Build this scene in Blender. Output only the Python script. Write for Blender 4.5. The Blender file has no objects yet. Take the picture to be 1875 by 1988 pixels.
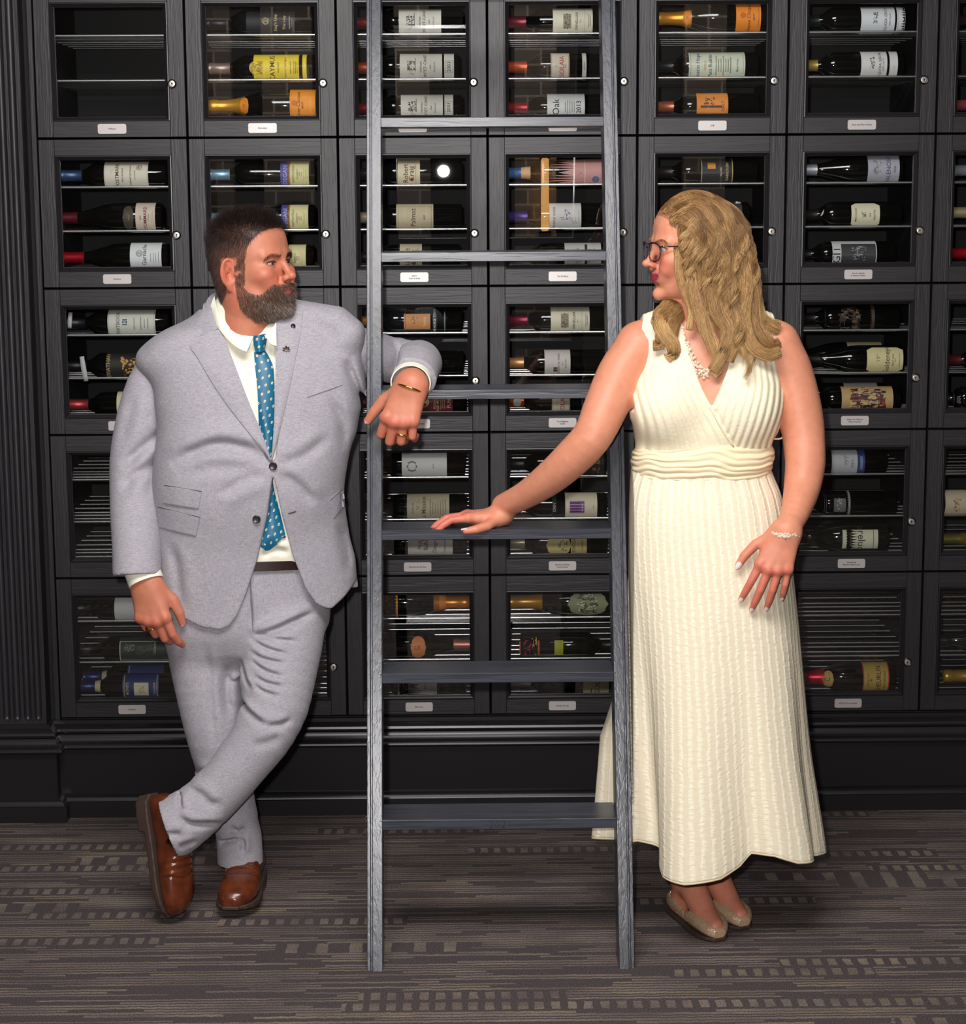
import bpy, bmesh, math, random
import numpy as np
from mathutils import Vector, Matrix

random.seed(7)
rng = np.random.default_rng(7)
SC = bpy.context.scene
COL = SC.collection
# ------------------------------------------------------------------ camera (image 1875 x 1988)
IW, IH, FPX = 1875, 1988, 3892.0
PITCH, YAW, ROLL = 0.159537, 0.011464, -0.0058412
CAM = np.array([-0.08248, -5.57150, 1.76027])

def cam_axes(p, y, r):
    f = np.array([math.sin(y)*math.cos(p), math.cos(y)*math.cos(p), -math.sin(p)])
    a = np.array([math.cos(y), -math.sin(y), 0.0])
    b = np.cross(a, f)
    return a*math.cos(r)+b*math.sin(r), -a*math.sin(r)+b*math.cos(r), f
CA, CB, CF = cam_axes(PITCH, YAW, ROLL)
cam_data = bpy.data.cameras.new('camera')
cam_data.sensor_fit = 'HORIZONTAL'
cam_data.sensor_width = 36.0
cam_data.lens = 36.0*FPX/IW
cam_data.clip_start, cam_data.clip_end = 0.05, 60
cam = bpy.data.objects.new('camera', cam_data)
cam.matrix_world = Matrix(((CA[0], CB[0], -CF[0], CAM[0]), (CA[1], CB[1], -CF[1], CAM[1]),
                           (CA[2], CB[2], -CF[2], CAM[2]), (0, 0, 0, 1)))
COL.objects.link(cam)
SC.camera = cam

def px(x, y, Y):
    """world point seen at pixel (x, y) of the photograph at depth plane Y (used as a measuring tape)"""
    d = (x-IW/2)/FPX*CA - (y-IH/2)/FPX*CB + CF
    return CAM + d*((Y-CAM[1])/d[1])

def pxr(n, x, y, Y):
    """length of n photo pixels at that place"""
    P = px(x, y, Y)
    return n*float((P-CAM) @ CF)/FPX

# ------------------------------------------------------------------ exposure, world, lamps
vs = SC.view_settings
vs.view_transform = 'Standard'; vs.look = 'None'; vs.gamma = 1.0; vs.exposure = 0.12
vs.use_curve_mapping = False
world = bpy.data.worlds.new('world'); SC.world = world
world.use_nodes = True
world.node_tree.nodes['Background'].inputs[0].default_value = (0.9, 0.85, 0.85, 1)
world.node_tree.nodes['Background'].inputs[1].default_value = 0.01

def area_light(name, loc, target, sx, sy, power, color, spread=180):
    l = bpy.data.lights.new(name, 'AREA')
    l.shape = 'RECTANGLE'; l.size = sx; l.size_y = sy; l.energy = power; l.color = color
    l.spread = math.radians(spread)
    o = bpy.data.objects.new(name, l)
    o.location = loc
    d = Vector(target)-Vector(loc)
    o.rotation_euler = d.to_track_quat('-Z', 'Y').to_euler()
    COL.objects.link(o)
    return o
# flash at the camera, and the soft light it throws on from the ceiling above the camera
LIGHTS = [
    area_light('flash', (-0.16, -5.50, 1.86), (0.0, -0.6, 1.05), 0.06, 0.06, 100, (1.0, 0.97, 0.95)),
    area_light('ceiling_bounce', (-0.22, -2.7, 3.4), (-0.12, -1.0, 1.0), 1.7, 1.4, 140, (1.0, 0.97, 0.95)),
    area_light('rear_wall_fill', (0.0, -7.6, 3.35), (0.0, -9.2, 1.9), 5.0, 0.3, 70, (1.0, 0.86, 0.72)),  # added light that brightens the stone piers mirrored in the panes
]
LIGHTS[0].data.shape = 'DISK'
# ------------------------------------------------------------------ object helpers
def tag(o, label=None, cat=None, group=None, kind=None):
    for k, v in (('label', label), ('category', cat), ('group', group), ('kind', kind)):
        if v: o[k] = v
    return o

def link(o, parent=None):
    COL.objects.link(o)
    if parent is not None: o.parent = parent
    return o

def empty(name, loc=(0, 0, 0), label=None, cat=None, group=None, kind=None, parent=None):
    o = bpy.data.objects.new(name, None)
    o.location = loc; o.empty_display_size = 0.05
    link(o, parent)
    return tag(o, label, cat, group, kind)

def mesh_np(name, V, F, smooth=True):
    """V (n,3); F list of index lists or an (m,k) array"""
    me = bpy.data.meshes.new(name)
    if isinstance(F, np.ndarray):
        V = np.asarray(V, np.float32); m, k = F.shape
        me.vertices.add(len(V)); me.vertices.foreach_set('co', V.ravel())
        me.loops.add(m*k); me.loops.foreach_set('vertex_index', F.astype(np.int32).ravel())
        me.polygons.add(m)
        me.polygons.foreach_set('loop_start', np.arange(0, m*k, k, dtype=np.int32))
        me.update(calc_edges=True)
    else:
        me.from_pydata([tuple(v) for v in V], [], F); me.update()
    if smooth: me.polygons.foreach_set('use_smooth', np.ones(len(me.polygons), bool))
    return me

def obj(name, me, mat=None, parent=None, loc=None):
    o = bpy.data.objects.new(name, me)
    if mat is not None:
        if len(me.materials) == 0: me.materials.append(mat)
        elif me.materials[0] is not mat:
            o.material_slots[0].link = 'OBJECT'; o.material_slots[0].material = mat
    if loc is not None: o.location = loc
    return link(o, parent)

def vcol(me, C, name='tint'):
    a = me.color_attributes.new(name, 'FLOAT_COLOR', 'POINT')
    c = np.ones((len(me.vertices), 4), np.float32); c[:, :3] = C
    a.data.foreach_set('color', c.ravel())

class MB:
    """collects boxes, lathes, tubes into one mesh"""
    def __init__(s): s.v = []; s.f = []
    def add(s, V, F):
        n = len(s.v); s.v += [tuple(p) for p in V]; s.f += [[i+n for i in f] for f in F]; return s
    def box(s, x0, x1, y0, y1, z0, z1, c=0.0):
        if c <= 0:
            V = [(x, y, z) for x in (x0, x1) for y in (y0, y1) for z in (z0, z1)]
            return s.add(V, [(0, 1, 3, 2), (4, 6, 7, 5), (0, 4, 5, 1), (2, 3, 7, 6), (0, 2, 6, 4), (1, 5, 7, 3)])
        c = min(c, abs(x1-x0)*.45, abs(y1-y0)*.45, abs(z1-z0)*.45)
        bm = bmesh.new(); bmesh.ops.create_cube(bm, size=1)
        for v in bm.verts:
            v.co = ((x0+x1)/2+v.co.x*(x1-x0), (y0+y1)/2+v.co.y*(y1-y0), (z0+z1)/2+v.co.z*(z1-z0))
        bmesh.ops.bevel(bm, geom=bm.edges[:], offset=c, segments=1, affect='EDGES', profile=0.5)
        bm.verts.index_update()
        s.add([v.co[:] for v in bm.verts], [[v.index for v in f.verts] for f in bm.faces]); bm.free()
        return s
    def tube(s, pts, rad, n=10, caps=True):
        pts = [np.array(p, float) for p in pts]
        rad = [rad]*len(pts) if np.isscalar(rad) else rad
        V, F = [], []
        t0 = pts[1]-pts[0]; ref = np.array([0, 0, 1.0]) if abs(t0[2]) < .9*np.linalg.norm(t0) else np.array([1.0, 0, 0])
        for i, p in enumerate(pts):
            t = pts[min(i+1, len(pts)-1)]-pts[max(i-1, 0)]; t /= np.linalg.norm(t)+1e-12
            a = np.cross(t, ref); a /= np.linalg.norm(a)+1e-12; b = np.cross(t, a); ref = -np.cross(t, a) if False else ref
            for k in range(n):
                w = 2*math.pi*k/n; V.append(p+rad[i]*(math.cos(w)*a+math.sin(w)*b))
        for i in range(len(pts)-1):
            for k in range(n):
                F.append((i*n+k, i*n+(k+1) % n, (i+1)*n+(k+1) % n, (i+1)*n+k))
        if caps: F += [tuple(range(n))[::-1], tuple((len(pts)-1)*n+k for k in range(n))]
        return s.add(V, F)
    def lathe(s, prof, n=24, axis='x', o=(0, 0, 0), a0=0.0, a1=2*math.pi):
        """prof: (t along axis, radius)"""
        full = abs(a1-a0-2*math.pi) < 1e-6
        m = n if full else n+1
        V, F = [], []
        for t, r in prof:
            for k in range(m):
                w = a0+(a1-a0)*k/n; c, d = r*math.cos(w), r*math.sin(w)
                q = {'x': (t, c, d), 'y': (c, t, d), 'z': (c, d, t)}[axis]
                V.append((q[0]+o[0], q[1]+o[1], q[2]+o[2]))
        for i in range(len(prof)-1):
            for k in range(n):
                k2 = (k+1) % m
                F.append((i*m+k, i*m+k2, (i+1)*m+k2, (i+1)*m+k))
        return s.add(V, F)
    def sweep(s, prof, path, closed=False):
        """prof: (out, z) polyline carried along a path of (x, y, nx, ny) stations (mitres included in n)"""
        V, F = [], []; m = len(prof)
        for (x, y, nx, ny) in path:
            for (o_, z) in prof: V.append((x+nx*o_, y+ny*o_, z))
        for i in range(len(path)-1):
            for k in range(m-1): F.append((i*m+k, (i+1)*m+k, (i+1)*m+k+1, i*m+k+1))
        return s.add(V, F)
    def ball(s, c, r, nu=12, nv=8, sc=(1, 1, 1)):
        V, F = [], []
        for j in range(nv+1):
            th = math.pi*j/nv
            for i in range(nu):
                ph = 2*math.pi*i/nu
                V.append((c[0]+r*sc[0]*math.sin(th)*math.cos(ph), c[1]+r*sc[1]*math.sin(th)*math.sin(ph), c[2]+r*sc[2]*math.cos(th)))
        for j in range(nv):
            for i in range(nu): F.append((j*nu+i, (j+1)*nu+i, (j+1)*nu+(i+1) % nu, j*nu+(i+1) % nu))
        return s.add(V, F)
    def mesh(s, name='mesh', smooth=False, angle=None):
        me = bpy.data.meshes.new(name); me.from_pydata(s.v, [], s.f)
        bm = bmesh.new(); bm.from_mesh(me); bmesh.ops.recalc_face_normals(bm, faces=bm.faces[:])
        if smooth:
            for f in bm.faces: f.smooth = True
            if angle:
                for e in bm.edges:
                    if len(e.link_faces) == 2 and e.calc_face_angle(0) > math.radians(angle): e.smooth = False
        bm.to_mesh(me); bm.free(); me.update()
        return me
    def build(s, name, mat, parent=None, smooth=False, angle=None, loc=None):
        return obj(name, s.mesh(name, smooth, angle), mat, parent, loc)

# ------------------------------------------------------------------ materials
def lin(c):
    """sRGB 0-255 -> linear"""
    return tuple(((v/255)/12.92 if v/255 <= 0.04045 else ((v/255+0.055)/1.055)**2.4) for v in c)

class NT:
    def __init__(s, name):
        s.m = bpy.data.materials.new(name); s.m.use_nodes = True
        s.t = s.m.node_tree; s.bsdf = s.t.nodes['Principled BSDF']; s.out = s.t.nodes['Material Output']
    def n(s, typ, ins=None, **kw):
        nd = s.t.nodes.new(typ)
        for k, v in kw.items(): setattr(nd, k, v)
        for k, v in (ins or {}).items(): s.put(nd.inputs[k], v)
        return nd
    def put(s, sock, v):
        if isinstance(v, bpy.types.NodeSocket): s.t.links.new(v, sock)
        elif isinstance(v, bpy.types.Node): s.t.links.new(v.outputs[0], sock)
        else:
            if isinstance(v, tuple) and len(v) == 3 and sock.type == 'RGBA': v = v+(1,)
            sock.default_value = v
    def set(s, **kw):
        for k, v in kw.items(): s.put(s.bsdf.inputs[k.replace('_', ' ')], v)
        return s
    def math(s, op, a, b=0.0, c=0.0):
        nd = s.n('ShaderNodeMath', operation=op); s.put(nd.inputs[0], a); s.put(nd.inputs[1], b); s.put(nd.inputs[2], c); return nd.outputs[0]
    def coord(s, kind='Object', scale=(1, 1, 1), loc=(0, 0, 0), rot=(0, 0, 0)):
        tc = s.n('ShaderNodeTexCoord'); mp = s.n('ShaderNodeMapping')
        s.t.links.new(tc.outputs[kind], mp.inputs[0]); mp.inputs['Scale'].default_value = scale
        mp.inputs['Location'].default_value = loc; mp.inputs['Rotation'].default_value = rot
        return mp.outputs[0]
    def noise(s, vec, scale, detail=3, rough=.5, dist=0.0):
        nd = s.n('ShaderNodeTexNoise'); s.put(nd.inputs['Vector'], vec); nd.inputs['Scale'].default_value = scale
        nd.inputs['Detail'].default_value = detail; nd.inputs['Roughness'].default_value = rough; nd.inputs['Distortion'].default_value = dist
        return nd.outputs[0]
    def ramp(s, fac, stops):
        nd = s.n('ShaderNodeValToRGB'); s.put(nd.inputs[0], fac)
        el = nd.color_ramp.elements
        while len(el) < len(stops): el.new(0.5)
        for e, (p, c) in zip(el, stops): e.position = p; e.color = (c if isinstance(c, tuple) else (c, c, c))+(1,)
        return nd.outputs[0]
    def mix(s, fac, a, b, mode='MIX'):
        nd = s.n('ShaderNodeMix', data_type='RGBA', blend_type=mode)
        s.put(nd.inputs[0], fac); s.put(nd.inputs[6], a); s.put(nd.inputs[7], b); return nd.outputs[2]
    def bump(s, h, strength=.3, dist=.01):
        nd = s.n('ShaderNodeBump'); s.put(nd.inputs['Height'], h); nd.inputs['Strength'].default_value = strength
        nd.inputs['Distance'].default_value = dist
        s.t.links.new(nd.outputs[0], s.bsdf.inputs['Normal']); return s

def plain(name, rgb, rough=.5, metal=0.0, spec=.5, **kw):
    t = NT(name); t.set(Base_Color=lin(rgb), Roughness=rough, Metallic=metal)
    t.bsdf.inputs['Specular IOR Level'].default_value = spec
    for k, v in kw.items(): t.bsdf.inputs[k.replace('_', ' ')].default_value = v
    return t.m

def wood(name, dark, light, rough, along, gscale=1.0, bump=.25, open_grain=.5):
    """painted oak: long pores along one axis"""
    t = NT(name)
    k = {'x': (1.2, 34, 34), 'y': (34, 1.2, 34), 'z': (34, 34, 1.2)}[along]
    v = t.coord('Object', tuple(q*gscale for q in k))
    w = t.noise(v, 1.3, 4, .6, .6)
    pores = t.noise(t.coord('Object', tuple(q*gscale*(4.5 if q > 5 else 6) for q in k)), 1.0, 2, .6)
    h = t.math('MULTIPLY', t.ramp(pores, [(.40, 0.0), (.52, 1.0)]), t.ramp(w, [(.3, .4), (.6, 1.0)]))
    c = t.mix(t.ramp(w, [(.3, 0.0), (.7, 1.0)]), lin(dark), lin(light))
    c = t.mix(t.math('MULTIPLY', t.math('SUBTRACT', 1.0, h), open_grain), c, lin(tuple(q*.35 for q in dark)))
    t.set(Base_Color=c, Roughness=rough)
    t.bump(h, bump, .002)
    return t.m

M = {}
M['oak_v'] = wood('black_oak_upright', (33, 31, 35), (38, 36, 40), .42, 'z', 1.0, .12, .28)
M['oak_h'] = wood('black_oak_level', (33, 31, 35), (38, 36, 40), .42, 'x', 1.0, .12, .28)
M['lad_v'] = wood('charcoal_oak_upright', (50, 52, 61), (66, 69, 79), .30, 'z', .8, .08, .45)
M['lad_h'] = wood('charcoal_oak_level', (50, 52, 61), (66, 69, 79), .30, 'x', .8, .08, .40)
M['bead'] = plain('black_satin_bead', (28, 26, 29), .32)
M['inside'] = plain('locker_inside', (15, 13, 15), .7)
M['rod'] = plain('brushed_metal_rod', (205, 205, 205), .32, 1.0)
M['plate'] = plain('satin_plate', (196, 190, 188), .38, .35)
M['ink'] = plain('black_ink', (25, 25, 28), .7)
M['lock_black'] = plain('lock_ring', (10, 10, 11), .35)
M['lock_metal'] = plain('lock_face', (215, 205, 195), .3, .8)
M['steel'] = plain('bright_steel', (225, 225, 225), .15, 1.0)
M['gap'] = plain('dark_gap', (10, 8, 9), .8)

def glass_pane():
    t = NT('clear_glass')
    t.t.nodes.remove(t.bsdf)
    fr = t.n('ShaderNodeFresnel'); fr.inputs[0].default_value = 1.5
    tr = t.n('ShaderNodeBsdfTransparent'); tr.inputs[0].default_value = (.94, .95, .95, 1)
    gl = t.n('ShaderNodeBsdfGlossy'); gl.inputs['Roughness'].default_value = .004
    mx = t.n('ShaderNodeMixShader'); t.put(mx.inputs[0], t.math('MULTIPLY', fr.outputs[0], 1.5))
    t.t.links.new(tr.outputs[0], mx.inputs[1]); t.t.links.new(gl.outputs[0], mx.inputs[2])
    t.t.links.new(mx.outputs[0], t.out.inputs[0])
    return t.m
M['glass'] = glass_pane()
_pc = {}
def paint(rgb, rough=.6, metal=0.0):
    k = (rgb, rough, metal)
    if k not in _pc: _pc[k] = plain('print_%d_%d_%d' % rgb, rgb, rough, metal)
    return _pc[k]
# ================================================================== the room
CW, RH, Z5 = 0.4094, 0.4070, 0.2758          # locker pitch across, up; bottom of the lowest doors
XL, XR = -3*CW, 4*CW
def struct(o): o['kind'] = 'structure'; return o

def carpet():
    t = NT('woven_carpet')
    tc = t.n('ShaderNodeTexCoord'); sp = t.n('ShaderNodeSeparateXYZ'); t.t.links.new(tc.outputs['Object'], sp.inputs[0])
    X, Y = sp.outputs[0], sp.outputs[1]
    mt = t.math
    def wn(a, b, w=0.0):
        c = t.n('ShaderNodeCombineXYZ'); t.put(c.inputs[0], a); t.put(c.inputs[1], b); c.inputs[2].default_value = w
        q = t.n('ShaderNodeTexWhiteNoise', noise_dimensions='3D'); t.t.links.new(c.outputs[0], q.inputs[0]); return q.outputs[0]
    P = .0145                                                          # one line of yarn
    wob = mt('MULTIPLY', mt('SUBTRACT', t.noise(t.coord('Object', (46, 20, 1)), 1.0, 2), .5), .010)
    Yw = mt('ADD', Y, wob); Xw = mt('ADD', X, mt('MULTIPLY', wob, 1.2))
    row = mt('FLOOR', mt('DIVIDE', Yw, P)); fy = mt('ABSOLUTE', mt('SUBTRACT', mt('FRACT', mt('DIVIDE', Yw, P)), .5))
    band = mt('FLOOR', mt('DIVIDE', Yw, P*4))
    rr = wn(row, 11.0)
    ln = mt('MULTIPLY_ADD', rr, .34, .10)
    seg = mt('FLOOR', mt('ADD', mt('DIVIDE', Xw, ln), mt('MULTIPLY', wn(row, 5.0), 91.0)))
    dash = mt('GREATER_THAN', wn(seg, row, 8.0), .30)
    line = mt('MULTIPLY', dash, mt('LESS_THAN', fy, mt('MULTIPLY_ADD', wn(row, 2.0), .20, .20)))
    # motifs: runs of short upright ticks, and small framed squares
    bx = mt('FLOOR', mt('ADD', mt('DIVIDE', Xw, .46), mt('MULTIPLY', wn(band, 3.0), 17.0)))
    pick = wn(bx, band, 6.0)
    tick = mt('MULTIPLY', mt('LESS_THAN', mt('FRACT', mt('DIVIDE', Xw, .036)), .55), mt('LESS_THAN', mt('ABSOLUTE', mt('SUBTRACT', mt('FRACT', mt('DIVIDE', Yw, P*4)), .5)), .34))
    sq = mt('FRACT', mt('DIVIDE', Xw, .15)); box = mt('MULTIPLY', mt('GREATER_THAN', mt('ABSOLUTE', mt('SUBTRACT', sq, .5)), .17), mt('LESS_THAN', mt('ABSOLUTE', mt('SUBTRACT', sq, .5)), .36))
    on = t.mix(mt('GREATER_THAN', pick, .88), line, tick)
    on = t.mix(mt('LESS_THAN', pick, .05), on, box)
    loops = t.noise(t.coord('Object', (1, 1, 1)), 300, 2, .7)
    lp = t.ramp(loops, [(.36, 0.0), (.64, 1.0)])
    patch = t.ramp(t.noise(t.coord('Object', (5, 9, 1)), 1.0, 3), [(.35, .35), (.65, 1.0)])
    tint = t.ramp(wn(seg, row, 4.0), [(0.0, lin((150, 134, 130))), (.6, lin((160, 146, 132))), (1.0, lin((170, 156, 120)))])
    base = t.mix(lp, lin((60, 52, 54)), lin((96, 87, 88)))
    yarn = t.mix(lp, lin((104, 93, 90)), tint)
    c = t.mix(mt('MULTIPLY', mt('MULTIPLY', on, patch), .85), base, yarn)
    t.set(Base_Color=c, Roughness=.95)
    t.bsdf.inputs['Specular IOR Level'].default_value = .1
    t.bump(mt('ADD', loops, mt('MULTIPLY', on, .3)), .55, .006)
    return t.m
M['carpet'] = carpet()

FX0, FX1, FY0, FY1, CZ = -3.6, 3.6, -9.2, 0.62, 3.5
struct(MB().box(FX0, FX1, FY0, FY1, -.05, 0).build('floor', M['carpet']))
M['plaster'] = plain('dim_plaster', (92, 86, 84), .85)
M['darkwall'] = plain('dark_panelling', (34, 31, 33), .6)
struct(MB().box(FX0, FX1, FY0, FY1, CZ, CZ+.05).build('ceiling', M['plaster']))
struct(MB().box(FX0, FX1, FY1, FY1+.05, 0, CZ).build('wall_back', M['darkwall']))
struct(MB().box(FX0-.05, FX0, FY0, FY1, 0, CZ).build('wall_left', M['darkwall']))
struct(MB().box(FX1, FX1+.05, FY0, FY1, 0, CZ).build('wall_right', M['darkwall']))
wf = struct(MB().box(FX0, FX1, FY0-.05, FY0, 0, CZ).build('wall_front', M['darkwall']))
def stone():
    t = NT('stacked_stone')
    br = t.n('ShaderNodeTexBrick', offset=.37, squash=.6, squash_frequency=3)
    t.t.links.new(t.coord('Object', (1, 1, 1), rot=(math.pi/2, 0, 0)), br.inputs[0])
    br.inputs['Color1'].default_value = lin((150, 140, 132))+(1,); br.inputs['Color2'].default_value = lin((112, 104, 100))+(1,)
    br.inputs['Mortar'].default_value = lin((205, 198, 190))+(1,)
    br.inputs['Scale'].default_value = 1.0; br.inputs['Mortar Size'].default_value = .008
    br.inputs['Brick Width'].default_value = .26; br.inputs['Row Height'].default_value = .11
    t.set(Base_Color=br.outputs[0], Roughness=.9)
    return t.m
M['stone'] = stone()
for x0, x1 in ((-1.92, -1.70), (-1.48, -1.12), (-.55, -.28), (.33, .63), (1.55, 1.85)):   # stone piers of the far side of the room
    MB().box(x0, x1, FY0, FY0+.12, 0, CZ).build('stone_pier', M['stone'], wf)
M['warmlamp'] = plain('lamp_glow', (255, 190, 110), .5)
_n = M['warmlamp'].node_tree.nodes['Principled BSDF']
_n.inputs['Emission Color'].default_value = (1.0, .50, .16, 1); _n.inputs['Emission Strength'].default_value = 5
for i, (x, z) in enumerate(((.545, 1.72),)):
    e = empty('wall_sconce', (x, FY0+.17, z), ['tall amber wall sconce on the stone pier', 'amber wall sconce at the dark end of the room', 'amber wall sconce by the far corner'][i], 'lamp', 'wall sconces facing the lockers')
    MB().box(-.028, .028, -.03, .03, -.26, .26, .01).build('diffuser', M['warmlamp'], e)
    MB().box(-.045, .045, -.045, .045, .26, .29, .005).box(-.045, .045, -.045, .045, -.29, -.26, .005).box(-.03, .03, -.06, -.045, -.3, .3).build('bracket', M['bead'], e)

# ---- base mouldings of the locker wall, broken forward under the pilaster
PX = -1.258                                                            # right edge of the pilaster
PY = -0.046
prof = [(0, .2735), (.009, .2725), (.0095, .262), (.014, .2595), (.020, .2565), (.0255, .251), (.0272, .245), (.0255, .239), (.0225, .2365),
        (.027, .2358), (.0275, .232), (.029, .226), (.034, .2185), (.042, .2125), (.0465, .211), (.0495, .2075), (.0505, .203), (.0485, .1985), (.044, .196),
        (.030, .195), (.030, .064), (.034, .0635), (.040, .0605), (.0465, .0550), (.0495, .049), (.0505, .046), (.058, .0455), (.0585, 0.0)]
path = [(FX0, PY, 0, -1), (PX, PY, 1, -1), (PX, 0, 1, -1), (FX1, 0, 0, -1)]
me = MB().sweep(prof, path).mesh('baseboard_back', True, 28)
struct(obj('baseboard_back', me, M['bead']))
# pilaster with round-bottomed flutes
def pilaster():
    b = MB()
    FW, FP, FB = .0105, .0296, .292                                    # flute half width, pitch, bottom
    zt = 3.1
    cs = [PX-.0225-k*FP for k in range(12)]
    xs = sorted(cs)
    x_prev = xs[0]-FP/2
    N = 10
    for x in xs:                                                       # flat strips and half-round grooves
        b.add([(x_prev, PY, FB), (x-FW, PY, FB), (x-FW, PY, zt), (x_prev, PY, zt)], [(0, 1, 2, 3)])
        V, F = [], []
        for z in (FB, zt):
            for i in range(N+1):
                a = math.pi*i/N; V.append((x-FW*math.cos(a), PY+FW*math.sin(a), z))
        for i in range(N): F.append((i, i+1, N+2+i, N+1+i))
        b.add(V, F)
        V, F = [], []                                                  # rounded foot of the flute
        K = 6
        for j in range(K+1):
            e = (math.pi/2)*j/K
            for i in range(N+1):
                a = math.pi*i/N
                V.append((x-FW*math.cos(a)*math.cos(e), PY+FW*math.sin(a)*math.cos(e), FB-FW*math.sin(e)))
        for j in range(K):
            for i in range(N): F.append((j*(N+1)+i, j*(N+1)+i+1, (j+1)*(N+1)+i+1, (j+1)*(N+1)+i))
        b.add(V, F)
        V = [(x-FW, PY, FB-FW*1.6), (x+FW, PY, FB-FW*1.6)]; n0 = 2
        V += [(x-FW*math.cos(math.pi*i/N), PY, FB-FW*math.sin(math.pi*i/N)) for i in range(N+1)]
        h = N//2
        F = [(0, 2+i+1, 2+i) for i in range(h)]+[(0, 1, 2+h)]+[(1, 2+i+1, 2+i) for i in range(h, N)]
        b.add(V, F)
        b.add([(x_prev, PY, FB-FW*1.6), (x-FW, PY, FB-FW*1.6), (x-FW, PY, FB), (x_prev, PY, FB)], [(0, 1, 2, 3)])
        x_prev = x+FW
    b.add([(x_prev, PY, FB-FW*1.6), (PX, PY, FB-FW*1.6), (PX, PY, zt), (x_prev, PY, zt)], [(0, 1, 2, 3)])
    zb = FB-FW*1.6
    b.add([(FX0, PY, .268), (PX, PY, .268), (PX, PY, zb), (FX0, PY, zb)], [(0, 1, 2, 3)])
    b.add([(FX0, PY, zb), (xs[0]-FP/2, PY, zb), (xs[0]-FP/2, PY, zt), (FX0, PY, zt)], [(0, 1, 2, 3)])
    b.add([(PX, PY, .268), (PX, .03, .268), (PX, .03, zt), (PX, PY, zt)], [(0, 1, 2, 3)])
    me = b.mesh('trim_1', True, 35)
    struct(obj('trim_1', me, M['oak_v']))
pilaster()
struct(MB().box(PX-.01, XL-.012, .02, .05, .26, 3.1).build('trim_2', M['gap']))          # shadow gap beside the pilaster
struct(MB().box(XL-.0155, XL-.0015, .002, .05, .266, 3.1, .001).build('trim_3', M['oak_v']))
struct(MB().box(FX0, FX1, .03, .6, .02, .268).build('trim_4', M['inside']))              # carcass plinth behind the base moulding
ZT = Z5+5*RH
struct(MB().box(XL-.01, FX1, -.012, .6, ZT+.004, 3.1, .003).build('trim_5', M['oak_h']))  # frieze above the lockers
struct(MB().box(XR, FX1, 0, .6, .268, ZT).build('trim_6', M['oak_v']))

# ---- lettering (Blender's own font) flattened to a mesh
_fc = {}
def text_np(s, size, align='CENTER', bold=0.0, space=1.0):
    """vertices in the xy plane and faces of a line of lettering"""
    key = (s, size, align, bold, space)
    if key not in _fc:
        cu = bpy.data.curves.new('txt', 'FONT'); cu.body = s; cu.size = size; cu.align_x = align; cu.align_y = 'CENTER'
        cu.resolution_u = 2; cu.offset = bold; cu.space_character = space
        o = bpy.data.objects.new('txt', cu); COL.objects.link(o)
        dg = bpy.context.evaluated_depsgraph_get(); me = bpy.data.meshes.new_from_object(o.evaluated_get(dg))
        V = np.zeros(len(me.vertices)*3); me.vertices.foreach_get('co', V)
        F = [tuple(p.vertices) for p in me.polygons]
        bpy.data.meshes.remove(me); bpy.data.objects.remove(o); bpy.data.curves.remove(cu)
        _fc[key] = (V.reshape(-1, 3), F)
    return _fc[key]

# ---- the lockers
ST, BW, TH = .0432, .0125, .021
dw, dh, gp = CW-.0055, RH-.0055, .00275
ox0, ox1, oz0, oz1 = gp+ST, CW-gp-ST, gp+ST, RH-gp-ST
LK = {}
LK['carcass'] = MB().box(.004, .012, .0235, .56, .003, RH-.003).box(CW-.012, CW-.004, .0235, .56, .003, RH-.003).box(.012, CW-.012, .0235, .56, .003, .011)\
    .box(.012, CW-.012, .0235, .56, RH-.011, RH-.003).box(.012, CW-.012, .552, .56, .011, RH-.011).mesh('carcass')
LK['stile'] = [MB().box(gp, ox0, 0, TH, gp, RH-gp, .0012).mesh('stile'), MB().box(ox1, CW-gp, 0, TH, gp, RH-gp, .0012).mesh('stile')]
LK['rail'] = [MB().box(ox0, ox1, 0, TH, gp, oz0, .0008).mesh('rail'), MB().box(ox0, ox1, 0, TH, oz1, RH-gp, .0008).mesh('rail')]
def bead_mesh():
    P = [(0, .001), (.0005, -.0015), (.0028, -.0018), (.004, .0012), (.0052, .002), (.0085, .0045), (.0105, .0090), (.0118, .0095), (BW, .0150)]
    V, F = [], []; m = len(P)
    for (x, z, sx, sz) in ((ox0, oz0, 1, 1), (ox1, oz0, -1, 1), (ox1, oz1, -1, -1), (ox0, oz1, 1, -1)):
        for o, y in P: V.append((x+sx*o, y, z+sz*o))
    for i in range(4):
        j = (i+1) % 4
        for k in range(m-1): F.append((i*m+k, j*m+k, j*m+k+1, i*m+k+1))
    return MB().add(V, F).mesh('glazing_bead')
LK['bead'] = bead_mesh()
LK['pane'] = MB().box(ox0+BW-.002, ox1-BW+.002, .0125, .0145, oz0+BW-.002, oz1-BW+.002).mesh('glass_pane')
LXc, LZc = CW-.0375, .1445
LK['lock'] = MB().lathe([(.0, .0125), (-.0035, .0122), (-.0045, .0105), (-.0040, .0090), (-.0030, .0088)], 28, 'y', (LXc, 0, LZc)).mesh('lock', True, 40)
LK['lock_face'] = MB().lathe([(-.0030, .0089), (-.0048, .0080), (-.0050, .0072), (-.0044, .0)], 24, 'y', (LXc, 0, LZc)).mesh('lock_face', True, 40)
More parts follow.
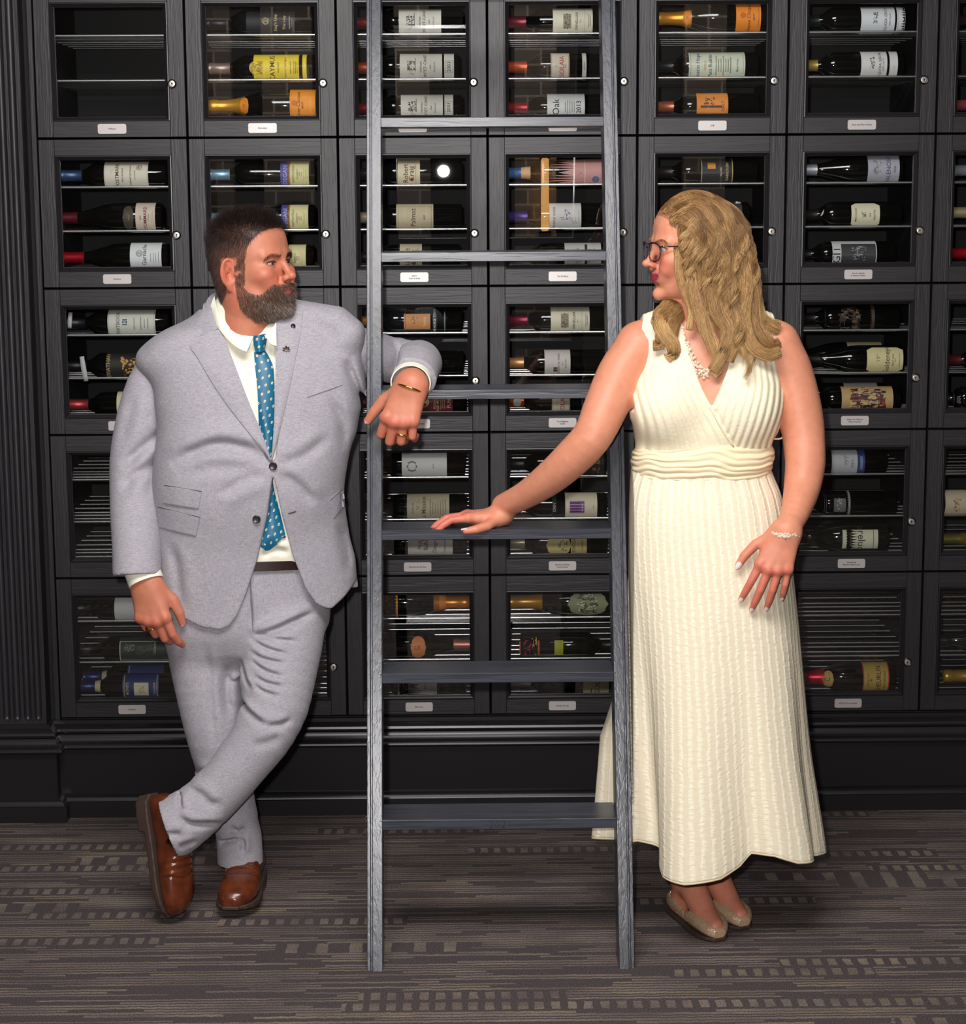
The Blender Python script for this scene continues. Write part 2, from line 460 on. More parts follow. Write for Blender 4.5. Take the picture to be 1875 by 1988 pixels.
def keyhole():
    b = MB(); n = 14; y = -.0052
    V = [(LXc+.0022*math.cos(2*math.pi*k/n), y, LZc+.0012+.0022*math.sin(2*math.pi*k/n)) for k in range(n)]
    b.add(V, [tuple(range(n))])
    b.add([(LXc-.0009, y, LZc+.001), (LXc+.0009, y, LZc+.001), (LXc+.0012, y, LZc-.0048), (LXc-.0012, y, LZc-.0048)], [(0, 1, 2, 3)])
    return b.mesh('keyhole')
LK['keyhole'] = keyhole()
def round_plate(w, h, r, d):
    V = []
    for cx, cz, a0 in ((w/2-r, h/2-r, 0), (-w/2+r, h/2-r, 90), (-w/2+r, -h/2+r, 180), (w/2-r, -h/2+r, 270)):
        for k in range(5):
            a = math.radians(a0+k*22.5); V.append((cx+r*math.cos(a), cz+r*math.sin(a)))
    n = len(V)
    P = [(x, 0.0, z) for x, z in V]+[(x, -d, z) for x, z in V]
    F = [(i, (i+1) % n, n+(i+1) % n, n+i) for i in range(n)]+[tuple(range(n, 2*n))]
    return MB().add(P, F).mesh('nameplate')
LK['plate'] = round_plate(.0775, .0262, .005, .0016)
LVL = (.2755, .1555, .0460)
RODR = .0044
RODY = (.037, .089, .151, .203, .281, .359, .437, .515)
LK['rod'] = MB().tube([(.012, 0, 0), (CW-.012, 0, 0)], RODR, 12).mesh('shelf_rod', True, 40)
PLATES = {(1, 0): 'Williams', (1, 1): 'Asmussen', (1, 2): 'Matthew J. Watson', (1, 3): 'Jaydn', (1, 4): 'JCB', (1, 5): 'Brad and Sheri Nickle', (2, 0): 'Quinton',
          (2, 2): 'SMITH\nScott & Betsy', (2, 3): 'The Robkins', (2, 5): 'Sara La Gamba\n& Nathan Walker', (3, 2): 'Greenberg Family', (3, 3): 'Tim & Meghan\nRuffilli',
          (3, 5): 'Robert de Villamor/\nWayne Parsons', (4, 2): 'Beyond the Arches', (4, 3): 'Brandon & Ashley\nDumouchelle', (4, 5): 'Derek Diaz\nBlatcherToBerry.com',
          (5, 0): 'Davidson', (5, 2): 'Morrison', (5, 3): 'Kirsten Krone', (5, 5): 'KROV Incorporated'}
ROWN = ('', 'top', 'second', 'third', 'fourth', 'bottom'); COLN = ('first', 'second', 'third', 'fourth', 'fifth', 'sixth', 'seventh')
LOOK = {(1, 0): 'with no bottles, only bare rods', (4, 0): 'with bare metal rods and no bottles', (2, 0): 'with red and blue capped bottles', (1, 1): 'holding a yellow-labelled and an orange-labelled bottle',
        (1, 2): 'with three matching white chateau labels', (2, 3): 'with a pink wrapped bottle on top', (5, 5): 'with one red-necked gold-labelled bottle', (1, 4): 'with orange-labelled bottles above and below',
        (3, 5): 'with a brightly patterned label at the bottom', (5, 0): 'with a blue-labelled bottle at the bottom'}
def locker(r, c):
    e = empty('wine_locker', ((c-3)*CW, 0, Z5+(5-r)*RH), 'wine locker %s, %s row, %s from the pilaster' % (LOOK.get((r, c), 'with glazed black door'), ROWN[r], COLN[c]), 'locker', 'glazed wine lockers in the locker wall')
    obj('carcass', LK['carcass'], M['inside'], e)
    d = empty('door', parent=e)
    for q in (0, 1):
        obj('stile', LK['stile'][q], M['oak_v'], d); obj('rail', LK['rail'][q], M['oak_h'], d)
    obj('glazing_bead', LK['bead'], M['bead'], d); obj('glass_pane', LK['pane'], M['glass'], d)
    k = obj('lock', LK['lock'], M['lock_black'], e)
    obj('lock_face', LK['lock_face'], M['lock_metal'], k); obj('keyhole', LK['keyhole'], M['ink'], k)
    p = obj('nameplate', LK['plate'], M['plate'], e, (CW/2+.0005, 0.0, gp+.0225))
    s = PLATES.get((r, c))
    if s:
        b = MB(); L = s.split('\n')
        for i, t in enumerate(L):
            V, F = text_np(t, .0062 if len(L) == 1 else .0056, bold=.0001)
            w = max(.001, V[:, 0].max()-V[:, 0].min()); k_ = min(1, .066/w)
            b.add([(v[0]*k_, -.0018, v[1]+(.0033-.0066*i if len(L) > 1 else 0)) for v in V], F)
        b.build('lettering', M['ink'], p)
    for z in LVL:
        for y_ in RODY: obj('shelf_rod', LK['rod'], M['rod'], e, (0, y_, z))
    return e
LOCK = {(r, c): locker(r, c) for r in range(1, 6) for c in range(7)}

# ---- rolling ladder leaning on the locker wall
def ladder():
    S = .317; Y0 = -1.325*.92                                          # front plane: Y = Y0 + S z
    e = empty('library_ladder', (0.0, Y0, 0), 'dark grey oak library ladder standing between the man and the woman', 'ladder')
    xl, xr, W_, D_, zt = -.3035, .3085, .027, .088, 2.62
    ang = math.atan(S); R = Matrix.Rotation(-ang, 4, 'X')
    LEN = zt/math.cos(ang)
    for sgn, xo in ((1, xl), (-1, xr)):                                # front face, a routed groove, then a thinner outer strip
        b = MB()
        x0 = xo
        prof = [(0, .012), (0, .006), (.0015, .0045), (.0075, .0045), (.009, .006), (.0095, .0085), (.012, .0085), (.0125, .0015), (.014, 0), (.0345, 0), (.036, .0015), (.036, D_-.0015), (.0345, D_), (.0015, D_), (0, D_-.002)]
        n = len(prof)
        V = [(x0+sgn*px_, py_, z) for z in (0, LEN) for px_, py_ in prof]
        F = [(i, (i+1) % n, n+(i+1) % n, n+i) for i in range(n)]+[tuple(range(n)), tuple(range(n, 2*n))]
        b.add(V, F)
        me = b.mesh('rail')
        me.transform(R)
        zmin = min(v.co.z for v in me.vertices)
        for v in me.vertices:
            if v.co.z < .06: v.co.z = max(0.0, v.co.z if v.co.y < .02 else 0.0)
        obj('rail', me, M['lad_v'], e)
    tops = [.3524*.92+k*.3500*.92 for k in range(7)]
    for k, z in enumerate(tops):
        y = S*z
        b = MB().box(xl+.0345, xr-.0345, y+.0005, y+.125, z-.0235, z, .0012)
        t = b.build('rung', M['lad_h'], e)
        for sx, xo in ((-1, xl), (1, xr)):
            MB().box(xo-sx*.030, xo-sx*.0350, y-.0008+.0, y+.002, z-.0235, z-.001).build('tenon', M['lad_h'], t)
            if k in (0, 3, 6):
                MB().lathe([(0, .0085), (.002, .0085), (.004, .0075), (.0065, .005), (.008, 0)] if sx > 0 else [(0, .0085), (-.002, .0085), (-.004, .0075), (-.0065, .005), (-.008, 0)], 16, 'x', (xo, y+.05, z-.012)).build('bolt', M['steel'], t, True)
        if k == 0:
            V, F = text_np('2021', .026, bold=-.0004, space=1.08)
            MB().add([(v[0]+.005, y-.0003, v[1]+z-.0125) for v in V], F).build('carved_date', M['carve_shade'], t)
    return e
M['carve_shade'] = plain('carved_shadow', (38, 38, 44), .6)  # dark colour stands for the shade inside the carved figures
LADDER = ladder()
# ================================================================== wine bottles lying on the rods
BK = {
 'claret': (.0362, [(0, 0), (0, .029), (.0015, .0335), (.005, .0362), (.188, .0362), (.197, .0355), (.206, .0325), (.214, .0265), (.222, .0200), (.231, .0162), (.241, .0150), (.283, .0145), (.284, .0156), (.293, .0156), (.294, .0130), (.294, 0)], .235),
 'burgundy': (.0395, [(0, 0), (0, .032), (.0015, .0365), (.005, .0395), (.125, .0395), (.145, .0382), (.165, .0345), (.185, .0285), (.205, .0222), (.222, .0178), (.238, .0156), (.255, .0150), (.284, .0146), (.285, .0158), (.293, .0158), (.294, .013), (.294, 0)], .236),
 'fizz': (.0430, [(0, 0), (0, .034), (.0015, .039), (.006, .0430), (.128, .0430), (.150, .0415), (.172, .0370), (.192, .0305), (.212, .0240), (.232, .0195), (.252, .0172), (.280, .0166), (.283, .0180), (.296, .0180), (.305, .0172), (.308, .013), (.308, 0)], .205),
 'magnum': (.0462, [(0, 0), (0, .038), (.0015, .043), (.006, .0462), (.120, .0462), (.140, .0450), (.160, .0410), (.180, .0350), (.198, .0270), (.214, .0205), (.228, .0180), (.262, .0170), (.263, .0185), (.272, .0185), (.273, .0150), (.273, 0)], .23),
}
BM, CM = {}, {}
for k, (r, pf, c0) in BK.items():
    BM[k] = MB().lathe([(-t, q) for t, q in pf], 36, 'x').mesh('glass_body', True, 50)
    ts = [t for t, q in pf]; qs = [q for t, q in pf]
    cap = [(c0, float(np.interp(c0, ts, qs)))]+[(t, q) for t, q in pf if t > c0]
    CM[k] = MB().lathe([(-t+(-.0005 if q < .002 else 0), q+.0006 if q > 0 else 0) for t, q in cap], 28, 'x').mesh('capsule', True, 50)
def bottle_glass(name, rgb, tr=0.0):
    t = NT(name); t.set(Base_Color=lin(rgb), Roughness=.06)
    t.bsdf.inputs['Coat Weight'].default_value = .3; t.bsdf.inputs['IOR'].default_value = 1.52
    return t.m
GL = {'dark': bottle_glass('dark_bottle_glass', (13, 13, 12)), 'green': bottle_glass('green_bottle_glass', (20, 24, 16)), 'gold': bottle_glass('white_wine_glass', (120, 98, 30)), 'pink': bottle_glass('pink_wrapped_glass', (205, 150, 145))}
BLK, GREY, GOLD, WHT = (28, 28, 30), (120, 116, 112), (196, 150, 70), (232, 230, 222)
CREAM, PAPER = (226, 214, 176), (222, 218, 206)

def bottle(r, c, lvl, kind, xb, cap=None, lab=None, paper=PAPER, items=(), desc='', glass='dark', slot=0, right=False, arc=1.95, extra=()):
    """xb, lab in photo pixels along the shelf; items = print on the label: ('t', words, u, size, rgb[, v]) | ('r', u0, u1, v0, v1, rgb) | ('o', u, v, radius, rgb) | ('a', u, v, w, h, rgb, n, seed)"""
    R = BK[kind][0]
    Yc = (RODY[2*slot]+RODY[2*slot+1])/2
    zc = Z5+(5-r)*RH+LVL[lvl]+math.sqrt(max(1e-5, (R+RODR)**2-.026**2))+.0012
    ypix = {1: 120, 2: 410, 3: 700, 4: 980, 5: 1250}[r]
    X = lambda q: float(px(q, ypix, Yc-R*.8)[0])
    sg = -1 if right else 1
    e = empty('wine_bottle', (X(xb), Yc, zc), desc, 'bottle', 'bottles lying in the wine lockers')
    b = obj('glass_body', BM[kind], GL[glass], e)
    if right: b.scale = (-1, 1, 1)
    if cap:
        k = obj('capsule', CM[kind], paint(cap, .35, .55), e)
        if right: k.scale = (-1, 1, 1)
    x_b = X(xb)
    def patch(x0, x1, rr, p0, p1, n=18):
        V, F = [], []
        for x in (x0, x1):
            for i in range(n+1):
                p = p0+(p1-p0)*i/n; V.append((x, -rf(x)*math.cos(p), rf(x)*math.sin(p)))
        for i in range(n): F.append((i, i+1, n+2+i, n+1+i))
        return V, F
    for li, (lx, pp, its) in enumerate([(lab, paper, items)]+list(extra)):
        if lx is None: continue
        x0, x1 = X(lx[0])-x_b, X(lx[1])-x_b; w = x1-x0
        ts, qs = [q[0] for q in BK[kind][1]], [q[1] for q in BK[kind][1]]
        capd = .0010 if cap and -sg*(x0+x1)/2 > BK[kind][2]-.004 else .0005
        rf = lambda x: float(np.interp(-sg*x, ts[1:-1], qs[1:-1]))+capd
        rr = rf((x0+x1)/2)
        shape = None
        if isinstance(pp, tuple) and len(pp) == 2: pp, shape = pp
        if shape == 'oct' or shape == 'shield' or shape == 'round':
            hv = {'oct': 1.02, 'shield': .9, 'round': .9}[shape]; V, F = [], []; NX = 12
            for i in range(NX+1):
                u = i/NX
                if shape == 'oct': lim = hv*(1 if .16 < u < .84 else .74+.26*min(u, 1-u)/.16)
                else: lim = hv*math.sqrt(max(.0, 1-(2*u-1)**2))+.02
                for j in range(15):
                    p = -lim+2*lim*j/14; V.append((x0+w*u, -rf(x0+w*u)*math.cos(p), rf(x0+w*u)*math.sin(p)))
            F = [(i*15+j, i*15+j+1, (i+1)*15+j+1, (i+1)*15+j) for i in range(NX) for j in range(14)]
        else: V, F = patch(x0, x1, rr, -arc, arc)
        L = MB().add(V, F).build('label', paint(pp), e, True)
        groups = {}
        def put(rgb, pts, faces, h=.00022):
            V = [(x, -(rf(x)+h)*math.cos(v/rr), (rf(x)+h)*math.sin(v/rr)) for x, v in pts]
            groups.setdefault(rgb, MB()).add(V, faces)
        for it in its:
            if it[0] == 't':
                V, F = text_np(it[1], it[3]*1.3, bold=.00012); V = V*min(1, 2.2*rr/max(.001, np.ptp(V[:, 0]))); v0 = it[5] if len(it) > 5 else 0.0; q = -1 if len(it) > 6 else 1
                put(it[4], [(x0+w*it[2]-sg*q*v[1], v0+sg*q*v[0]) for v in V], F)
            elif it[0] == 'r':
                n = max(1, int(abs(it[4]-it[3])/.006)); xa, xz = x0+w*it[1], x0+w*it[2]
                P = [(x, it[3]+(it[4]-it[3])*i/n) for x in (xa, xz) for i in range(n+1)]
                put(it[5], P, [(i, i+1, n+2+i, n+1+i) for i in range(n)], .00012)
            elif it[0] == 'o':
                xc, n = x0+w*it[1], 18
                put(it[4], [(xc, it[2])]+[(xc+it[3]*math.cos(2*math.pi*i/n), it[2]+it[3]*math.sin(2*math.pi*i/n)) for i in range(n)], [(0, 1+i, 1+(i+1) % n) for i in range(n)], .00016)
            elif it[0] == 'a':                                         # small engraving made of strokes
                g = random.Random(it[7])
                for _ in range(it[6]):
                    a, d = g.uniform(-.5, .5), g.uniform(-.5, .5); lw, lh = g.uniform(.08, .30), g.uniform(.03, .12)
                    if g.random() < .5: lw, lh = lh, lw
                    xc, vc = x0+w*it[1]+a*it[3], it[2]+d*it[4]
                    put(it[5], [(xc-lw*it[3]/2, vc-lh*it[4]/2), (xc+lw*it[3]/2, vc-lh*it[4]/2), (xc+lw*it[3]/2, vc+lh*it[4]/2), (xc-lw*it[3]/2, vc+lh*it[4]/2)], [(0, 1, 2, 3)], .0002)
        for rgb, mb in groups.items(): mb.build('print', paint(rgb), L)
    return e

def fine(u0, u1, n, rgb=GREY, h=.022):
    """small print: rows of dashes"""
    g = random.Random(int(u0*999+n)); out = []
    for i in range(n):
        u = u0+(u1-u0)*(i+.5)/n; hh = h*g.uniform(.55, 1); out.append(('r', u-.006, u+.010, -hh, hh, rgb))
    return out
def frame(rgb, m=.05, v=.030, t=.012):
    return [('r', m, 1-m, v, v+.0009, rgb), ('r', m, 1-m, -v-.0009, -v, rgb), ('r', m, m+t, -v, v, rgb), ('r', 1-m-t, 1-m, -v, v, rgb)]
chateau = lambda s: [('a', .27, .004, .020, .026, (70, 70, 74), 46, s), ('a', .27, -.014, .012, .016, (96, 96, 98), 16, s+1), ('r', .36, .375, -.012, .026, (90, 90, 92)), ('t', 'CHATEAU', .50, .0052, BLK), ('t', 'PONTET-CANET', .60, .0098, BLK), ('t', '2003', .72, .0045, GREY), ('t', 'PAUILLAC', .82, .0048, GREY)]
# ---- top row
bottle(1, 1, 0, 'claret', 611, (30, 30, 34), (480, 574), (30, 31, 36), [('o', .40, .004, .010, (150, 135, 100)), ('a', .40, .004, .015, .015, (60, 56, 48), 16, 3), ('t', "Stag's Leap", .60, .0085, (200, 180, 140)), ('t', 'The Leap', .78, .0080, (200, 180, 140)), ('r', .88, .90, -.018, .018, (170, 150, 115)), ('r', .93, .94, -.012, .012, (150, 135, 100))], 'bottle with black label and gold lettering, top of the second locker')
bottle(1, 1, 1, 'claret', 612, (150, 128, 120), (492, 580), (236, 208, 60), [('o', .06, .0, .019, (205, 178, 70)), ('a', .07, 0, .03, .034, (160, 135, 40), 40, 5), ('t', 'CAYMUS', .42, .0150, (60, 52, 20)), ('t', 'VINEYARDS', .55, .0045, (110, 95, 30)), ('t', 'Cabernet Sauvignon', .70, .0064, (160, 90, 30)), ('t', 'NAPA VALLEY', .82, .0042, (90, 80, 30))]+fine(.87, .98, 3, (130, 115, 40)), 'bottle with bright yellow crested label, above an orange-labelled one', extra=[((587, 595), (236, 208, 60), ())])
bottle(1, 1, 2, 'fizz', 618, (222, 160, 60), (561, 611), (238, 150, 40), [('o', .18, .006, .008, (205, 110, 20)), ('t', 'Veuve Clicquot', .34, .0105, (90, 50, 10)), ('t', 'BRUT', .50, .006, (90, 50, 10)), ('r', .05, .06, -.04, .04, (120, 70, 10))], 'gold-necked sparkling bottle with orange label, below the yellow-labelled bottle', extra=[((462, 480), ((236, 140, 40), 'round'), [('t', '72', .5, .006, (120, 60, 10))])])
bottle(1, 2, 0, 'claret', 900, (130, 40, 44), (775, 857), PAPER, chateau(1), 'topmost of three white chateau labels in the third locker')
bottle(1, 2, 1, 'claret', 892, (170, 70, 40), (776, 858), PAPER, chateau(4), 'middle one of three white chateau labels, third locker, year strip beside it', extra=[((862, 881), PAPER, [('t', '2003', .5, .0110, (40, 40, 44))]+frame(GREY, .08, .016, .05))])
bottle(1, 2, 2, 'claret', 897, (130, 30, 40), (777, 859), PAPER, chateau(7), 'lowest of three white chateau labels in the third locker', extra=[((862, 879), PAPER, [('t', '2003', .5, .0105, (40, 40, 44))]+frame(GREY, .08, .016, .05))])
orn = [('r', .26, .46, -.020, .020, (150, 140, 120)), ('a', .36, 0, .014, .040, (96, 88, 76), 44, 12), ('r', .80, .805, -.040, .040, GREY), ('t', 'ORNELLAIA', .60, .0078, (70, 64, 54)), ('t', '2011', .69, .004, GREY), ('a', .75, 0, .006, .007, (140, 120, 70), 8, 5)]+fine(.88, .96, 2)
sol = [('r', .03, .06, -.04, .04, GOLD), ('r', .94, .97, -.04, .04, GOLD), ('t', 'SOLAIA', .60, .0140, (190, 60, 40)), ('a', .30, 0, .008, .010, (150, 110, 60), 14, 9), ('t', '2016', .80, .004, GREY)]
bottle(1, 3, 0, 'claret', 1188, (128, 44, 60), (1073, 1150), (220, 214, 190), orn, 'bottle with cream estate label and wine-red capsule, top of the fourth locker')
bottle(1, 3, 1, 'claret', 1190, (212, 90, 50), (1069, 1105), (226, 214, 196), sol, 'bottle with red-lettered gold-edged label and orange capsule, fourth locker', extra=[((1130, 1138), PAPER, [('t', 'ANTINORI', .5, .0035, BLK)])])
bottle(1, 3, 2, 'claret', 1190, (170, 40, 60), (1062, 1135), (232, 232, 230), [('t', 'Oak', .24, .020, BLK), ('t', '2013', .84, .0135, BLK)]+fine(.45, .75, 5), 'bottle with white label dated 2013 below the red-lettered one')
bottle(1, 4, 0, 'fizz', 1488, (222, 150, 50), (1427, 1475), (236, 140, 40), [('o', .28, .004, .008, (200, 100, 20)), ('t', 'Veuve Clicquot', .52, .0105, (90, 50, 10)), ('t', 'BRUT', .72, .006, (90, 50, 10)), ('r', .9, .92, -.03, .03, (180, 90, 20))], 'gold-foiled sparkling bottle with orange label at the top of the fifth locker', extra=[((1326, 1342), ((236, 140, 40), 'round'), [('t', '72', .5, .006, (120, 60, 10))])])
bottle(1, 4, 1, 'claret', 1473, (40, 40, 44), (1337, 1446), (206, 212, 190), [('t', 'Austin Hope', .16, .0145, (52, 66, 110)), ('t', 'RESERVE', .29, .0055, (190, 150, 90)), ('t', 'Paso Robles', .38, .0110, (52, 66, 110))]+fine(.46, .76, 7, (120, 124, 112), .03)+[('t', 'Mark Hope', .86, .006, (80, 84, 90))]+frame(GREY, .03, .040, .006), 'bottle with pale green label and blue script, between two orange labels')
bottle(1, 4, 2, 'claret', 1476, (190, 110, 80), (1353, 1414), (226, 140, 60), [('a', .40, .014, .028, .020, (70, 40, 24), 30, 31), ('r', .12, .80, -.004, .002, (90, 52, 26)), ('t', 'DALT', .84, .009, (90, 50, 20))], 'bottle with orange label and dark scene, bottom of the fifth locker, top row')
sq = lambda s: [('a', .42, .006, .012, .030, (66, 74, 54), 40, s), ('t', 'SEQUOIA GROVE', .72, .0085, (74, 80, 62)), ('t', 'NAPA VALLEY', .84, .0045, GREY), ('r', .985, 1.0, -.05, .05, (50, 50, 54))]
bottle(1, 5, 0, 'claret', 1757, (34, 46, 40), (1669, 1735), (216, 218, 222), sq(2), 'white tree-emblem label, upper of the pair in the sixth locker', extra=[((1738, 1754), (214, 216, 220), frame(GREY, .15, .03, .03))])
bottle(1, 5, 1, 'claret', 1756, (190, 156, 80), (1671, 1722), (216, 214, 212), sq(3), 'white tree-emblem label with gold capsule, lower of the pair in the sixth locker', extra=[((1726, 1742), (214, 212, 212), [('a', .6, -.01, .006, .010, GREY, 8, 4)])])
bottle(1, 6, 2, 'claret', 2066, (176, 90, 90), (1930, 2010), PAPER, (), 'bottle with rosy capsule in the last locker of the top row')
bottle(1, 6, 0, 'claret', 2066, (60, 40, 44), (1930, 2010), PAPER, (), 'upper bottle in the last locker of the top row')
# ---- second row
bottle(2, 0, 0, 'claret', 325, (62, 84, 120), (205, 290), (222, 214, 196), [('a', .17, .010, .006, .010, (60, 60, 64), 9, 2), ('t', 'POSTMARK', .30, .0112, (46, 46, 50)), ('t', 'PASO ROBLES', .42, .0050, (90, 86, 80)), ('t', 'CABERNET SAUVIGNON', .60, .0042, (90, 86, 80)), ('o', .80, .022, .009, (196, 186, 168)), ('a', .80, .022, .014, .014, (110, 104, 96), 18, 4), ('t', 'DUCKHORN', .70, .0036, GREY)]+frame((170, 160, 144), .02, .044, .006), 'blue-capped bottle with cream label, top shelf of the leftmost second-row locker')
bottle(2, 0, 1, 'burgundy', 314, (110, 34, 44), (263, 301), (214, 196, 180), [('t', 'POMMARD', .50, .0105, (110, 44, 40)), ('t', '2009', .26, .005, (110, 60, 50)), ('t', 'Vendange', .66, .004, GREY)]+fine(.76, .94, 2), 'red-capped bottle with a pinkish label and dark crest, middle of its locker', extra=[((238, 260), ((70, 62, 50), 'round'), [('a', .5, 0, .012, .020, (130, 114, 80), 22, 6)])])
bottle(2, 0, 2, 'burgundy', 324, (176, 20, 40), (250, 311), (222, 224, 224), [('o', .30, .012, .010, (170, 170, 172)), ('t', 'La Garnacha', .46, .0130, (60, 60, 66))]+fine(.62, .95, 4), 'bright red-capped bottle with white script label, bottom of its locker')
val = [('t', 'VALPOLICELLA', .16, .0062, (110, 104, 70)), ('t', 'CLASSICO', .38, .0050, (120, 112, 80)), ('t', '2009', .50, .0045, GREY), ('t', 'DOC', .62, .004, GREY)]+fine(.68, .95, 3, (150, 142, 104))
deg = [((546, 563), (84, 78, 150), [('t', 'DEGANI', .55, .0125, (176, 176, 214))]), ((560, 565), (206, 150, 50), ())]
bottle(2, 1, 0, 'claret', 612, (130, 168, 190), (565, 601), (222, 214, 158), val, 'purple and cream label, topmost of three in the locker behind the man', extra=deg)
bottle(2, 1, 1, 'claret', 612, (130, 168, 190), (563, 598), (222, 214, 158), val, 'purple and cream label at the height of the man\'s hair', extra=[((546, 561), (84, 78, 150), [('t', 'DEGANI', .55, .0125, (176, 176, 214))]), ((558, 563), (206, 150, 50), ())])
bottle(2, 1, 2, 'claret', 608, (130, 168, 190), (558, 592), (222, 214, 158), val, 'cream label beside the man\'s nose', extra=[((541, 556), (84, 78, 150), ())])
rc = [('t', 'Robert', .36, .0150, (60, 54, 50)), ('t', 'Craig', .62, .0150, (60, 54, 50)), ('o', .64, -.017, .0052, (150, 44, 40)), ('r', .80, .82, -.03, .03, (150, 140, 120))]
bottle(2, 2, 0, 'claret', 898, (40, 36, 40), (773, 816), (222, 208, 176), rc, 'cream script label with red wax seal, top of the locker left of centre')
bottle(2, 2, 1, 'claret', 897, (176, 160, 140), (769, 841), (206, 192, 160), [('t', 'Palmaz', .46, .0150, (80, 62, 54)), ('t', '2007', .76, .0055, (90, 76, 60))]+frame((130, 110, 84), .05, .034, .010), 'bottle with large tan bordered label above the second ladder rung')
bottle(2, 2, 2, 'claret', 893, (40, 36, 40), (775, 818), (222, 208, 176), rc, 'cream script label with red wax seal, under the second ladder rung')
bottle(2, 3, 0, 'claret', 1190, (72, 118, 176), (1052, 1170), (206, 152, 146), [('a', .18, .004, .014, .036, (96, 60, 70), 26, 8), ('a', .38, .006, .006, .040, (110, 90, 130), 12, 9), ('a', .62, -.002, .012, .012, (150, 90, 92), 12, 10), ('o', .88, -.020, .010, (96, 110, 150)), ('r', .70, .71, -.05, .05, (230, 222, 220))], 'blue-capped bottle wrapped in pink, right of the second ladder rung', extra=[((1012, 1030), (214, 170, 120), [('r', .1, .25, -.03, .03, (240, 210, 150)), ('r', .6, .75, -.03, .03, (240, 210, 150))])], glass='green')
bottle(2, 3, 1, 'claret', 1189, (70, 54, 130), (1066, 1128), (226, 222, 218), [('t', 'PURPLE ANGEL', .16, .0072, (70, 60, 90)), ('a', .56, .010, .014, .034, (96, 80, 130), 16, 14), ('a', .52, -.006, .030, .010, (84, 70, 120), 16, 15), ('a', .78, -.012, .012, .020, (96, 80, 130), 12, 16)]+[('r', .92, .93, -.02, .02, GREY)], 'violet-capped bottle with a purple winged figure on its white label')
bottle(2, 3, 2, 'claret', 1189, (40, 40, 40), (1096, 1167), (230, 228, 222), [('a', .36, .002, .016, .040, (120, 130, 60), 30, 20), ('a', .75, .002, .016, .040, (170, 70, 60), 26, 21), ('t', 'SALA', .12, .008, BLK), ('r', .55, .62, -.04, .04, (60, 60, 50))], 'white label with small coloured pictures under the second rung')
bottle(2, 4, 0, 'claret', 1470, (46, 40, 40), (1360, 1421), (30, 30, 36), [('r', .0, .025, -.05, .05, (196, 170, 110)), ('r', .975, 1.0, -.05, .05, (196, 170, 110)), ('r', .20, .45, .008, .026, (220, 150, 50)), ('a', .32, .017, .010, .012, (120, 60, 20), 8, 2), ('t', 'DARIOUSH', .82, .0082, (206, 180, 120)), ('t', 'Napa Valley', .62, .004, (206, 190, 150))], 'dark label with gold edges and an orange square, above the woman\'s head')
bottle(2, 4, 1, 'claret', 1456, (30, 30, 34), (1380, 1440), (60, 56, 56), (), 'dark bottle behind the woman\'s hair')
bottle(2, 5, 0, 'burgundy', 1752, (186, 186, 196), (1682, 1743), (176, 174, 184), [('a', .30, .006, .020, .036, (124, 120, 134), 30, 11), ('t', 'VALENCISO', .66, .0125, (70, 76, 110)), ('t', 'RIOJA', .85, .0055, (80, 60, 70))], 'silver-capped bottle with grey label, top of the second-row locker right of the woman')
bottle(2, 5, 1, 'claret', 1752, (44, 34, 36), (1652, 1707), ((226, 218, 190), 'oct'), [('a', .44, 0, .013, .016, (60, 54, 46), 30, 17), ('t', 'MACULAN', .16, .0062, (80, 76, 66)), ('t', '2016', .66, .0045, BLK), ('t', 'FRATTA', .82, .0062, (80, 76, 66))], 'bottle with eight-sided cream label, middle of its locker')
bottle(2, 5, 2, 'claret', 1742, (30, 30, 32), (1617, 1703), (206, 206, 206), [('r', .20, .98, -.034, .034, (60, 60, 62)), ('a', .58, .004, .040, .040, (150, 150, 152), 36, 23), ('a', .6, .0, .040, .030, (28, 28, 30), 26, 24), ('t', 'GIT', .10, .024, BLK)], 'bottle with black and white photo label, bottom of its locker')
bottle(2, 6, 0, 'claret', 2056, (170, 176, 180), (1930, 2000), PAPER, (), 'pale-capped bottle cut off by the picture edge, upper shelf')
bottle(2, 6, 1, 'burgundy', 2056, (190, 176, 140), (1930, 2000), PAPER, (), 'bottle with pale gold capsule in the last locker, middle shelf')
bottle(2, 6, 2, 'claret', 2050, (190, 20, 44), (1930, 2000), PAPER, (), 'bottle with bright red capsule in the last locker')
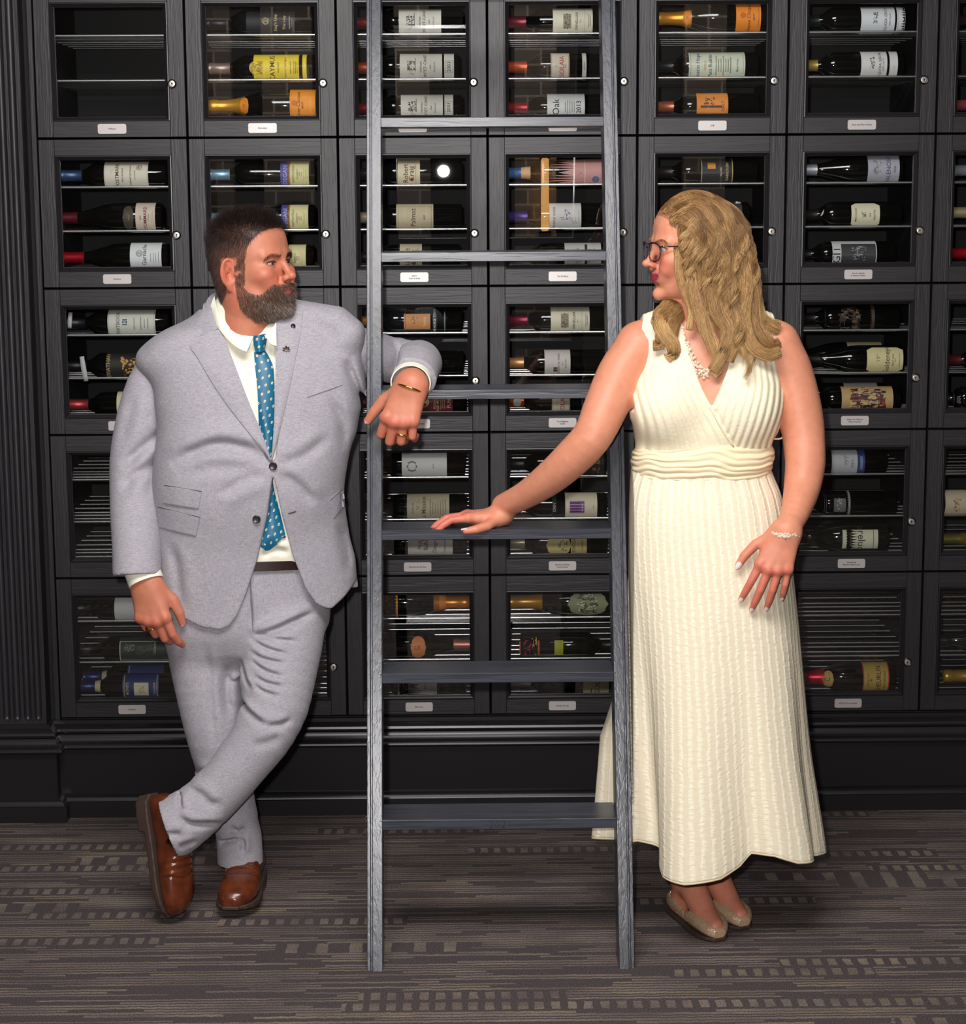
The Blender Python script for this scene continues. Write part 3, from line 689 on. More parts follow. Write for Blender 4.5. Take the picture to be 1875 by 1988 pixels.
# ---- third row
bottle(3, 0, 0, 'claret', 330, (34, 36, 44), (212, 304), (216, 214, 202), [('t', 'TEXTBOOK', .22, .0105, (70, 70, 72)), ('r', .31, .41, -.004, .012, (60, 76, 110)), ('t', 'E', .36, .007, WHT, .004), ('t', 'NAPA VALLEY', .56, .0042, GREY)]+fine(.66, .88, 3)+frame(GREY, .02, .040, .006), 'white label with a small blue square, above the man\'s shoulder')
bottle(3, 0, 1, 'claret', 330, (30, 30, 30), (206, 300), (38, 34, 32), [('t', 'LEVIATHAN', .05, .0125, (196, 160, 90)), ('a', .45, .004, .040, .050, (220, 160, 70), 36, 41)], 'black label with gold print beside the man\'s sleeve')
bottle(3, 0, 2, 'claret', 330, (170, 60, 66), (224, 300), (226, 216, 180), (), 'red-capped bottle half hidden by the man\'s shoulder', extra=())
bottle(3, 2, 0, 'claret', 898, (176, 120, 50), (785, 836), (206, 146, 96), [('a', .4, .004, .018, .020, (90, 60, 40), 9, 4), ('t', 'Serra', .78, .0095, (236, 200, 150)), ('r', .04, .06, -.05, .05, (120, 80, 50))], 'bottle with copper label and white upright lettering left of centre', arc=.62, extra=[((840, 849), (20, 20, 22), [('t', 'ONE HORSE TOWN', .5, .0085, WHT)]), ((862, 866), (20, 20, 22), [('r', .3, .6, -.03, .03, (150, 150, 150))])])
bottle(3, 2, 1, 'claret', 900, (30, 30, 32), None, PAPER, (), 'plain dark bottle beyond the man\'s elbow')
bottle(3, 2, 2, 'claret', 906, (90, 30, 44), (805, 878), (118, 34, 52), [('o', .24, .004, .014, (206, 190, 140)), ('a', .24, .004, .022, .020, (110, 90, 60), 16, 12), ('t', 'POGGIO', .52, .0062, (220, 196, 150)), ('t', 'ALLE MURA', .60, .0075, (220, 196, 150)), ('t', 'FLN', .90, .012, (220, 196, 150))]+fine(.66, .8, 3, (196, 150, 120)), 'bottle with burgundy label under the man\'s cuff')
bottle(3, 3, 0, 'claret', 1187, (128, 34, 56), (1069, 1144), (216, 210, 186), orn, 'cream estate label with wine-red capsule, above the third ladder rung')
bottle(3, 3, 1, 'claret', 1180, (196, 140, 90), (1057, 1107), (206, 198, 192), [('t', 'GUADO AL TASSO', .20+.35, .0058, (80, 74, 74)), ('r', .34, .50, -.026, -.010, (54, 50, 52)), ('t', '2012', .70, .004, GREY), ('t', 'BOLGHERI', .82, .0042, GREY), ('a', .16, -.018, .006, .006, BLK, 8, 3)], 'grey-pink label with a black diamond over the third rung')
bottle(3, 3, 2, 'claret', 1180, (226, 104, 40), (1071, 1106), (226, 214, 196), sol, 'orange-capped bottle under the third rung, white tag round the neck', extra=[((996, 1012), ((230, 228, 222), 'round'), ())])
bottle(3, 5, 0, 'claret', 1745, (34, 26, 24), (1600, 1695), (74, 56, 44), [('a', .5, 0, .095*.6, .07, (40, 28, 22), 60, 51), ('a', .5, 0, .05, .07, (110, 86, 66), 30, 52)], 'bottle with dark brown patterned label beside the woman\'s shoulder')
bottle(3, 5, 1, 'burgundy', 1757, (36, 30, 28), (1682, 1752), ((228, 216, 164), 'oct'), [('t', 'Goldeneye', .56, .0165, (60, 54, 44)), ('a', .30, .006, .010, .020, (70, 66, 56), 18, 61), ('t', 'PINOT NOIR', .72, .0048, (110, 100, 70)), ('t', '2014', .78, .004, GREY), ('t', 'ANDERSON VALLEY', .90, .0036, GREY)], 'bottle with eight-sided pale yellow label and a small bird')
bottle(3, 5, 1, 'burgundy', 1716, (36, 30, 28), (1645, 1712), (226, 218, 170), [('r', .06, .94, .032, .034, GREY)], 'pale label just showing behind the eight-sided yellow one', slot=1)
bottle(3, 5, 2, 'claret', 1752, (26, 26, 26), (1635, 1735), (206, 172, 120), [('a', .5, .0, .085, .070, (120, 60, 50), 80, 71), ('a', .5, 0, .085, .070, (60, 44, 60), 80, 72), ('a', .5, 0, .085, .07, (232, 206, 150), 60, 73), ('o', .78, -.012, .011, (206, 60, 44)), ('a', .78, -.012, .014, .014, (90, 30, 30), 10, 74)], 'bottle with a busy multicoloured label at the bottom of the locker')
bottle(3, 5, 2, 'claret', 1722, (26, 26, 26), (1640, 1705), (190, 190, 192), (), 'white label behind the busy multicoloured one', slot=1)
bottle(3, 6, 1, 'claret', 2030, (110, 40, 44), (1920, 1990), PAPER, (), 'dark red-necked bottle at the picture edge, third row')
bottle(3, 6, 2, 'claret', 2010, (30, 30, 32), (1855, 1900), (34, 34, 36), [('t', 'BXN', .2, .010, (150, 150, 150))], 'dark bottle with dotted print at the picture edge')
# ---- fourth row
bottle(4, 2, 0, 'claret', 903, (30, 30, 34), (781, 868), (214, 212, 210), [('t', 'O', .24, .034, (110, 112, 116)), ('o', .24, 0, .0085, (214, 212, 210)), ('t', 'OPUS', .70, .004, GREY)], 'white label with a large ring, behind the ladder above the woman\'s fingers')
bottle(4, 2, 1, 'claret', 905, (44, 40, 40), (790, 872), (196, 184, 154), [('t', 'La Mission', .40, .0135, (84, 74, 60)), ('t', 'GRAND VIN', .14, .0048, (120, 108, 84)), ('a', .26, .008, .010, .030, (150, 138, 112), 20, 81)]+fine(.52, .94, 7, (130, 118, 92), .028), 'tan label with fine print, level with the woman\'s fingertips')
bottle(4, 2, 2, 'claret', 905, (60, 50, 44), (791, 878), (220, 214, 204), [('o', .34, .004, .016, (196, 182, 170)), ('a', .34, .004, .026, .026, (126, 110, 104), 44, 82), ('t', 'Diego', .60, .0120, (84, 78, 80)), ('t', 'Cabernet', .82, .008, (110, 104, 104))], 'white label with round grey seal below the fourth rung')
bottle(4, 3, 0, 'claret', 1178, (30, 30, 30), (1120, 1172), (36, 32, 30), [('a', .7, .0, .02, .05, (170, 140, 80), 36, 83)], 'black bottle with scattered gold print behind the woman\'s forearm', arc=1.2)
bottle(4, 3, 1, 'claret', 1178, (30, 30, 34), (1097, 1159), (222, 212, 186), [('r', .14, .60, -.018, .018, (110, 44, 130)), ('t', 'MAXIME', .54, .005, (210, 190, 210)), ('t', 'NAPA', .88, .0036, GREY)], 'cream label with a purple square beside the woman\'s forearm', extra=[((1072, 1080), (18, 18, 20), [('t', 'CAIN', .5, .0085, (196, 196, 200))])])
bottle(4, 3, 2, 'claret', 1180, (190, 188, 150), (1060, 1109), ((226, 208, 140), 'round'), [('a', .7, -.002, .018, .030, (84, 78, 60), 34, 84), ('r', .48, .58, -.006, .006, (150, 140, 90))], 'yellow rounded label with a tower drawing below the fourth rung', extra=[((1108, 1139), (216, 200, 134), [('t', 'ROCCA', .2, .010, (110, 100, 60)), ('t', 'Consuelo', .7, .006, (120, 110, 70))])])
bottle(4, 5, 0, 'claret', 1720, (40, 44, 40), (1612, 1662), (196, 196, 200), [('a', .55, .008, .012, .030, (120, 124, 134), 22, 85), ('t', 'SVJVL', .8, .008, GREY)], 'white and blue label at the top of the fourth-row locker by the woman\'s elbow', extra=[((1663, 1676), (50, 66, 120), [('r', .3, .7, -.02, .02, (120, 134, 180))])])
bottle(4, 5, 1, 'claret', 1742, (40, 40, 40), (1600, 1650), (150, 146, 142), [('r', .36, .82, -.020, .020, (110, 108, 106)), ('a', .58, 0, .016, .036, (196, 194, 190), 26, 86), ('r', .06, .08, -.04, .04, (100, 98, 96))], 'grey label with rows of small windows beside the woman\'s forearm')
bottle(4, 5, 2, 'magnum', 1728, (30, 32, 30), (1636, 1705), (220, 218, 190), [('t', 'prelude', .52, .0230, (44, 44, 40), -.004, 1), ('t', 'POUILLY FUME', .22, .0045, (110, 108, 92), 0, 1), ('r', .86, .88, -.03, .03, GREY)], 'large dark bottle with an upside-down script label next to the woman\'s bracelet', arc=.62, glass='green')
bottle(4, 6, 1, 'claret', 1828, (110, 100, 70), (1834, 1878), (214, 200, 170), [('a', .5, 0, .02, .04, (150, 90, 70), 24, 87)], 'cream and pink label at the picture edge, fourth row', right=True)
bottle(4, 6, 2, 'burgundy', 2030, (130, 120, 60), None, PAPER, (), 'golden white-wine bottle at the picture edge', glass='gold')
# ---- bottom row
bottle(5, 0, 0, 'claret', 335, (30, 34, 34), (225, 310), (206, 206, 204), (), 'white label behind the man\'s hand')
bottle(5, 0, 1, 'claret', 345, (30, 34, 30), (232, 330), (46, 54, 48), [('r', .0, .02, -.030, .030, (196, 200, 180)), ('r', 0, 1, .029, .031, (196, 200, 180)), ('r', 0, 1, -.031, -.029, (196, 200, 180)), ('a', .2, .012, .03, .02, (110, 124, 104), 40, 91), ('a', .5, 0, .05, .04, (66, 78, 66), 40, 92), ('t', 'Galerie', .7, .009, (160, 160, 140), .01)], 'dark green landscape label with white border beside the man\'s leg')
bottle(5, 0, 2, 'claret', 345, (40, 56, 104), (235, 306), (40, 58, 108), [('r', .32, .72, -.022, .018, (226, 216, 186)), ('a', .52, -.002, .016, .022, (190, 160, 90), 40, 93), ('t', 'MONTE', .14, .0085, (206, 186, 120)), ('t', 'COLLINA', .88, .0068, (206, 200, 180)), ('r', .04, .06, -.045, .045, (206, 186, 120)), ('r', .94, .96, -.045, .045, (206, 186, 120))], 'blue label with a cream picture at the bottom of the leftmost column', extra=[((179, 190), (206, 196, 150), [('t', 'DOCG', .5, .006, (60, 60, 60)), ('r', .0, .12, -.02, .02, (190, 160, 70))])])
bottle(5, 0, 2, 'claret', 352, (40, 56, 104), (245, 316), (40, 58, 108), [('r', .04, .06, -.045, .045, (206, 186, 120))], 'blue-capped bottle behind the blue-labelled one', slot=1, extra=[((193, 203), (196, 190, 160), ())])
bottle(5, 2, 0, 'fizz', 703, (226, 140, 50), (700, 773), (236, 150, 40), [('t', 'Ponsardin', .72, .010, (90, 50, 10))], 'orange label and orange neck, neck pointing right, top of the bottom-row locker', right=True, extra=[((853, 866), (226, 140, 50), ())])
bottle(5, 2, 1, 'burgundy', 720, (176, 120, 104), None, PAPER, (), 'bottle with round orange sticker, copper neck pointing right', right=True, extra=[((797, 827), ((226, 140, 80), 'round'), [('t', 'VL', .5, .012, (120, 60, 30)), ('t', 'brut', .3, .005, (120, 60, 30))])])
bottle(5, 2, 2, 'claret', 905, (60, 60, 64), (771, 847), (206, 206, 196), [('a', .14, -.004, .022, .030, (110, 106, 100), 30, 94), ('t', 'Pinot', .70, .006, GREY), ('t', 'Noir', .42, .005, GREY)], 'white label with a grey drawing under the fifth rung')
bottle(5, 3, 0, 'fizz', 1192, (200, 140, 50), (1101, 1180), ((150, 154, 120), 'shield'), [('a', .5, 0, .05, .06, (74, 80, 54), 60, 95), ('a', .5, .004, .05, .05, (206, 206, 180), 40, 96)], 'orange-capped bottle with a silvery shield label behind the right ladder rail', glass='green')
bottle(5, 3, 1, 'claret', 1010, (40, 40, 40), (1008, 1047), (206, 90, 50), [('a', .4, .0, .02, .05, (170, 40, 50), 22, 97), ('a', .75, .004, .014, .05, (230, 190, 80), 16, 98)], 'bottle with red and yellow label and a yellow-green band, above the fifth rung', arc=.62, right=True, extra=[((1076, 1093), (176, 176, 40), ())])
bottle(5, 3, 2, 'claret', 1190, (190, 190, 190), (1132, 1182), (222, 208, 150), [('t', 'GOLPE', .56, .0160, (70, 64, 44)), ('r', .3, .34, -.03, -.01, BLK)], 'cream label with black capitals under the fifth rung beside the rail')
bottle(5, 5, 2, 'fizz', 1742, (196, 24, 54), (1676, 1727), (196, 164, 84), [('r', .0, .04, -.06, .06, (190, 30, 50)), ('r', .96, 1., -.06, .06, (190, 30, 50)), ('t', 'CHEURLIN', .60, .0145, (60, 46, 24)), ('o', .30, .0, .004, (150, 110, 50)), ('t', 'GRANDE CUVEE', .20, .0042, (110, 84, 40)), ('t', 'BRUT SPECIALE', .82, .0062, (90, 70, 36))], 'red-foiled sparkling bottle with gold label beside the woman\'s skirt', extra=[((1598, 1620), ((206, 170, 90), 'round'), [('t', 'C', .5, .014, (70, 54, 24))])])
bottle(5, 6, 1, 'burgundy', 2000, (50, 50, 54), None, PAPER, (), 'dark bottle on the middle rods at the picture edge, bottom row', glass='green')
bottle(5, 6, 2, 'fizz', 2045, (206, 164, 70), None, PAPER, (), 'gold-foiled neck at the bottom right of the locker wall')
# ---- paper tags hanging from bottle necks
def paper_tag(name, x, y, Y, w, h, tilt, desc):
    b = MB(); N = 6
    V = [(sx*w/2*(1-.25*abs(i/N-.5)), -.004*math.sin(i/N*3.1), h*(i/N-.5)) for i in range(N+1) for sx in (-1, 1)]
    b.add(V, [(2*i, 2*i+1, 2*i+3, 2*i+2) for i in range(N)])
    P = px(x, y, Y)
    o = b.build(name, paint((206, 204, 206)), None, True, loc=P)
    o.rotation_euler = (0, tilt, 0)
    m_ = o.modifiers.new('thick', 'SOLIDIFY'); m_.thickness = .0006
    return tag(o, desc, 'tag', 'paper tags on bottle necks')
paper_tag('paper_tag', 136, 622, .05, .012, .044, .10, 'small folded paper tag at the neck of the bottle left of the man\'s shoulder')
paper_tag('paper_tag', 163, 716, .028, .014, .070, -.14, 'white paper tag curling from the rods beside the man\'s arm')
paper_tag('paper_tag', 1431, 402, .05, .016, .030, .2, 'white paper tag showing behind the woman\'s hair')
paper_tag('paper_tag', 1600, 415, .045, .016, .022, .5, 'torn pale paper tag on the neck beside the eight-sided label')
# ================================================================== solid modelling on a grid (for bodies and clothes)
def smin(a, b, k):
    if k <= 0: return np.minimum(a, b)
    h = np.maximum(k-np.abs(a-b), 0)/k
    return np.minimum(a, b)-h*h*k*.25
def smax(a, b, k): return -smin(-a, -b, k)

class Vol:
    def __init__(s, lo, hi, h):
        s.lo = np.array(lo, float); s.h = h
        s.n = np.ceil((np.array(hi, float)-s.lo)/h).astype(int)+1
        s.f = np.full(tuple(s.n), .2, np.float32)
    def box(s, lo, hi):
        a = np.clip(np.floor((np.array(lo)-s.lo)/s.h).astype(int), 0, s.n); b = np.clip(np.ceil((np.array(hi)-s.lo)/s.h).astype(int)+1, 0, s.n)
        if np.any(b <= a): return None
        ax = [(s.lo[i]+s.h*np.arange(a[i], b[i])).astype(np.float32) for i in range(3)]
        return tuple(slice(p, q) for p, q in zip(a, b)), ax[0][:, None, None], ax[1][None, :, None], ax[2][None, None, :]
    def op(s, fn, lo, hi, k=0.0, mode='add', m=.02):
        q = s.box(np.array(lo)-m-k, np.array(hi)+m+k)
        if q is None: return s
        sl, x, y, z = q
        d = np.asarray(fn(x, y, z), np.float32)
        f = s.f[sl]
        if mode == 'add': s.f[sl] = smin(f, d, k)
        elif mode == 'cut': s.f[sl] = smax(f, -d, k)
        elif mode == 'and': s.f[sl] = smax(f, d, k)
        elif mode == 'shift': s.f[sl] = f+d
        return s
    def all(s, fn, mode='and', k=0.0):
        hi = s.lo+s.h*(s.n-1); return s.op(fn, s.lo, hi, k, mode)
    # ---- primitives
    def ell(s, c, r, R=None, k=.01, mode='add'):
        c = np.array(c, float); r = np.array(r, float); e = max(r) if R is not None else r
        def fn(x, y, z):
            X, Y, Z = x-c[0], y-c[1], z-c[2]
            if R is not None: X, Y, Z = (R[0][0]*X+R[0][1]*Y+R[0][2]*Z, R[1][0]*X+R[1][1]*Y+R[1][2]*Z, R[2][0]*X+R[2][1]*Y+R[2][2]*Z)
            k0 = np.sqrt((X/r[0])**2+(Y/r[1])**2+(Z/r[2])**2)+1e-6
            k1 = np.sqrt((X/r[0]**2)**2+(Y/r[1]**2)**2+(Z/r[2]**2)**2)+1e-6
            return k0*(k0-1)/k1
        return s.op(fn, c-e, c+e, k, mode)
    def cap(s, a, b, ra, rb, k=.01, mode='add', flat=None):
        """round cone; flat = (direction, ratio): radius along that direction is multiplied by ratio"""
        a = np.array(a, float); b = np.array(b, float); ab = b-a; L = max(float(ab@ab), 1e-12)
        R = max(ra, rb)*(max(1, flat[1]) if flat else 1)
        def fn(x, y, z):
            X, Y, Z = x-a[0], y-a[1], z-a[2]
            t = np.clip((X*ab[0]+Y*ab[1]+Z*ab[2])/L, 0, 1)
            X = X-t*ab[0]; Y = Y-t*ab[1]; Z = Z-t*ab[2]
            d2 = X*X+Y*Y+Z*Z; sc = 1.0
            if flat:
                u = flat[0]; q = X*u[0]+Y*u[1]+Z*u[2]; d2 = d2+q*q*(1/flat[1]**2-1); sc = min(1.0, .5+.5*flat[1])
            return (np.sqrt(np.maximum(d2, 0))-(ra+(rb-ra)*t))*sc
        return s.op(fn, np.minimum(a, b)-R, np.maximum(a, b)+R, k, mode)
    def chain(s, pts, rad, k=.01, mode='add', flat=None):
        """one tube through pts (segments joined without bulges)"""
        pts = [np.array(p, float) for p in pts]
        R = max(rad)*(max(1, flat[1]) if flat else 1)
        lo, hi = np.min(pts, 0)-R, np.max(pts, 0)+R
        def fn(x, y, z):
            out = None
            for i in range(len(pts)-1):
                a, b, ra, rb = pts[i], pts[i+1], rad[i], rad[i+1]; ab = b-a; L = max(float(ab@ab), 1e-12)
                X, Y, Z = x-a[0], y-a[1], z-a[2]
                t = np.clip((X*ab[0]+Y*ab[1]+Z*ab[2])/L, 0, 1)
                X = X-t*ab[0]; Y = Y-t*ab[1]; Z = Z-t*ab[2]
                d2 = X*X+Y*Y+Z*Z; sc = 1.0
                if flat:
                    u = flat[0]; q = X*u[0]+Y*u[1]+Z*u[2]; d2 = d2+q*q*(1/flat[1]**2-1); sc = min(1.0, .5+.5*flat[1])
                d = (np.sqrt(np.maximum(d2, 0))-(ra+(rb-ra)*t))*sc
                out = d if out is None else np.minimum(out, d)
            return out
        return s.op(fn, lo, hi, k, mode)
    def loft(s, tab, n=2.2, k=.01, yaw=0.0, mode='add'):
        """stack of rounded ellipses: rows (z, cx, cy, a, b)"""
        T = np.array(sorted([tuple(map(float, r)) for r in tab]))
        c_, s_ = math.cos(yaw), math.sin(yaw)
        lo = [np.min(T[:, 1]-T[:, 3])-.03, np.min(T[:, 2]-T[:, 4])-.03, T[0, 0]]; hi = [np.max(T[:, 1]+T[:, 3])+.03, np.max(T[:, 2]+T[:, 4])+.03, T[-1, 0]]
        def fn(x, y, z):
            zz = z.ravel(); g = [spline(T[:, 0], T[:, i], zz)[None, None, :].astype(np.float32) for i in (1, 2, 3, 4)]
            X, Y = x-g[0], y-g[1]
            u, v = X*c_+Y*s_, -X*s_+Y*c_
            ua, vb = np.abs(u/g[2]), np.abs(v/g[3])
            k0 = (ua**n+vb**n)**(1/n)+1e-6
            k1 = np.sqrt((u/g[2]**2)**2+(v/g[3]**2)**2)+1e-6
            d = k0*(k0-1)/k1*np.clip(k0, .3, 1) if False else (k0-1)*k0/k1
            d = np.minimum(d, .15)
            e = np.maximum(z-T[-1, 0], T[0, 0]-z)
            return np.maximum(d, e)
        return s.op(fn, lo, hi, k, mode)
    # ---- surface
    def mesh(s, smooth=1):
        f = s.f; ins = f < 0
        n = s.n
        c = np.zeros(tuple(n-1), np.uint8)
        for i in (0, 1):
            for j in (0, 1):
                for k in (0, 1): c += ins[i:n[0]-1+i, j:n[1]-1+j, k:n[2]-1+k]
        act = np.flatnonzero((c > 0) & (c < 8)); del c
        I, J, K = np.unravel_index(act, tuple(n-1))
        val = {}
        for i in (0, 1):
            for j in (0, 1):
                for k in (0, 1): val[i, j, k] = f[I+i, J+j, K+k].astype(np.float64)
        P = np.zeros((len(act), 3)); W = np.zeros(len(act))
        cs = list(val)
        for a in cs:
            for ax in range(3):
                if a[ax] == 0:
                    b = list(a); b[ax] = 1; b = tuple(b)
                    va, vb = val[a], val[b]; m = (va < 0) != (vb < 0)
                    t = np.where(m, va/np.where(m, va-vb, 1), 0)
                    for d in range(3): P[:, d] += np.where(m, a[d]+(t if d == ax else 0), 0)
                    W += m
        P /= W[:, None]
        V = s.lo+s.h*(np.stack([I, J, K], 1)+P)
        idx = np.full(int(np.prod(n-1)), -1, np.int32); idx[act] = np.arange(len(act), dtype=np.int32); idx = idx.reshape(tuple(n-1))
        Q = []
        for ax in range(3):
            o1, o2 = [(1, 2), (2, 0), (0, 1)][ax]
            sl0 = [slice(None)]*3; sl1 = [slice(None)]*3
            for o in (o1, o2): sl0[o] = slice(1, n[o]-1); sl1[o] = slice(1, n[o]-1)
            sl0[ax] = slice(0, n[ax]-1); sl1[ax] = slice(1, n[ax])
            A, B = ins[tuple(sl0)], ins[tuple(sl1)]
            e = np.stack(np.nonzero(A != B), 1)
            flip = A[tuple(e.T)]
            e[:, o1] += 1; e[:, o2] += 1
            def cell(d1, d2):
                q = e.copy(); q[:, o1] -= d1; q[:, o2] -= d2; return idx[q[:, 0], q[:, 1], q[:, 2]]
            q = np.stack([cell(1, 1), cell(0, 1), cell(0, 0), cell(1, 0)], 1)
            q[~flip] = q[~flip][:, ::-1]; Q.append(q)
        Q = np.concatenate(Q)
        Q = Q[(Q >= 0).all(1)]
        for _ in range(smooth):
            acc = np.zeros_like(V); cnt = np.zeros(len(V))
            for a, b in ((0, 1), (1, 2), (2, 3), (3, 0)):
                for u, v in ((a, b), (b, a)):
                    for d in range(3): acc[:, d] += np.bincount(Q[:, u], V[Q[:, v], d], len(V))
                    cnt += np.bincount(Q[:, u], minlength=len(V))
            V = V*.5+.5*acc/np.maximum(cnt, 1)[:, None]
        return V, Q
    def front(s):
        """first surface met along +Y on every (x, z) column"""
        ins = s.f < 0; hit = ins.any(1); j = ins.argmax(1)
        jj = np.maximum(j-1, 0)
        I, K = np.indices(j.shape)
        a, b = s.f[I, jj, K], s.f[I, j, K]
        t = np.where(a > 0, a/np.maximum(a-b, 1e-9), 0)
        Y = s.lo[1]+s.h*(jj+t)
        return Surf(s.lo, s.h, np.where(hit, Y, np.nan))

class Surf:
    """height map Y(x, z) of a front surface"""
    def __init__(s, lo, h, Y): s.lo, s.h, s.Y = lo, h, Y
    def at(s, X, Z, default):
        i = (X-s.lo[0])/s.h; k = (Z-s.lo[2])/s.h
        i0, k0 = int(i), int(k)
        if i0 < 0 or k0 < 0 or i0+1 >= s.Y.shape[0] or k0+1 >= s.Y.shape[1]: return default
        q = s.Y[i0:i0+2, k0:k0+2]
        if np.isnan(q).any():
            q = q[~np.isnan(q)]; return float(q.min()) if len(q) else default
        a, b = i-i0, k-k0
        return float((q[0, 0]*(1-a)+q[1, 0]*a)*(1-b)+(q[0, 1]*(1-a)+q[1, 1]*a)*b)
    def pix(s, x, y, guess, off=0.0):
        """point of the surface seen at pixel (x, y), lifted off towards the camera"""
        Y = guess
        for _ in range(4):
            P = px(x, y, Y); Y = s.at(P[0], P[2], Y)
        return px(x, y, Y-off)

def spline(xs, ys, q):
    """smooth interpolation (monotone cubic Hermite)"""
    xs = np.asarray(xs, float); ys = np.asarray(ys, float); q = np.asarray(q, float)
    if len(xs) < 3: return np.interp(q, xs, ys)
    h = np.diff(xs); d = np.diff(ys)/h; m = np.zeros(len(xs)); m[0], m[-1] = d[0], d[-1]
    for i in range(1, len(xs)-1):
        m[i] = 0 if d[i-1]*d[i] <= 0 else 2*d[i-1]*d[i]/(d[i-1]+d[i])
    i = np.clip(np.searchsorted(xs, q)-1, 0, len(h)-1)
    t = np.clip((q-xs[i])/h[i], 0, 1)
    return ys[i]*(1+2*t)*(1-t)**2+h[i]*m[i]*t*(1-t)**2+ys[i+1]*t*t*(3-2*t)+h[i]*m[i+1]*t*t*(t-1)

def resample(pts, n):
    """n points evenly along a smooth curve through pts"""
    P = np.array(pts, float); t = np.concatenate([[0], np.cumsum(np.linalg.norm(np.diff(P, axis=0), axis=1))])
    m = 12*len(P); q = np.linspace(0, t[-1], m)
    D = np.stack([spline(t, P[:, i], q) for i in range(P.shape[1])], 1)
    s = np.concatenate([[0], np.cumsum(np.linalg.norm(np.diff(D, axis=0), axis=1))])
    r = np.linspace(0, s[-1], n)
    return np.stack([np.interp(r, s, D[:, i]) for i in range(P.shape[1])], 1)

def poly_sdf(poly):
    """signed distance to a closed polygon in the plane (vectorised)"""
    P = np.array(poly, np.float32)
    def fn(u, v):
        d = np.full(np.broadcast(u, v).shape, 1e9, np.float32); sg = np.zeros(d.shape, bool)
        for i in range(len(P)):
            a, b = P[i-1], P[i]; e = b-a; L = max(float(e@e), 1e-12)
            w0, w1 = u-a[0], v-a[1]
            t = np.clip((w0*e[0]+w1*e[1])/L, 0, 1)
            d = np.minimum(d, (w0-t*e[0])**2+(w1-t*e[1])**2)
            c = ((a[1] <= v) != (b[1] <= v)) & (u < a[0]+(v-a[1])/((b[1]-a[1]) if abs(b[1]-a[1]) > 1e-9 else 1e-9)*e[0])
            sg ^= c
        return np.where(sg, -1, 1)*np.sqrt(d)
    return fn

def join_np(parts):
    V, F, n = [], [], 0
    for v, f in parts: V.append(v); F.append(f+n); n += len(v)
    return np.concatenate(V), np.concatenate(F)

def sheet(rows, th=.0016, name='sheet', uv=False):
    """thin sheet through a grid of world points rows[i][j]; thickness th away from the viewer; returns a mesh"""
    A = np.array(rows, float); n, m = A.shape[:2]
    V = A.reshape(-1, 3); F = [(i*m+j, i*m+j+1, (i+1)*m+j+1, (i+1)*m+j) for i in range(n-1) for j in range(m-1)]
    nv = len(V)
    du = np.gradient(A, axis=0); dv = np.gradient(A, axis=1); N = np.cross(du, dv); N /= np.linalg.norm(N, axis=2)[..., None]+1e-9
    if (N[..., 1]).mean() < 0: N = -N
    B = (A+N*th).reshape(-1, 3)
    F2 = [tuple(q+nv for q in f[::-1]) for f in F]
    rim = [i*m for i in range(n)]; bot = [(n-1)*m+j for j in range(1, m)]; rt = [i*m+m-1 for i in range(n-2, -1, -1)]; tp = [j for j in range(m-2, 0, -1)]
    loop = rim+bot+rt+tp
    F3 = [(loop[i], loop[(i+1) % len(loop)], nv+loop[(i+1) % len(loop)], nv+loop[i]) for i in range(len(loop))]
    me = MB().add(np.concatenate([V, B]), F+F2+F3).mesh(name, True, 50)
    if uv:
        L = me.uv_layers.new(name='UVMap')
        su = np.concatenate([[0], np.cumsum(np.linalg.norm(np.diff(A[:, m//2], axis=0), axis=1))])
        sv = np.array([np.concatenate([[0], np.cumsum(np.linalg.norm(np.diff(A[i], axis=0), axis=1))]) for i in range(n)]); sv -= sv.mean(1)[:, None]
        U = np.stack([sv, np.repeat(su[:, None], m, 1)], -1).reshape(-1, 2); U = np.concatenate([U, U])
        for l in me.loops: L.data[l.index].uv = U[l.vertex_index]
    return me

def strip_on(surf, left, right, guess, n=16, m=8, off=.003, puff=0.0):
    """grid between two pixel polylines laid on a front surface"""
    Lp, Rp = resample(left, n), resample(right, n); rows = []
    for a, b in zip(Lp, Rp):
        r = []
        for j in range(m):
            t = j/(m-1); q = a*(1-t)+b*t
            r.append(surf.pix(q[0], q[1], guess, off+puff*4*t*(1-t)))
        rows.append(r)
    return rows

def basis(fwd, up):
    """rows: forward, left, up"""
    f = np.array(fwd, float); f /= np.linalg.norm(f); u = np.array(up, float); u -= f*(u@f); u /= np.linalg.norm(u)
    return np.stack([f, np.cross(u, f), u])

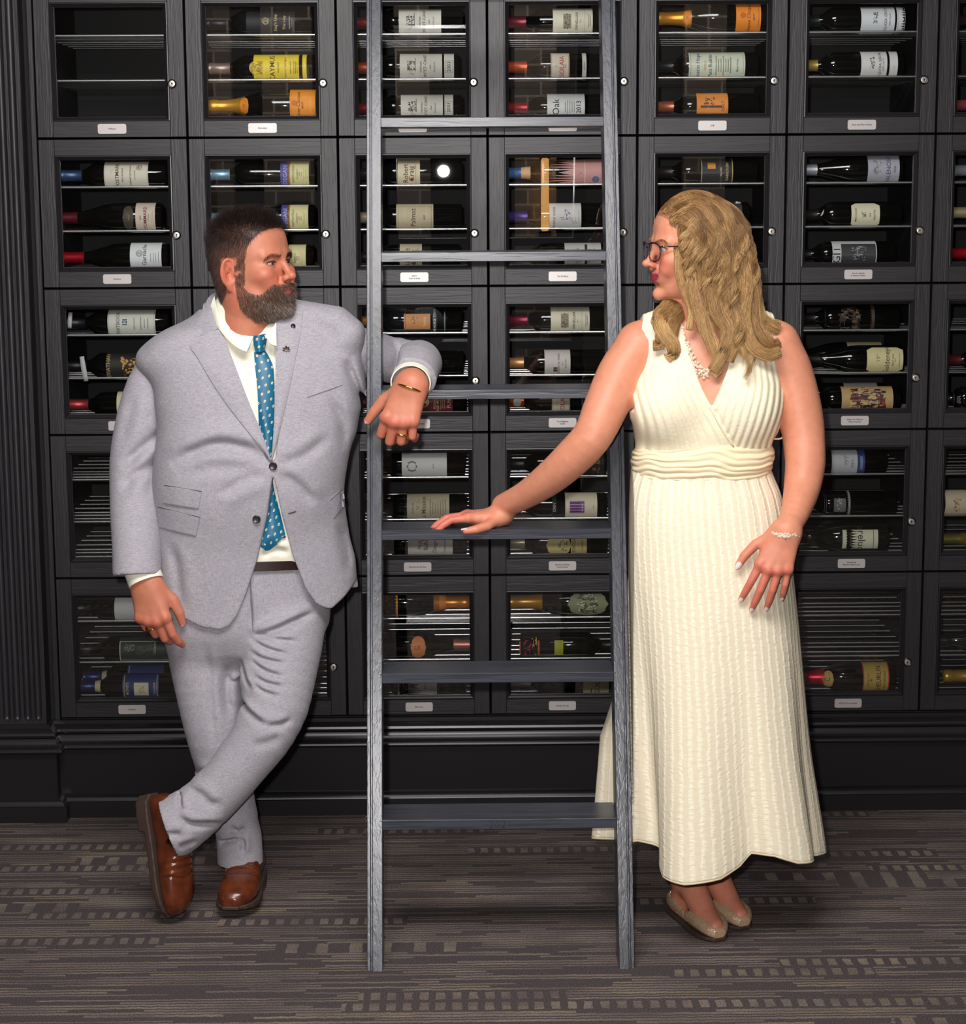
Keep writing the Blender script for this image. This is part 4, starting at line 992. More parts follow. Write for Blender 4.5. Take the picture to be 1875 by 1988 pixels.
# ------------------------------------------------------------------ hands
def hand(vol, W, R, side, size=1.0, bend=((20, 30, 20),)*4, spread=(8, 2, -3, -9), thumb=((.30, .9, -.25), (.6, .6, -.35), (.9, .3, -.3)), fat=1.0, stub=True):
    """W wrist, R rows (finger direction, y, back of hand), side +1 for a right hand (thumb at +y). Returns nail frames"""
    B = R.T; s = size
    P = lambda q: np.array(W)+B @ (np.array(q)*s)
    kn = [(.088, .030*side, .004), (.093, .0095*side, .007), (.088, -.011*side, .005), (.078, -.030*side, .000)]
    ln = [(.043, .026, .021), (.048, .030, .022), (.044, .028, .022), (.034, .021, .019)]
    rd = [(.0104, .0094, .0088, .0070), (.0106, .0095, .0088, .0070), (.0100, .0090, .0083, .0066), (.0090, .0080, .0074, .0058)]
    nails = []
    zax = R[2]
    for i in range(4):                                                 # metacarpals and palm
        a = (.004, (.018-.0115*i)*side, -.002)
        vol.cap(P(a), P(kn[i]), .0165*s*fat, .0118*s*fat, .014*s)
    vol.cap(P((.015, .012*side, -.006)), P((.070, .006*side, -.008)), .020*s*fat, .017*s*fat, .012*s, flat=(zax, .72))
    vol.cap(P((.020, -.014*side, -.009)), P((.066, -.022*side, -.008)), .0155*s*fat, .0125*s*fat, .012*s)   # heel of the hand
    if not stub: vol.ell(P((.004, 0, -.003)), np.array((.030, .0285, .0215))*s*fat, R, .02*s)
    if stub: vol.cap(P((-.035, 0, 0)), P((.012, 0, -.002)), .0265*s*fat, .0265*s*fat, .02*s, flat=(zax, .72))         # wrist
    for i in range(4):
        p = np.array(kn[i]); yaw = math.radians(spread[i])*side; a = 0.0
        pts = [p*1.0]
        for j in range(3):
            a += math.radians(bend[i][j])
            d = np.array([math.cos(a)*math.cos(yaw), math.cos(a)*math.sin(yaw), -math.sin(a)])
            p = p+d*ln[i][j]; pts.append(p)
        W_ = [P(q) for q in pts]; r = [q*s*fat for q in rd[i]]
        vol.chain(W_, r, .0045*s)
        vol.ell(P(pts[0]+np.array([0, 0, .003])), np.array([.0105, .0105, .0095])*s*fat, None, .010*s)
        up = np.array([math.sin(a)*math.cos(yaw), math.sin(a)*math.sin(yaw), math.cos(a)])
        nails.append((P(pts[3]+up*rd[i][3]*.80-d*.003), B @ d, B @ up, rd[i][3]*s*fat))
    p = np.array([.018, .022*side, -.008]); pts = [p]
    tl, tr = (.046, .033, .026), (.0150, .0118, .0106, .0080)
    for (dx, dy, dz), L in zip(thumb, tl):
        d = np.array([dx, dy*side, dz]); d /= np.linalg.norm(d); p = p+d*L; pts.append(p)
    vol.chain([P(q) for q in pts], [q*s*fat for q in tr], .010*s)
    vol.cap(P(pts[0]), P((.060, .024*side, -.004)), .0125*s*fat, .0085*s*fat, .016*s)                        # web
    up = np.cross(d, np.array([0, 0, 1.0])); up = np.cross(up, d); up /= np.linalg.norm(up)
    up = (up*.55+np.array([0, .8*side, 0])*.0+up*.45)
    nails.append((P(pts[3]+up*tr[3]*.82-d*.003), B @ d, B @ up, tr[3]*s*fat*1.1))
    return nails

def nail_mesh(nails, tip=.35):
    b = MB(); N, Mm = 8, 6
    for c, d, u, r in nails:
        d = d/np.linalg.norm(d); u = u-d*(u@d); u /= np.linalg.norm(u); w = np.cross(d, u)
        V = []
        for i in range(N+1):
            t = -1+2*i/N; wd = r*.74*math.sqrt(max(0, 1-max(0, abs(t)-.35)**2/.43))
            for j in range(Mm+1):
                q = -1+2*j/Mm
                V.append(c+d*(r*(.95+tip)*t)+w*wd*q+u*(r*.22-r*.34*q*q-.10*r*t*t))
        b.add(V, [(i*(Mm+1)+j, (i+1)*(Mm+1)+j, (i+1)*(Mm+1)+j+1, i*(Mm+1)+j+1) for i in range(N) for j in range(Mm)])
    return b

# ------------------------------------------------------------------ strands
def strands_mesh(name, P, rad, sides=3):
    """P (n, m, 3) strand points, rad (n, m)"""
    n, m = P.shape[:2]
    T = np.gradient(P, axis=1); T /= np.linalg.norm(T, axis=2)[..., None]+1e-9
    ref = np.where(np.abs(T[..., 2:3]) > .9, np.array([1.0, 0, 0]), np.array([0, 0, 1.0]))
    A = np.cross(T, ref); A /= np.linalg.norm(A, axis=2)[..., None]+1e-9; Bn = np.cross(T, A)
    ring = [P+rad[..., None]*(math.cos(w)*A+math.sin(w)*Bn) for w in np.arange(sides)*2*math.pi/sides]
    V = np.stack(ring, 2).reshape(-1, 3)
    base = (np.arange(n)[:, None]*m+np.arange(m-1)[None])*sides
    F = []
    for k in range(sides):
        k2 = (k+1) % sides
        F.append(np.stack([base+k, base+k2, base+sides+k2, base+sides+k], -1).reshape(-1, 4))
    return mesh_np(name, V, np.concatenate(F))

def vnormals(V, Q):
    a = np.cross(V[Q[:, 2]]-V[Q[:, 0]], V[Q[:, 3]]-V[Q[:, 1]]); N = np.zeros_like(V)
    for k in range(4):
        for d in range(3): N[:, d] += np.bincount(Q[:, k], a[:, d], len(V))
    return N/(np.linalg.norm(N, axis=1)[:, None]+1e-12)
# ================================================================== heads
def skin_mat(name, rough=.46, sss=.12):
    t = NT(name)
    at = t.n('ShaderNodeVertexColor', layer_name='tint')
    n1 = t.noise(t.coord('Object'), 55, 3, .6); n2 = t.noise(t.coord('Object'), 420, 2, .6)
    c = t.mix(.5, at.outputs[0], t.ramp(n1, [(.3, (.80, .76, .76)), (.7, (1.0, 1.0, 1.0))]), 'MULTIPLY')
    c = t.mix(t.math('MULTIPLY', t.ramp(n2, [(.62, 0.0), (.75, 1.0)]), .28), c, lin((150, 84, 64)))
    t.set(Base_Color=c, Roughness=t.ramp(n1, [(.2, rough-.06), (.8, rough+.10)]))
    t.bsdf.inputs['Subsurface Weight'].default_value = sss; t.bsdf.inputs['Subsurface Radius'].default_value = (.9, .35, .2); t.bsdf.inputs['Subsurface Scale'].default_value = .006
    t.bsdf.inputs['Specular IOR Level'].default_value = .42
    t.bump(t.math('ADD', n2, n1), .10, .0012)
    return t.m
M['skin'] = skin_mat('skin')

def eye_mesh(iris):
    """ball looking along +x; colour by distance from the axis"""
    nu, nv = 28, 22; V, F, C = [], [], []
    for j in range(nv+1):
        th = math.pi*j/nv
        for i in range(nu):
            ph = 2*math.pi*i/nu; V.append((math.cos(th)*(1+.06*max(0, 1-th/.5)), math.sin(th)*math.cos(ph), math.sin(th)*math.sin(ph)))
            C.append((.004, .004, .004) if th < .2 else (tuple(q*.75 for q in iris) if th < .3 else (iris if th < .48 else ((.08, .06, .06) if th < .56 else (.40, .33, .31)))))
    for j in range(nv):
        for i in range(nu): F.append((j*nu+i, j*nu+(i+1) % nu, (j+1)*nu+(i+1) % nu, (j+1)*nu+i))
    me = MB().add(V, F).mesh('eye', True); vcol(me, np.array(C)); return me
def eye_mat():
    t = NT('eye_surface'); at = t.n('ShaderNodeVertexColor', layer_name='tint'); t.set(Base_Color=at.outputs[0], Roughness=.08); t.bsdf.inputs['Coat Weight'].default_value = .6; return t.m
M['eye'] = eye_mat()

def G(d, r): return np.exp(-(d/r)**2)

def head(O, R, s, tab, male, neck, h=.0016, lo=None, hi=None, smile=.3, tones=None):
    """neck: list of (world point, radius). Returns V, F, colours, local coordinates"""
    O = np.array(O, float)
    vol = Vol(lo, hi, h)
    T = np.array(sorted(tab))
    def base(x, y, z):
        X, Y, Z = [(R[i][0]*(x-O[0])+R[i][1]*(y-O[1])+R[i][2]*(z-O[2]))/s for i in range(3)]
        zz = np.linspace(T[0, 0], T[-1, 0], 400)
        g = [spline(T[:, 0], T[:, i], zz) for i in (1, 2, 3, 4)]
        q = np.clip((Z-T[0, 0])/(T[-1, 0]-T[0, 0])*399, 0, 399)
        xf, xb, w, xc = [np.interp(q.ravel(), np.arange(400), gi).reshape(q.shape).astype(np.float32) for gi in g]
        dx = X-xc; a = np.where(dx > 0, xf-xc, xc-xb); n = np.where(dx > 0, 2.35, 2.1)
        k0 = (np.abs(dx/a)**n+np.abs(Y/w)**n)**(1/n)+1e-6
        k1 = np.sqrt((dx/a**2)**2+(Y/w**2)**2)+1e-6
        d = np.minimum((k0-1)*k0/k1, .12)
        return np.maximum(d, np.maximum(Z-T[-1, 0], T[0, 0]-Z))*s
    e = .16*s
    vol.op(base, O-e, O+e, 0, m=.0)
    W = lambda c: O+R.T @ (np.array(c, float)*s)
    E = lambda c, r, k=.01, mode='add': vol.ell(W(c), np.array(r)*s, R, k*s, mode)
    C = lambda a, b, ra, rb, k=.01, mode='add': vol.cap(W(a), W(b), ra*s, rb*s, k*s, mode)
    m = 1.0 if male else .90
    # brow, sockets, cheekbones, jaw, chin
    for y in (-1, 1):
        C((.0765, y*.012, .015), (.066, y*.046, .016), .0105*m, .0085*m, .014)
        E((.0885, y*.0335, -.002), (.0135, .0185, .0125), .013, 'cut')
        E((.055, y*.047, -.026), (.026, .020, .018), .022)
        E((.012, y*(.050 if male else .044), -.078), (.026, .014, .022), .03)
        E((.066, y*(.030 if male else .036), -.048), (.017, .017, .016), .02)               # cheek of the smile
    E((.0735, 0, -.106), (.0165, .021 if male else .0165, .0155), .014)
    E((.074, 0, -.066), (.0195 if male else .0158, .029 if male else .033, .021), .016)                     # muzzle
    # nose
    C((.0815, 0, .006), (.0985 if male else .0975, 0, -.030), .0072*m, .0092*m, .010)
    E((.1035 if male else .1050, 0, -.0345), (.0112*m, .0105*m, .0098*m), .007)
    for y in (-1, 1):
        E((.0900, y*.0115*m, -.0385), (.0105*m, .0064*m, .0072*m), .006)
        E((.0985, y*.0058*m, -.0465), (.0062, .0032, .0034), .003, 'cut')
        C((.0860, y*.0175*m, -.037), (.074, y*.0300, -.058), .0022, .0022, .010, 'cut')     # smile line
    # lips
    zm = -.0655; mw = 1.0 if male else 1.24; cx_ = .0725 if male else .0665
    up = [(cx_, -.0245*mw, zm+.003+.004*smile), (.0850, -.0135, zm+.0010), (.0905, -.0045, zm+.0038), (.0905, .0045, zm+.0038), (.0850, .0135, zm+.0010), (cx_, .0245*mw, zm+.003+.004*smile)]
    lw = [(cx_+.001, -.0215*mw, zm+.0005+.003*smile), (.0855, -.011, zm-.0052), (.0895, 0, zm-.0064), (.0855, .011, zm-.0052), (cx_+.001, .0215*mw, zm+.0005+.003*smile)]
    fl = 1.0 if not male else .85
    if not male:
        up = [(q[0]-.0035*(abs(q[1]) < .02), q[1], q[2]) for q in up]; lw = [(q[0]-.0025*(abs(q[1]) < .02), q[1], q[2]) for q in lw]
    vol.chain([W(q) for q in up], [q*s*fl for q in (.0015, .0034, .0038, .0038, .0034, .0015)], .004*s)
    vol.chain([W(q) for q in lw], [q*s*fl for q in (.0015, .0040, .0048, .0040, .0015)], .004*s)
    vol.chain([W((q[0]+.0065, q[1]*1.03*mw, zm+.0005+(.0045*smile if abs(q[1]) > .02 else 0))) for q in ((cx_-.001, -.0265), (.0840, -.0120), (.0890, 0), (.0840, .0120), (cx_-.001, .0265))], [.0011*s]*5, .002*s, 'cut')
    E((.0885, 0, -.0860), (.010, .017, .0045), .010, 'cut')           # dip under the lip
    E((.0985, 0, -.0525), (.006, .0025, .008), .005, 'cut')           # groove under the nose
    # eyes: lid ball, opening
    EY = []
    for y in (-1, 1):
        c = (.0655, y*.0320, -.001)
        E(c, (.0148, .0150, .0142), .006)
        E((c[0]+.0095, c[1]+y*.0015, c[2]-.0010), (.0135, .0128, .0028 if male else .0044), .0022, 'cut')
        EY.append((W((c[0]+.0010, c[1], c[2])), .0122*s))
    # ears
    for y in (-1, 1):
        u = np.array([-.42, y*.62, .0]); u /= np.linalg.norm(u)          # the ear leans back and out
        c0 = np.array([-.006, y*(.0735 if male else .069), -.014])
        ax = np.array([.16, 0, 1.0]); ax /= np.linalg.norm(ax)
        ring = []
        for t in np.linspace(-2.2, 2.55, 15):
            ring.append(c0+u*(.0160*math.cos(t-.1)+.011)+ax*(.0295*math.sin(t+.05)+.003))
        pl = c0+u*.012
        nrm = np.cross(u, ax); Re = np.stack([u, nrm, ax]) @ R
        vol.ell(W(pl), np.array((.0165, .0042, .027))*s, Re, .004*s)
        vol.chain([W(q) for q in ring], [q*s for q in np.linspace(.0042, .0036, 15)], .003*s)
        vol.ell(W(c0+u*.006-ax*.030), np.array((.0085, .0042, .0095))*s, Re, .005*s)
        o_ = nrm*(1 if (nrm[1]*y) > 0 else -1)
        vol.ell(W(c0+u*.0085+ax*-.003+o_*.0040), np.array((.0092, .0066, .0150))*s, Re, .003*s, 'cut')
        vol.ell(W(c0+u*.0150+ax*.012+o_*.0040), np.array((.0055, .0052, .0115))*s, Re, .003*s, 'cut')
        C((.010, y*.0725, -.016), (.004, y*.0755, -.018), .0048, .0036, .006)
    for y in (-1, 1):                                                  # lash line
        vol.chain([W((.0735-.9*abs(a)**2*.02, y*(.032+a*.0135), -.0010+.0042*(1-a*a)*(.8 if male else 1.15))) for a in np.linspace(-1, 1, 7)], [.0009*s]*7, .001*s)
    # neck
    P = [np.array(p, float) for p, r in neck]
    vol.chain(P, [r for p, r in neck], .030*s)
    V, Q = vol.mesh(1)
    L = (V-O) @ R.T/s
    x, y, z = L.T
    ay = np.abs(y)
    # ---- colour
    skin, red, lip = [np.array(lin(c)) for c in tones]
    Cc = np.tile(skin, (len(V), 1))
    def blend(w, c):
        nonlocal Cc; w = np.clip(w, 0, 1)[:, None]; Cc = Cc*(1-w)+np.array(c)*w
    front = np.clip((x-.03)/.03, 0, 1)
    blend(.55*G(np.sqrt((ay-.045)**2+(z+.035)**2), .026)*front, red)
    blend(.28*G(np.sqrt((ay*1.1)**2+(z+.036)**2), .020)*front, red)
    blend(.55*np.clip((ay-.071)/.008, 0, 1)*(np.abs(x) < .04)*(z < .02), red)
    lipm = np.clip(1-np.sqrt((ay/(.0265*mw))**3.0+((z-zm-.0018*smile*(ay/.02)**2+.001)/.0105)**2), 0, 1)*4*(x > .058)
    blend(lipm*(.55 if male else 1.0), lip)
    # eye-lid line
    ed = np.sqrt(((ay-.0335)/.0145)**2+((z+.001)/.0056)**2)
    blend(np.where((ed > .70) & (ed < 1.2) & (x > .06), .45 if male else .6, 0), np.array(lin((70, 40, 34))))
    blend(np.where((ed > .45) & (ed < 1.05) & (x > .06) & (z > -.0005), .9, 0), np.array(lin((36, 22, 20))))
    return V, Q, Cc, L, EY, W

def eyes(EY, O, look, iris, parent):
    me = eye_mesh(iris)
    f = np.array(look, float); f /= np.linalg.norm(f); b = basis(f, (0, 0, 1)).T
    for c, r in EY:
        o = obj('eye', me, M['eye'], parent)
        o.matrix_local = Matrix.Translation(c) @ Matrix([[*b[0], 0], [*b[1], 0], [*b[2], 0], [0, 0, 0, 1]]) @ Matrix.Diagonal((r, r, r, 1))
# ================================================================== the man
def hair_mat(name, rough=.36):
    t = NT(name); at = t.n('ShaderNodeVertexColor', layer_name='tint'); t.set(Base_Color=at.outputs[0], Roughness=rough)
    t.bsdf.inputs['Specular IOR Level'].default_value = .35
    return t.m
M['hair'] = hair_mat('hair_strands')
ML = np.array([-.55, -.70, 0.0])
MAN = empty('person', tuple(ML), 'bearded man in a light grey suit and blue tie, elbow on the ladder', 'person')
def worn(name, me, mat, root=None):
    r = root or MAN
    return obj(name, me, mat, r, tuple(-np.array(r.location)))

MY = -.70
MPX = pxr(1, 480, 520, MY)
MS = 1.045
MO = px(490, 514, MY)
mf = math.radians(61)
MR = basis((math.sin(mf), -math.cos(mf), .10), (.0, -.03, 1))
MHEAD = [(.119, .008, -.028, .016, -.008), (.115, .028, -.046, .033, -.009), (.106, .046, -.066, .049, -.010), (.091, .064, -.085, .064, -.010), (.072, .080, -.099, .0735, -.010), (.05, .0855, -.104, .077, -.010), (.025, .087, -.105, .0775, -.010),
         (0, .0825, -.103, .0745, -.008), (-.025, .0795, -.097, .0720, -.005), (-.05, .079, -.084, .0690, .000), (-.075, .079, -.062, .0645, .004), (-.098, .077, -.035, .0545, .012), (-.112, .070, -.008, .0425, .026), (-.121, .060, .018, .028, .036)]
MNECK = [(MO+MR.T @ np.array((-.022, 0, -.05))*MS, .064), (px(482, 606, MY-.005), .063), (px(474, 672, MY+.01), .072)]
V, Q, C, L, EY, WM = head(MO, MR, MS, MHEAD, True, MNECK, .0018, (MO[0]-.16, MO[1]-.165, MO[2]-.235), (MO[0]+.165, MO[1]+.165, MO[2]+.16),
                          smile=.6, tones=((200, 128, 100), (196, 96, 78), (168, 84, 76)))
x, y, z = L.T; ay = np.abs(y)
hl = np.interp(x, [-.2, -.055, -.02, -.012, .022, .030, .040, .055, .066, .090], [-.085, -.078, -.05, -.040, -.045, .010, .040, .060, .072, .084])
onear = (ay > .0745) & (x < .012) & (x > -.045) & (z < .022) & (z > -.055)
mh = (z > hl) & ~onear & ~((x > -.03) & (x < .0) & (z < .018) & (ay > .071))
cheek = np.interp(x, [-.01, .012, .030, .050, .066, .080, .10], [-.030, -.040, -.062, -.070, -.060, -.050, -.050])
lipzone = (x > .07) & (np.sqrt((y/.0225)**2+((z+.0665)/.0078)**2) < 1)
mb = (z < cheek) & (x > np.interp(z, [-.13, -.10, -.07, -.03], [.025, .006, .0, -.004])) & (z > -.132) & ~lipzone & ~((x > .084) & (z > -.0515)) & ~onear
mbw = np.where(mb, 1.0, 0)
scalp = np.array(lin((66, 52, 48)))
wt = np.clip((z+.01)/.07, .62, .92)[:, None]
C = np.where(mh[:, None], C*(1-wt)+scalp*wt, C)
C = np.where(mb[:, None], C*.45+np.array(lin((70, 50, 42)))*.55, C)
man_parts = [(V, Q, C)]
mhead_V, mhead_Q, mhead_L = V, Q, L
N_ = vnormals(V, Q)
def pick(mask, n):
    i = np.flatnonzero(mask); return rng.choice(i, n, replace=len(i) < n)
def wax(P, D, L, m, g, curl=0.0, seed=0):
    """grow strands from P along D with droop g"""
    out = [P]; d = D.copy()
    for k in range(m-1):
        d = d+g/(m-1)+curl*rng.normal(size=d.shape)
        d /= np.linalg.norm(d, axis=1)[:, None]; out.append(out[-1]+d*(L/(m-1))[:, None])
    return np.stack(out, 1)
def grow(name, mask, n, lens, dirw, droop, r0, col, m=4, curl=.05, parent=None):
    i = pick(mask, n)
    P, Nn, Lo = V[i]+rng.normal(size=(n, 3))*.0008, N_[i], L[i]
    D = dirw(Lo, Nn); D /= np.linalg.norm(D, axis=1)[:, None]
    ln = lens(Lo)*rng.uniform(.7, 1.15, n)
    S = wax(P-Nn*.001, D, ln, m, droop(Lo), curl)
    rad = r0*rng.uniform(.8, 1.2, (n, 1))*np.linspace(1, .25, m)[None]
    me = strands_mesh(name, S, rad)
    cc = col(Lo, n); vcol(me, np.repeat(cc, m*3, 0))
    return me
lw = lambda v: np.asarray(v) @ MR                                       # local direction -> world (rows)
def hdir(Lo, Nn):
    top = np.clip((Lo[:, 2]-.055)/.04, 0, 1)[:, None]
    side = lw(np.array([-.15, 0, -1.0]))
    fw = lw(np.array([.55, 0, .55])); 
    back = np.clip((-Lo[:, 0]-.02)/.05, 0, 1)[:, None]
    return Nn*(.5-.05*top)+side*(1-top)*.75+fw*top*(1-back*.9)*.75+rng.normal(size=Nn.shape)*.16
hlen = lambda Lo: .007+.004*np.clip(Lo[:, 2]/.05, 0, 1)+.013*np.clip((Lo[:, 2]-.062)/.035, 0, 1)
def hcol(Lo, n):
    a = np.array(lin((38, 28, 27))); b = np.array(lin((92, 72, 64))); t = rng.uniform(0, 1, (n, 1))**2
    side = np.clip((.055-Lo[:, 2:3])/.06, 0, 1)
    return a*(1-t*.5)*(1-side*.6)+b*(t*.35+side*.6)*rng.uniform(.6, 1.1, (n, 1))
man_hair = grow('hair', mh, 26000, hlen, hdir, lambda Lo: lw(np.array([-.1, 0, -.25]))+np.zeros_like(Lo), .00031, hcol, 5, .10)
def bdir(Lo, Nn):
    return Nn*.75+lw(np.array([.25, 0, -.75]))+rng.normal(size=Nn.shape)*.22
blen = lambda Lo: np.interp(Lo[:, 0], [0, .03, .06, .08], [.007, .010, .016, .017])*np.where(Lo[:, 2] > -.063, .62, 1)*np.where(Lo[:, 2] < -.10, .8, 1)
def bcol(Lo, n):
    a = np.array(lin((58, 40, 34))); b = np.array(lin((122, 92, 74))); g = np.array(lin((186, 176, 166)))
    t = rng.uniform(0, 1, (n, 1)); chin = np.clip((-Lo[:, 2:3]-.075)/.03, 0, 1)*np.clip((Lo[:, 0:1]-.03)/.03, 0, 1)
    grey = (rng.uniform(0, 1, (n, 1)) < .08+.34*chin)
    return np.where(grey, g*rng.uniform(.6, 1, (n, 1)), a*(1-t)+b*t)
man_beard = grow('beard', mb, 15000, blen, bdir, lambda Lo: lw(np.array([.1, 0, -.5]))+np.zeros_like(Lo), .00033, bcol, 4, .13)
browm = (x > .05) & (np.abs(z-(.0130+.0035*G(ay-.034, .012)-np.clip(ay-.043, 0, 1)*.55)) < .0036) & (ay > .012) & (ay < .053)
man_brow = [grow('eyebrow', browm & (y*q > 0), 450, lambda Lo: np.full(len(Lo), .008), lambda Lo, Nn: Nn*.45+np.sign(Lo[:, 1:2])*lw(np.array([-.3, .8, 0]))+lw(np.array([0, 0, .15])), lambda Lo: np.zeros_like(Lo), .00035, lambda Lo, n: np.tile(np.array(lin((66, 44, 36))), (n, 1)), 4) for q in (-1, 1)]

# ---- hands
def hand_piece(Wp, R, side, size, bend, spread, thumb, fat, tone, red, h=.0015, arm=None):
    v = Vol(Wp-.17, Wp+.21, h)
    lo = np.minimum.reduce([Wp+R.T @ np.array(q)*size for q in ((-.06, -.09, -.13), (-.06, .09, .05), (.2, -.09, .05), (.2, .09, -.13))])-.0
    pts = np.array([Wp+R.T @ (np.array((a, b, c))*size) for a in (-.05, .19) for b in (-.075, .075) for c in (-.11, .04)])
    v = Vol(pts.min(0)-.01, pts.max(0)+.01, h)
    nails = hand(v, Wp, R, side, size, bend, spread, thumb, fat, arm is None)
    if arm: v.chain([a for a, r in arm], [r for a, r in arm], .02)
    V, Q = v.mesh(1)
    L = (V-Wp) @ R.T/size
    C = np.tile(np.array(lin(tone)), (len(V), 1))
    w = np.zeros(len(V))
    for k in ((.090, .030), (.095, .0095), (.090, -.011), (.080, -.030)):
        w += .55*G(np.sqrt((L[:, 0]-k[0])**2+(L[:, 1]-k[1]*side)**2), .012)
    w += .35*np.clip((L[:, 0]-.085)/.04, 0, 1)
    w = np.clip(w, 0, .7)[:, None]; C = C*(1-w)+np.array(lin(red))*w
    return V, Q, C, nails
MT, MTR = (202, 128, 100), (196, 98, 78)
WR1 = px(281, 1130, -.823)
RH1 = basis((.22, -.06, -1), (-.22, -1.0, .02))
v1 = hand_piece(WR1, RH1, 1, 1.06, ((12, 26, 18), (24, 44, 25), (34, 54, 28), (38, 56, 30)), (5, 0, -4, -8), ((.72, .55, -.18), (1.0, .16, -.15), (1.0, -.04, -.25)), 1.10, MT, MTR)
WR2 = px(800, 746, -.905)
RH2 = basis((-.36, -.22, -1), (-.20, -.97, .28))
v2 = hand_piece(WR2, RH2, -1, 1.06, ((30, 74, 40), (30, 76, 40), (28, 74, 40), (22, 64, 36)), (7, 1, -5, -11), ((.68, .66, -.14), (.92, .40, -.16), (.92, .34, -.22)), 1.10, MT, MTR, .0015, [(WR2+np.array((0, .004, .004)), .030), (px(803, 736, -.86), .031), (px(808, 726, -.79), .033)])
for v in (v1, v2): man_parts.append(v[:3])
man_nails = v1[3]+v2[3]
# ---- fabric
def suiting():
    t = NT('grey_suiting')
    tc = t.coord('Object')
    wv = t.noise(t.coord('Object', (900, 900, 90)), 1.0, 2, .6); wh = t.noise(t.coord('Object', (90, 90, 900)), 1.0, 2, .6)
    big = t.noise(tc, 26, 2, .5)
    f = t.math('ADD', t.math('MULTIPLY', wv, .5), t.math('MULTIPLY', wh, .5))
    c = t.mix(t.ramp(f, [(.36, 0.0), (.64, 1.0)]), lin((142, 138, 146)), lin((184, 180, 186)))
    c = t.mix(t.math('MULTIPLY', t.ramp(big, [(.35, 0.0), (.65, 1.0)]), .22), c, lin((150, 150, 162)))
    t.set(Base_Color=c, Roughness=.85)
    t.bsdf.inputs['Specular IOR Level'].default_value = .2; t.bsdf.inputs['Sheen Weight'].default_value = .08
    t.bump(f, .18, .0012); return t.m
M['suit'] = suiting()
def shirting():
    t = NT('ivory_shirting'); n = t.noise(t.coord('Object', (700, 700, 700)), 1, 2)
    t.set(Base_Color=t.mix(n, lin((238, 234, 214)), lin((246, 243, 226))), Roughness=.8); t.bump(n, .1, .0008); return t.m
M['shirt'] = shirting()
M['seam2'] = plain('stitched_seam', (112, 110, 118), .9)
M['seam'] = plain('seam_shadow', (66, 64, 70), .9)
M['button'] = plain('dark_button', (44, 38, 44), .3)
M['gold'] = plain('gold', (226, 176, 96), .22, 1.0)
M['silver'] = plain('antique_silver', (190, 178, 166), .3, 1.0)
M['leather_brown'] = None

def crease(vol, pts, w, depth, Yg, ylo=-2, yhi=2, taper=True):
    """press a fold line (pixel polyline) into a volume; a soft ridge runs beside it"""
    P = np.array([px(x, y, Yg)[[0, 2]] for x, y in pts]); P = resample(P, max(6, len(P)*3))
    lo = np.array([P[:, 0].min()-4*w, ylo, P[:, 1].min()-4*w]); hi = np.array([P[:, 0].max()+4*w, yhi, P[:, 1].max()+4*w])
    T = np.linspace(0, 1, len(P))
    def fn(x, y, z):
        x2, z2 = x[:, 0, :], z[0]                                      # (nx,1),(1,nz)
        best = np.full(np.broadcast(x2, z2).shape, 1e9); tt = np.zeros_like(best); sd = np.zeros_like(best)
        for i in range(len(P)-1):
            a, b = P[i], P[i+1]; e = b-a; Lq = max(float(e@e), 1e-12)
            t = np.clip(((x2-a[0])*e[0]+(z2-a[1])*e[1])/Lq, 0, 1)
            dx, dz = x2-a[0]-t*e[0], z2-a[1]-t*e[1]; d = dx*dx+dz*dz
            m = d < best; best = np.where(m, d, best); tt = np.where(m, T[i]+t*(T[i+1]-T[i]), tt); sd = np.where(m, np.sign(e[0]*dz-e[1]*dx), sd)
        d = np.sqrt(best)
        amp = np.clip(np.minimum(tt, 1-tt)*4, 0, 1) if taper else 1.0
        g = 1.45*depth*amp*(np.exp(-(d/w)**2)-.55*np.exp(-((d*sd-1.9*w)/(1.3*w))**2))
        return g[:, None, :]+0*y
    return vol.op(fn, lo, hi, 0, 'shift', 0)

zy = lambda y, Y=-.68: float(px(490, y, Y)[2])
def tab_rows(rows, inset=0.0, tn=0.0):
    out = []
    for y, xl, xr, b, cy in rows:
        A, Bq = px(xl, y, cy), px(xr, y, cy)
        out.append(((A[2]+Bq[2])/2, (A[0]+Bq[0])/2, cy, (Bq[0]-A[0])/2-inset, b-inset-tn))
    return out
TORSO = [(618, 405, 570, .070, -.665), (640, 335, 640, .092, -.665), (668, 300, 690, .108, -.665), (700, 294, 702, .124, -.67), (760, 300, 706, .140, -.675), (830, 306, 692, .150, -.68), (900, 303, 675, .156, -.685), (960, 300, 668, .156, -.685),
         (1020, 300, 674, .153, -.682), (1100, 303, 690, .148, -.68), (1160, 307, 697, .146, -.68), (1240, 315, 705, .146, -.68)]
YAW = .14
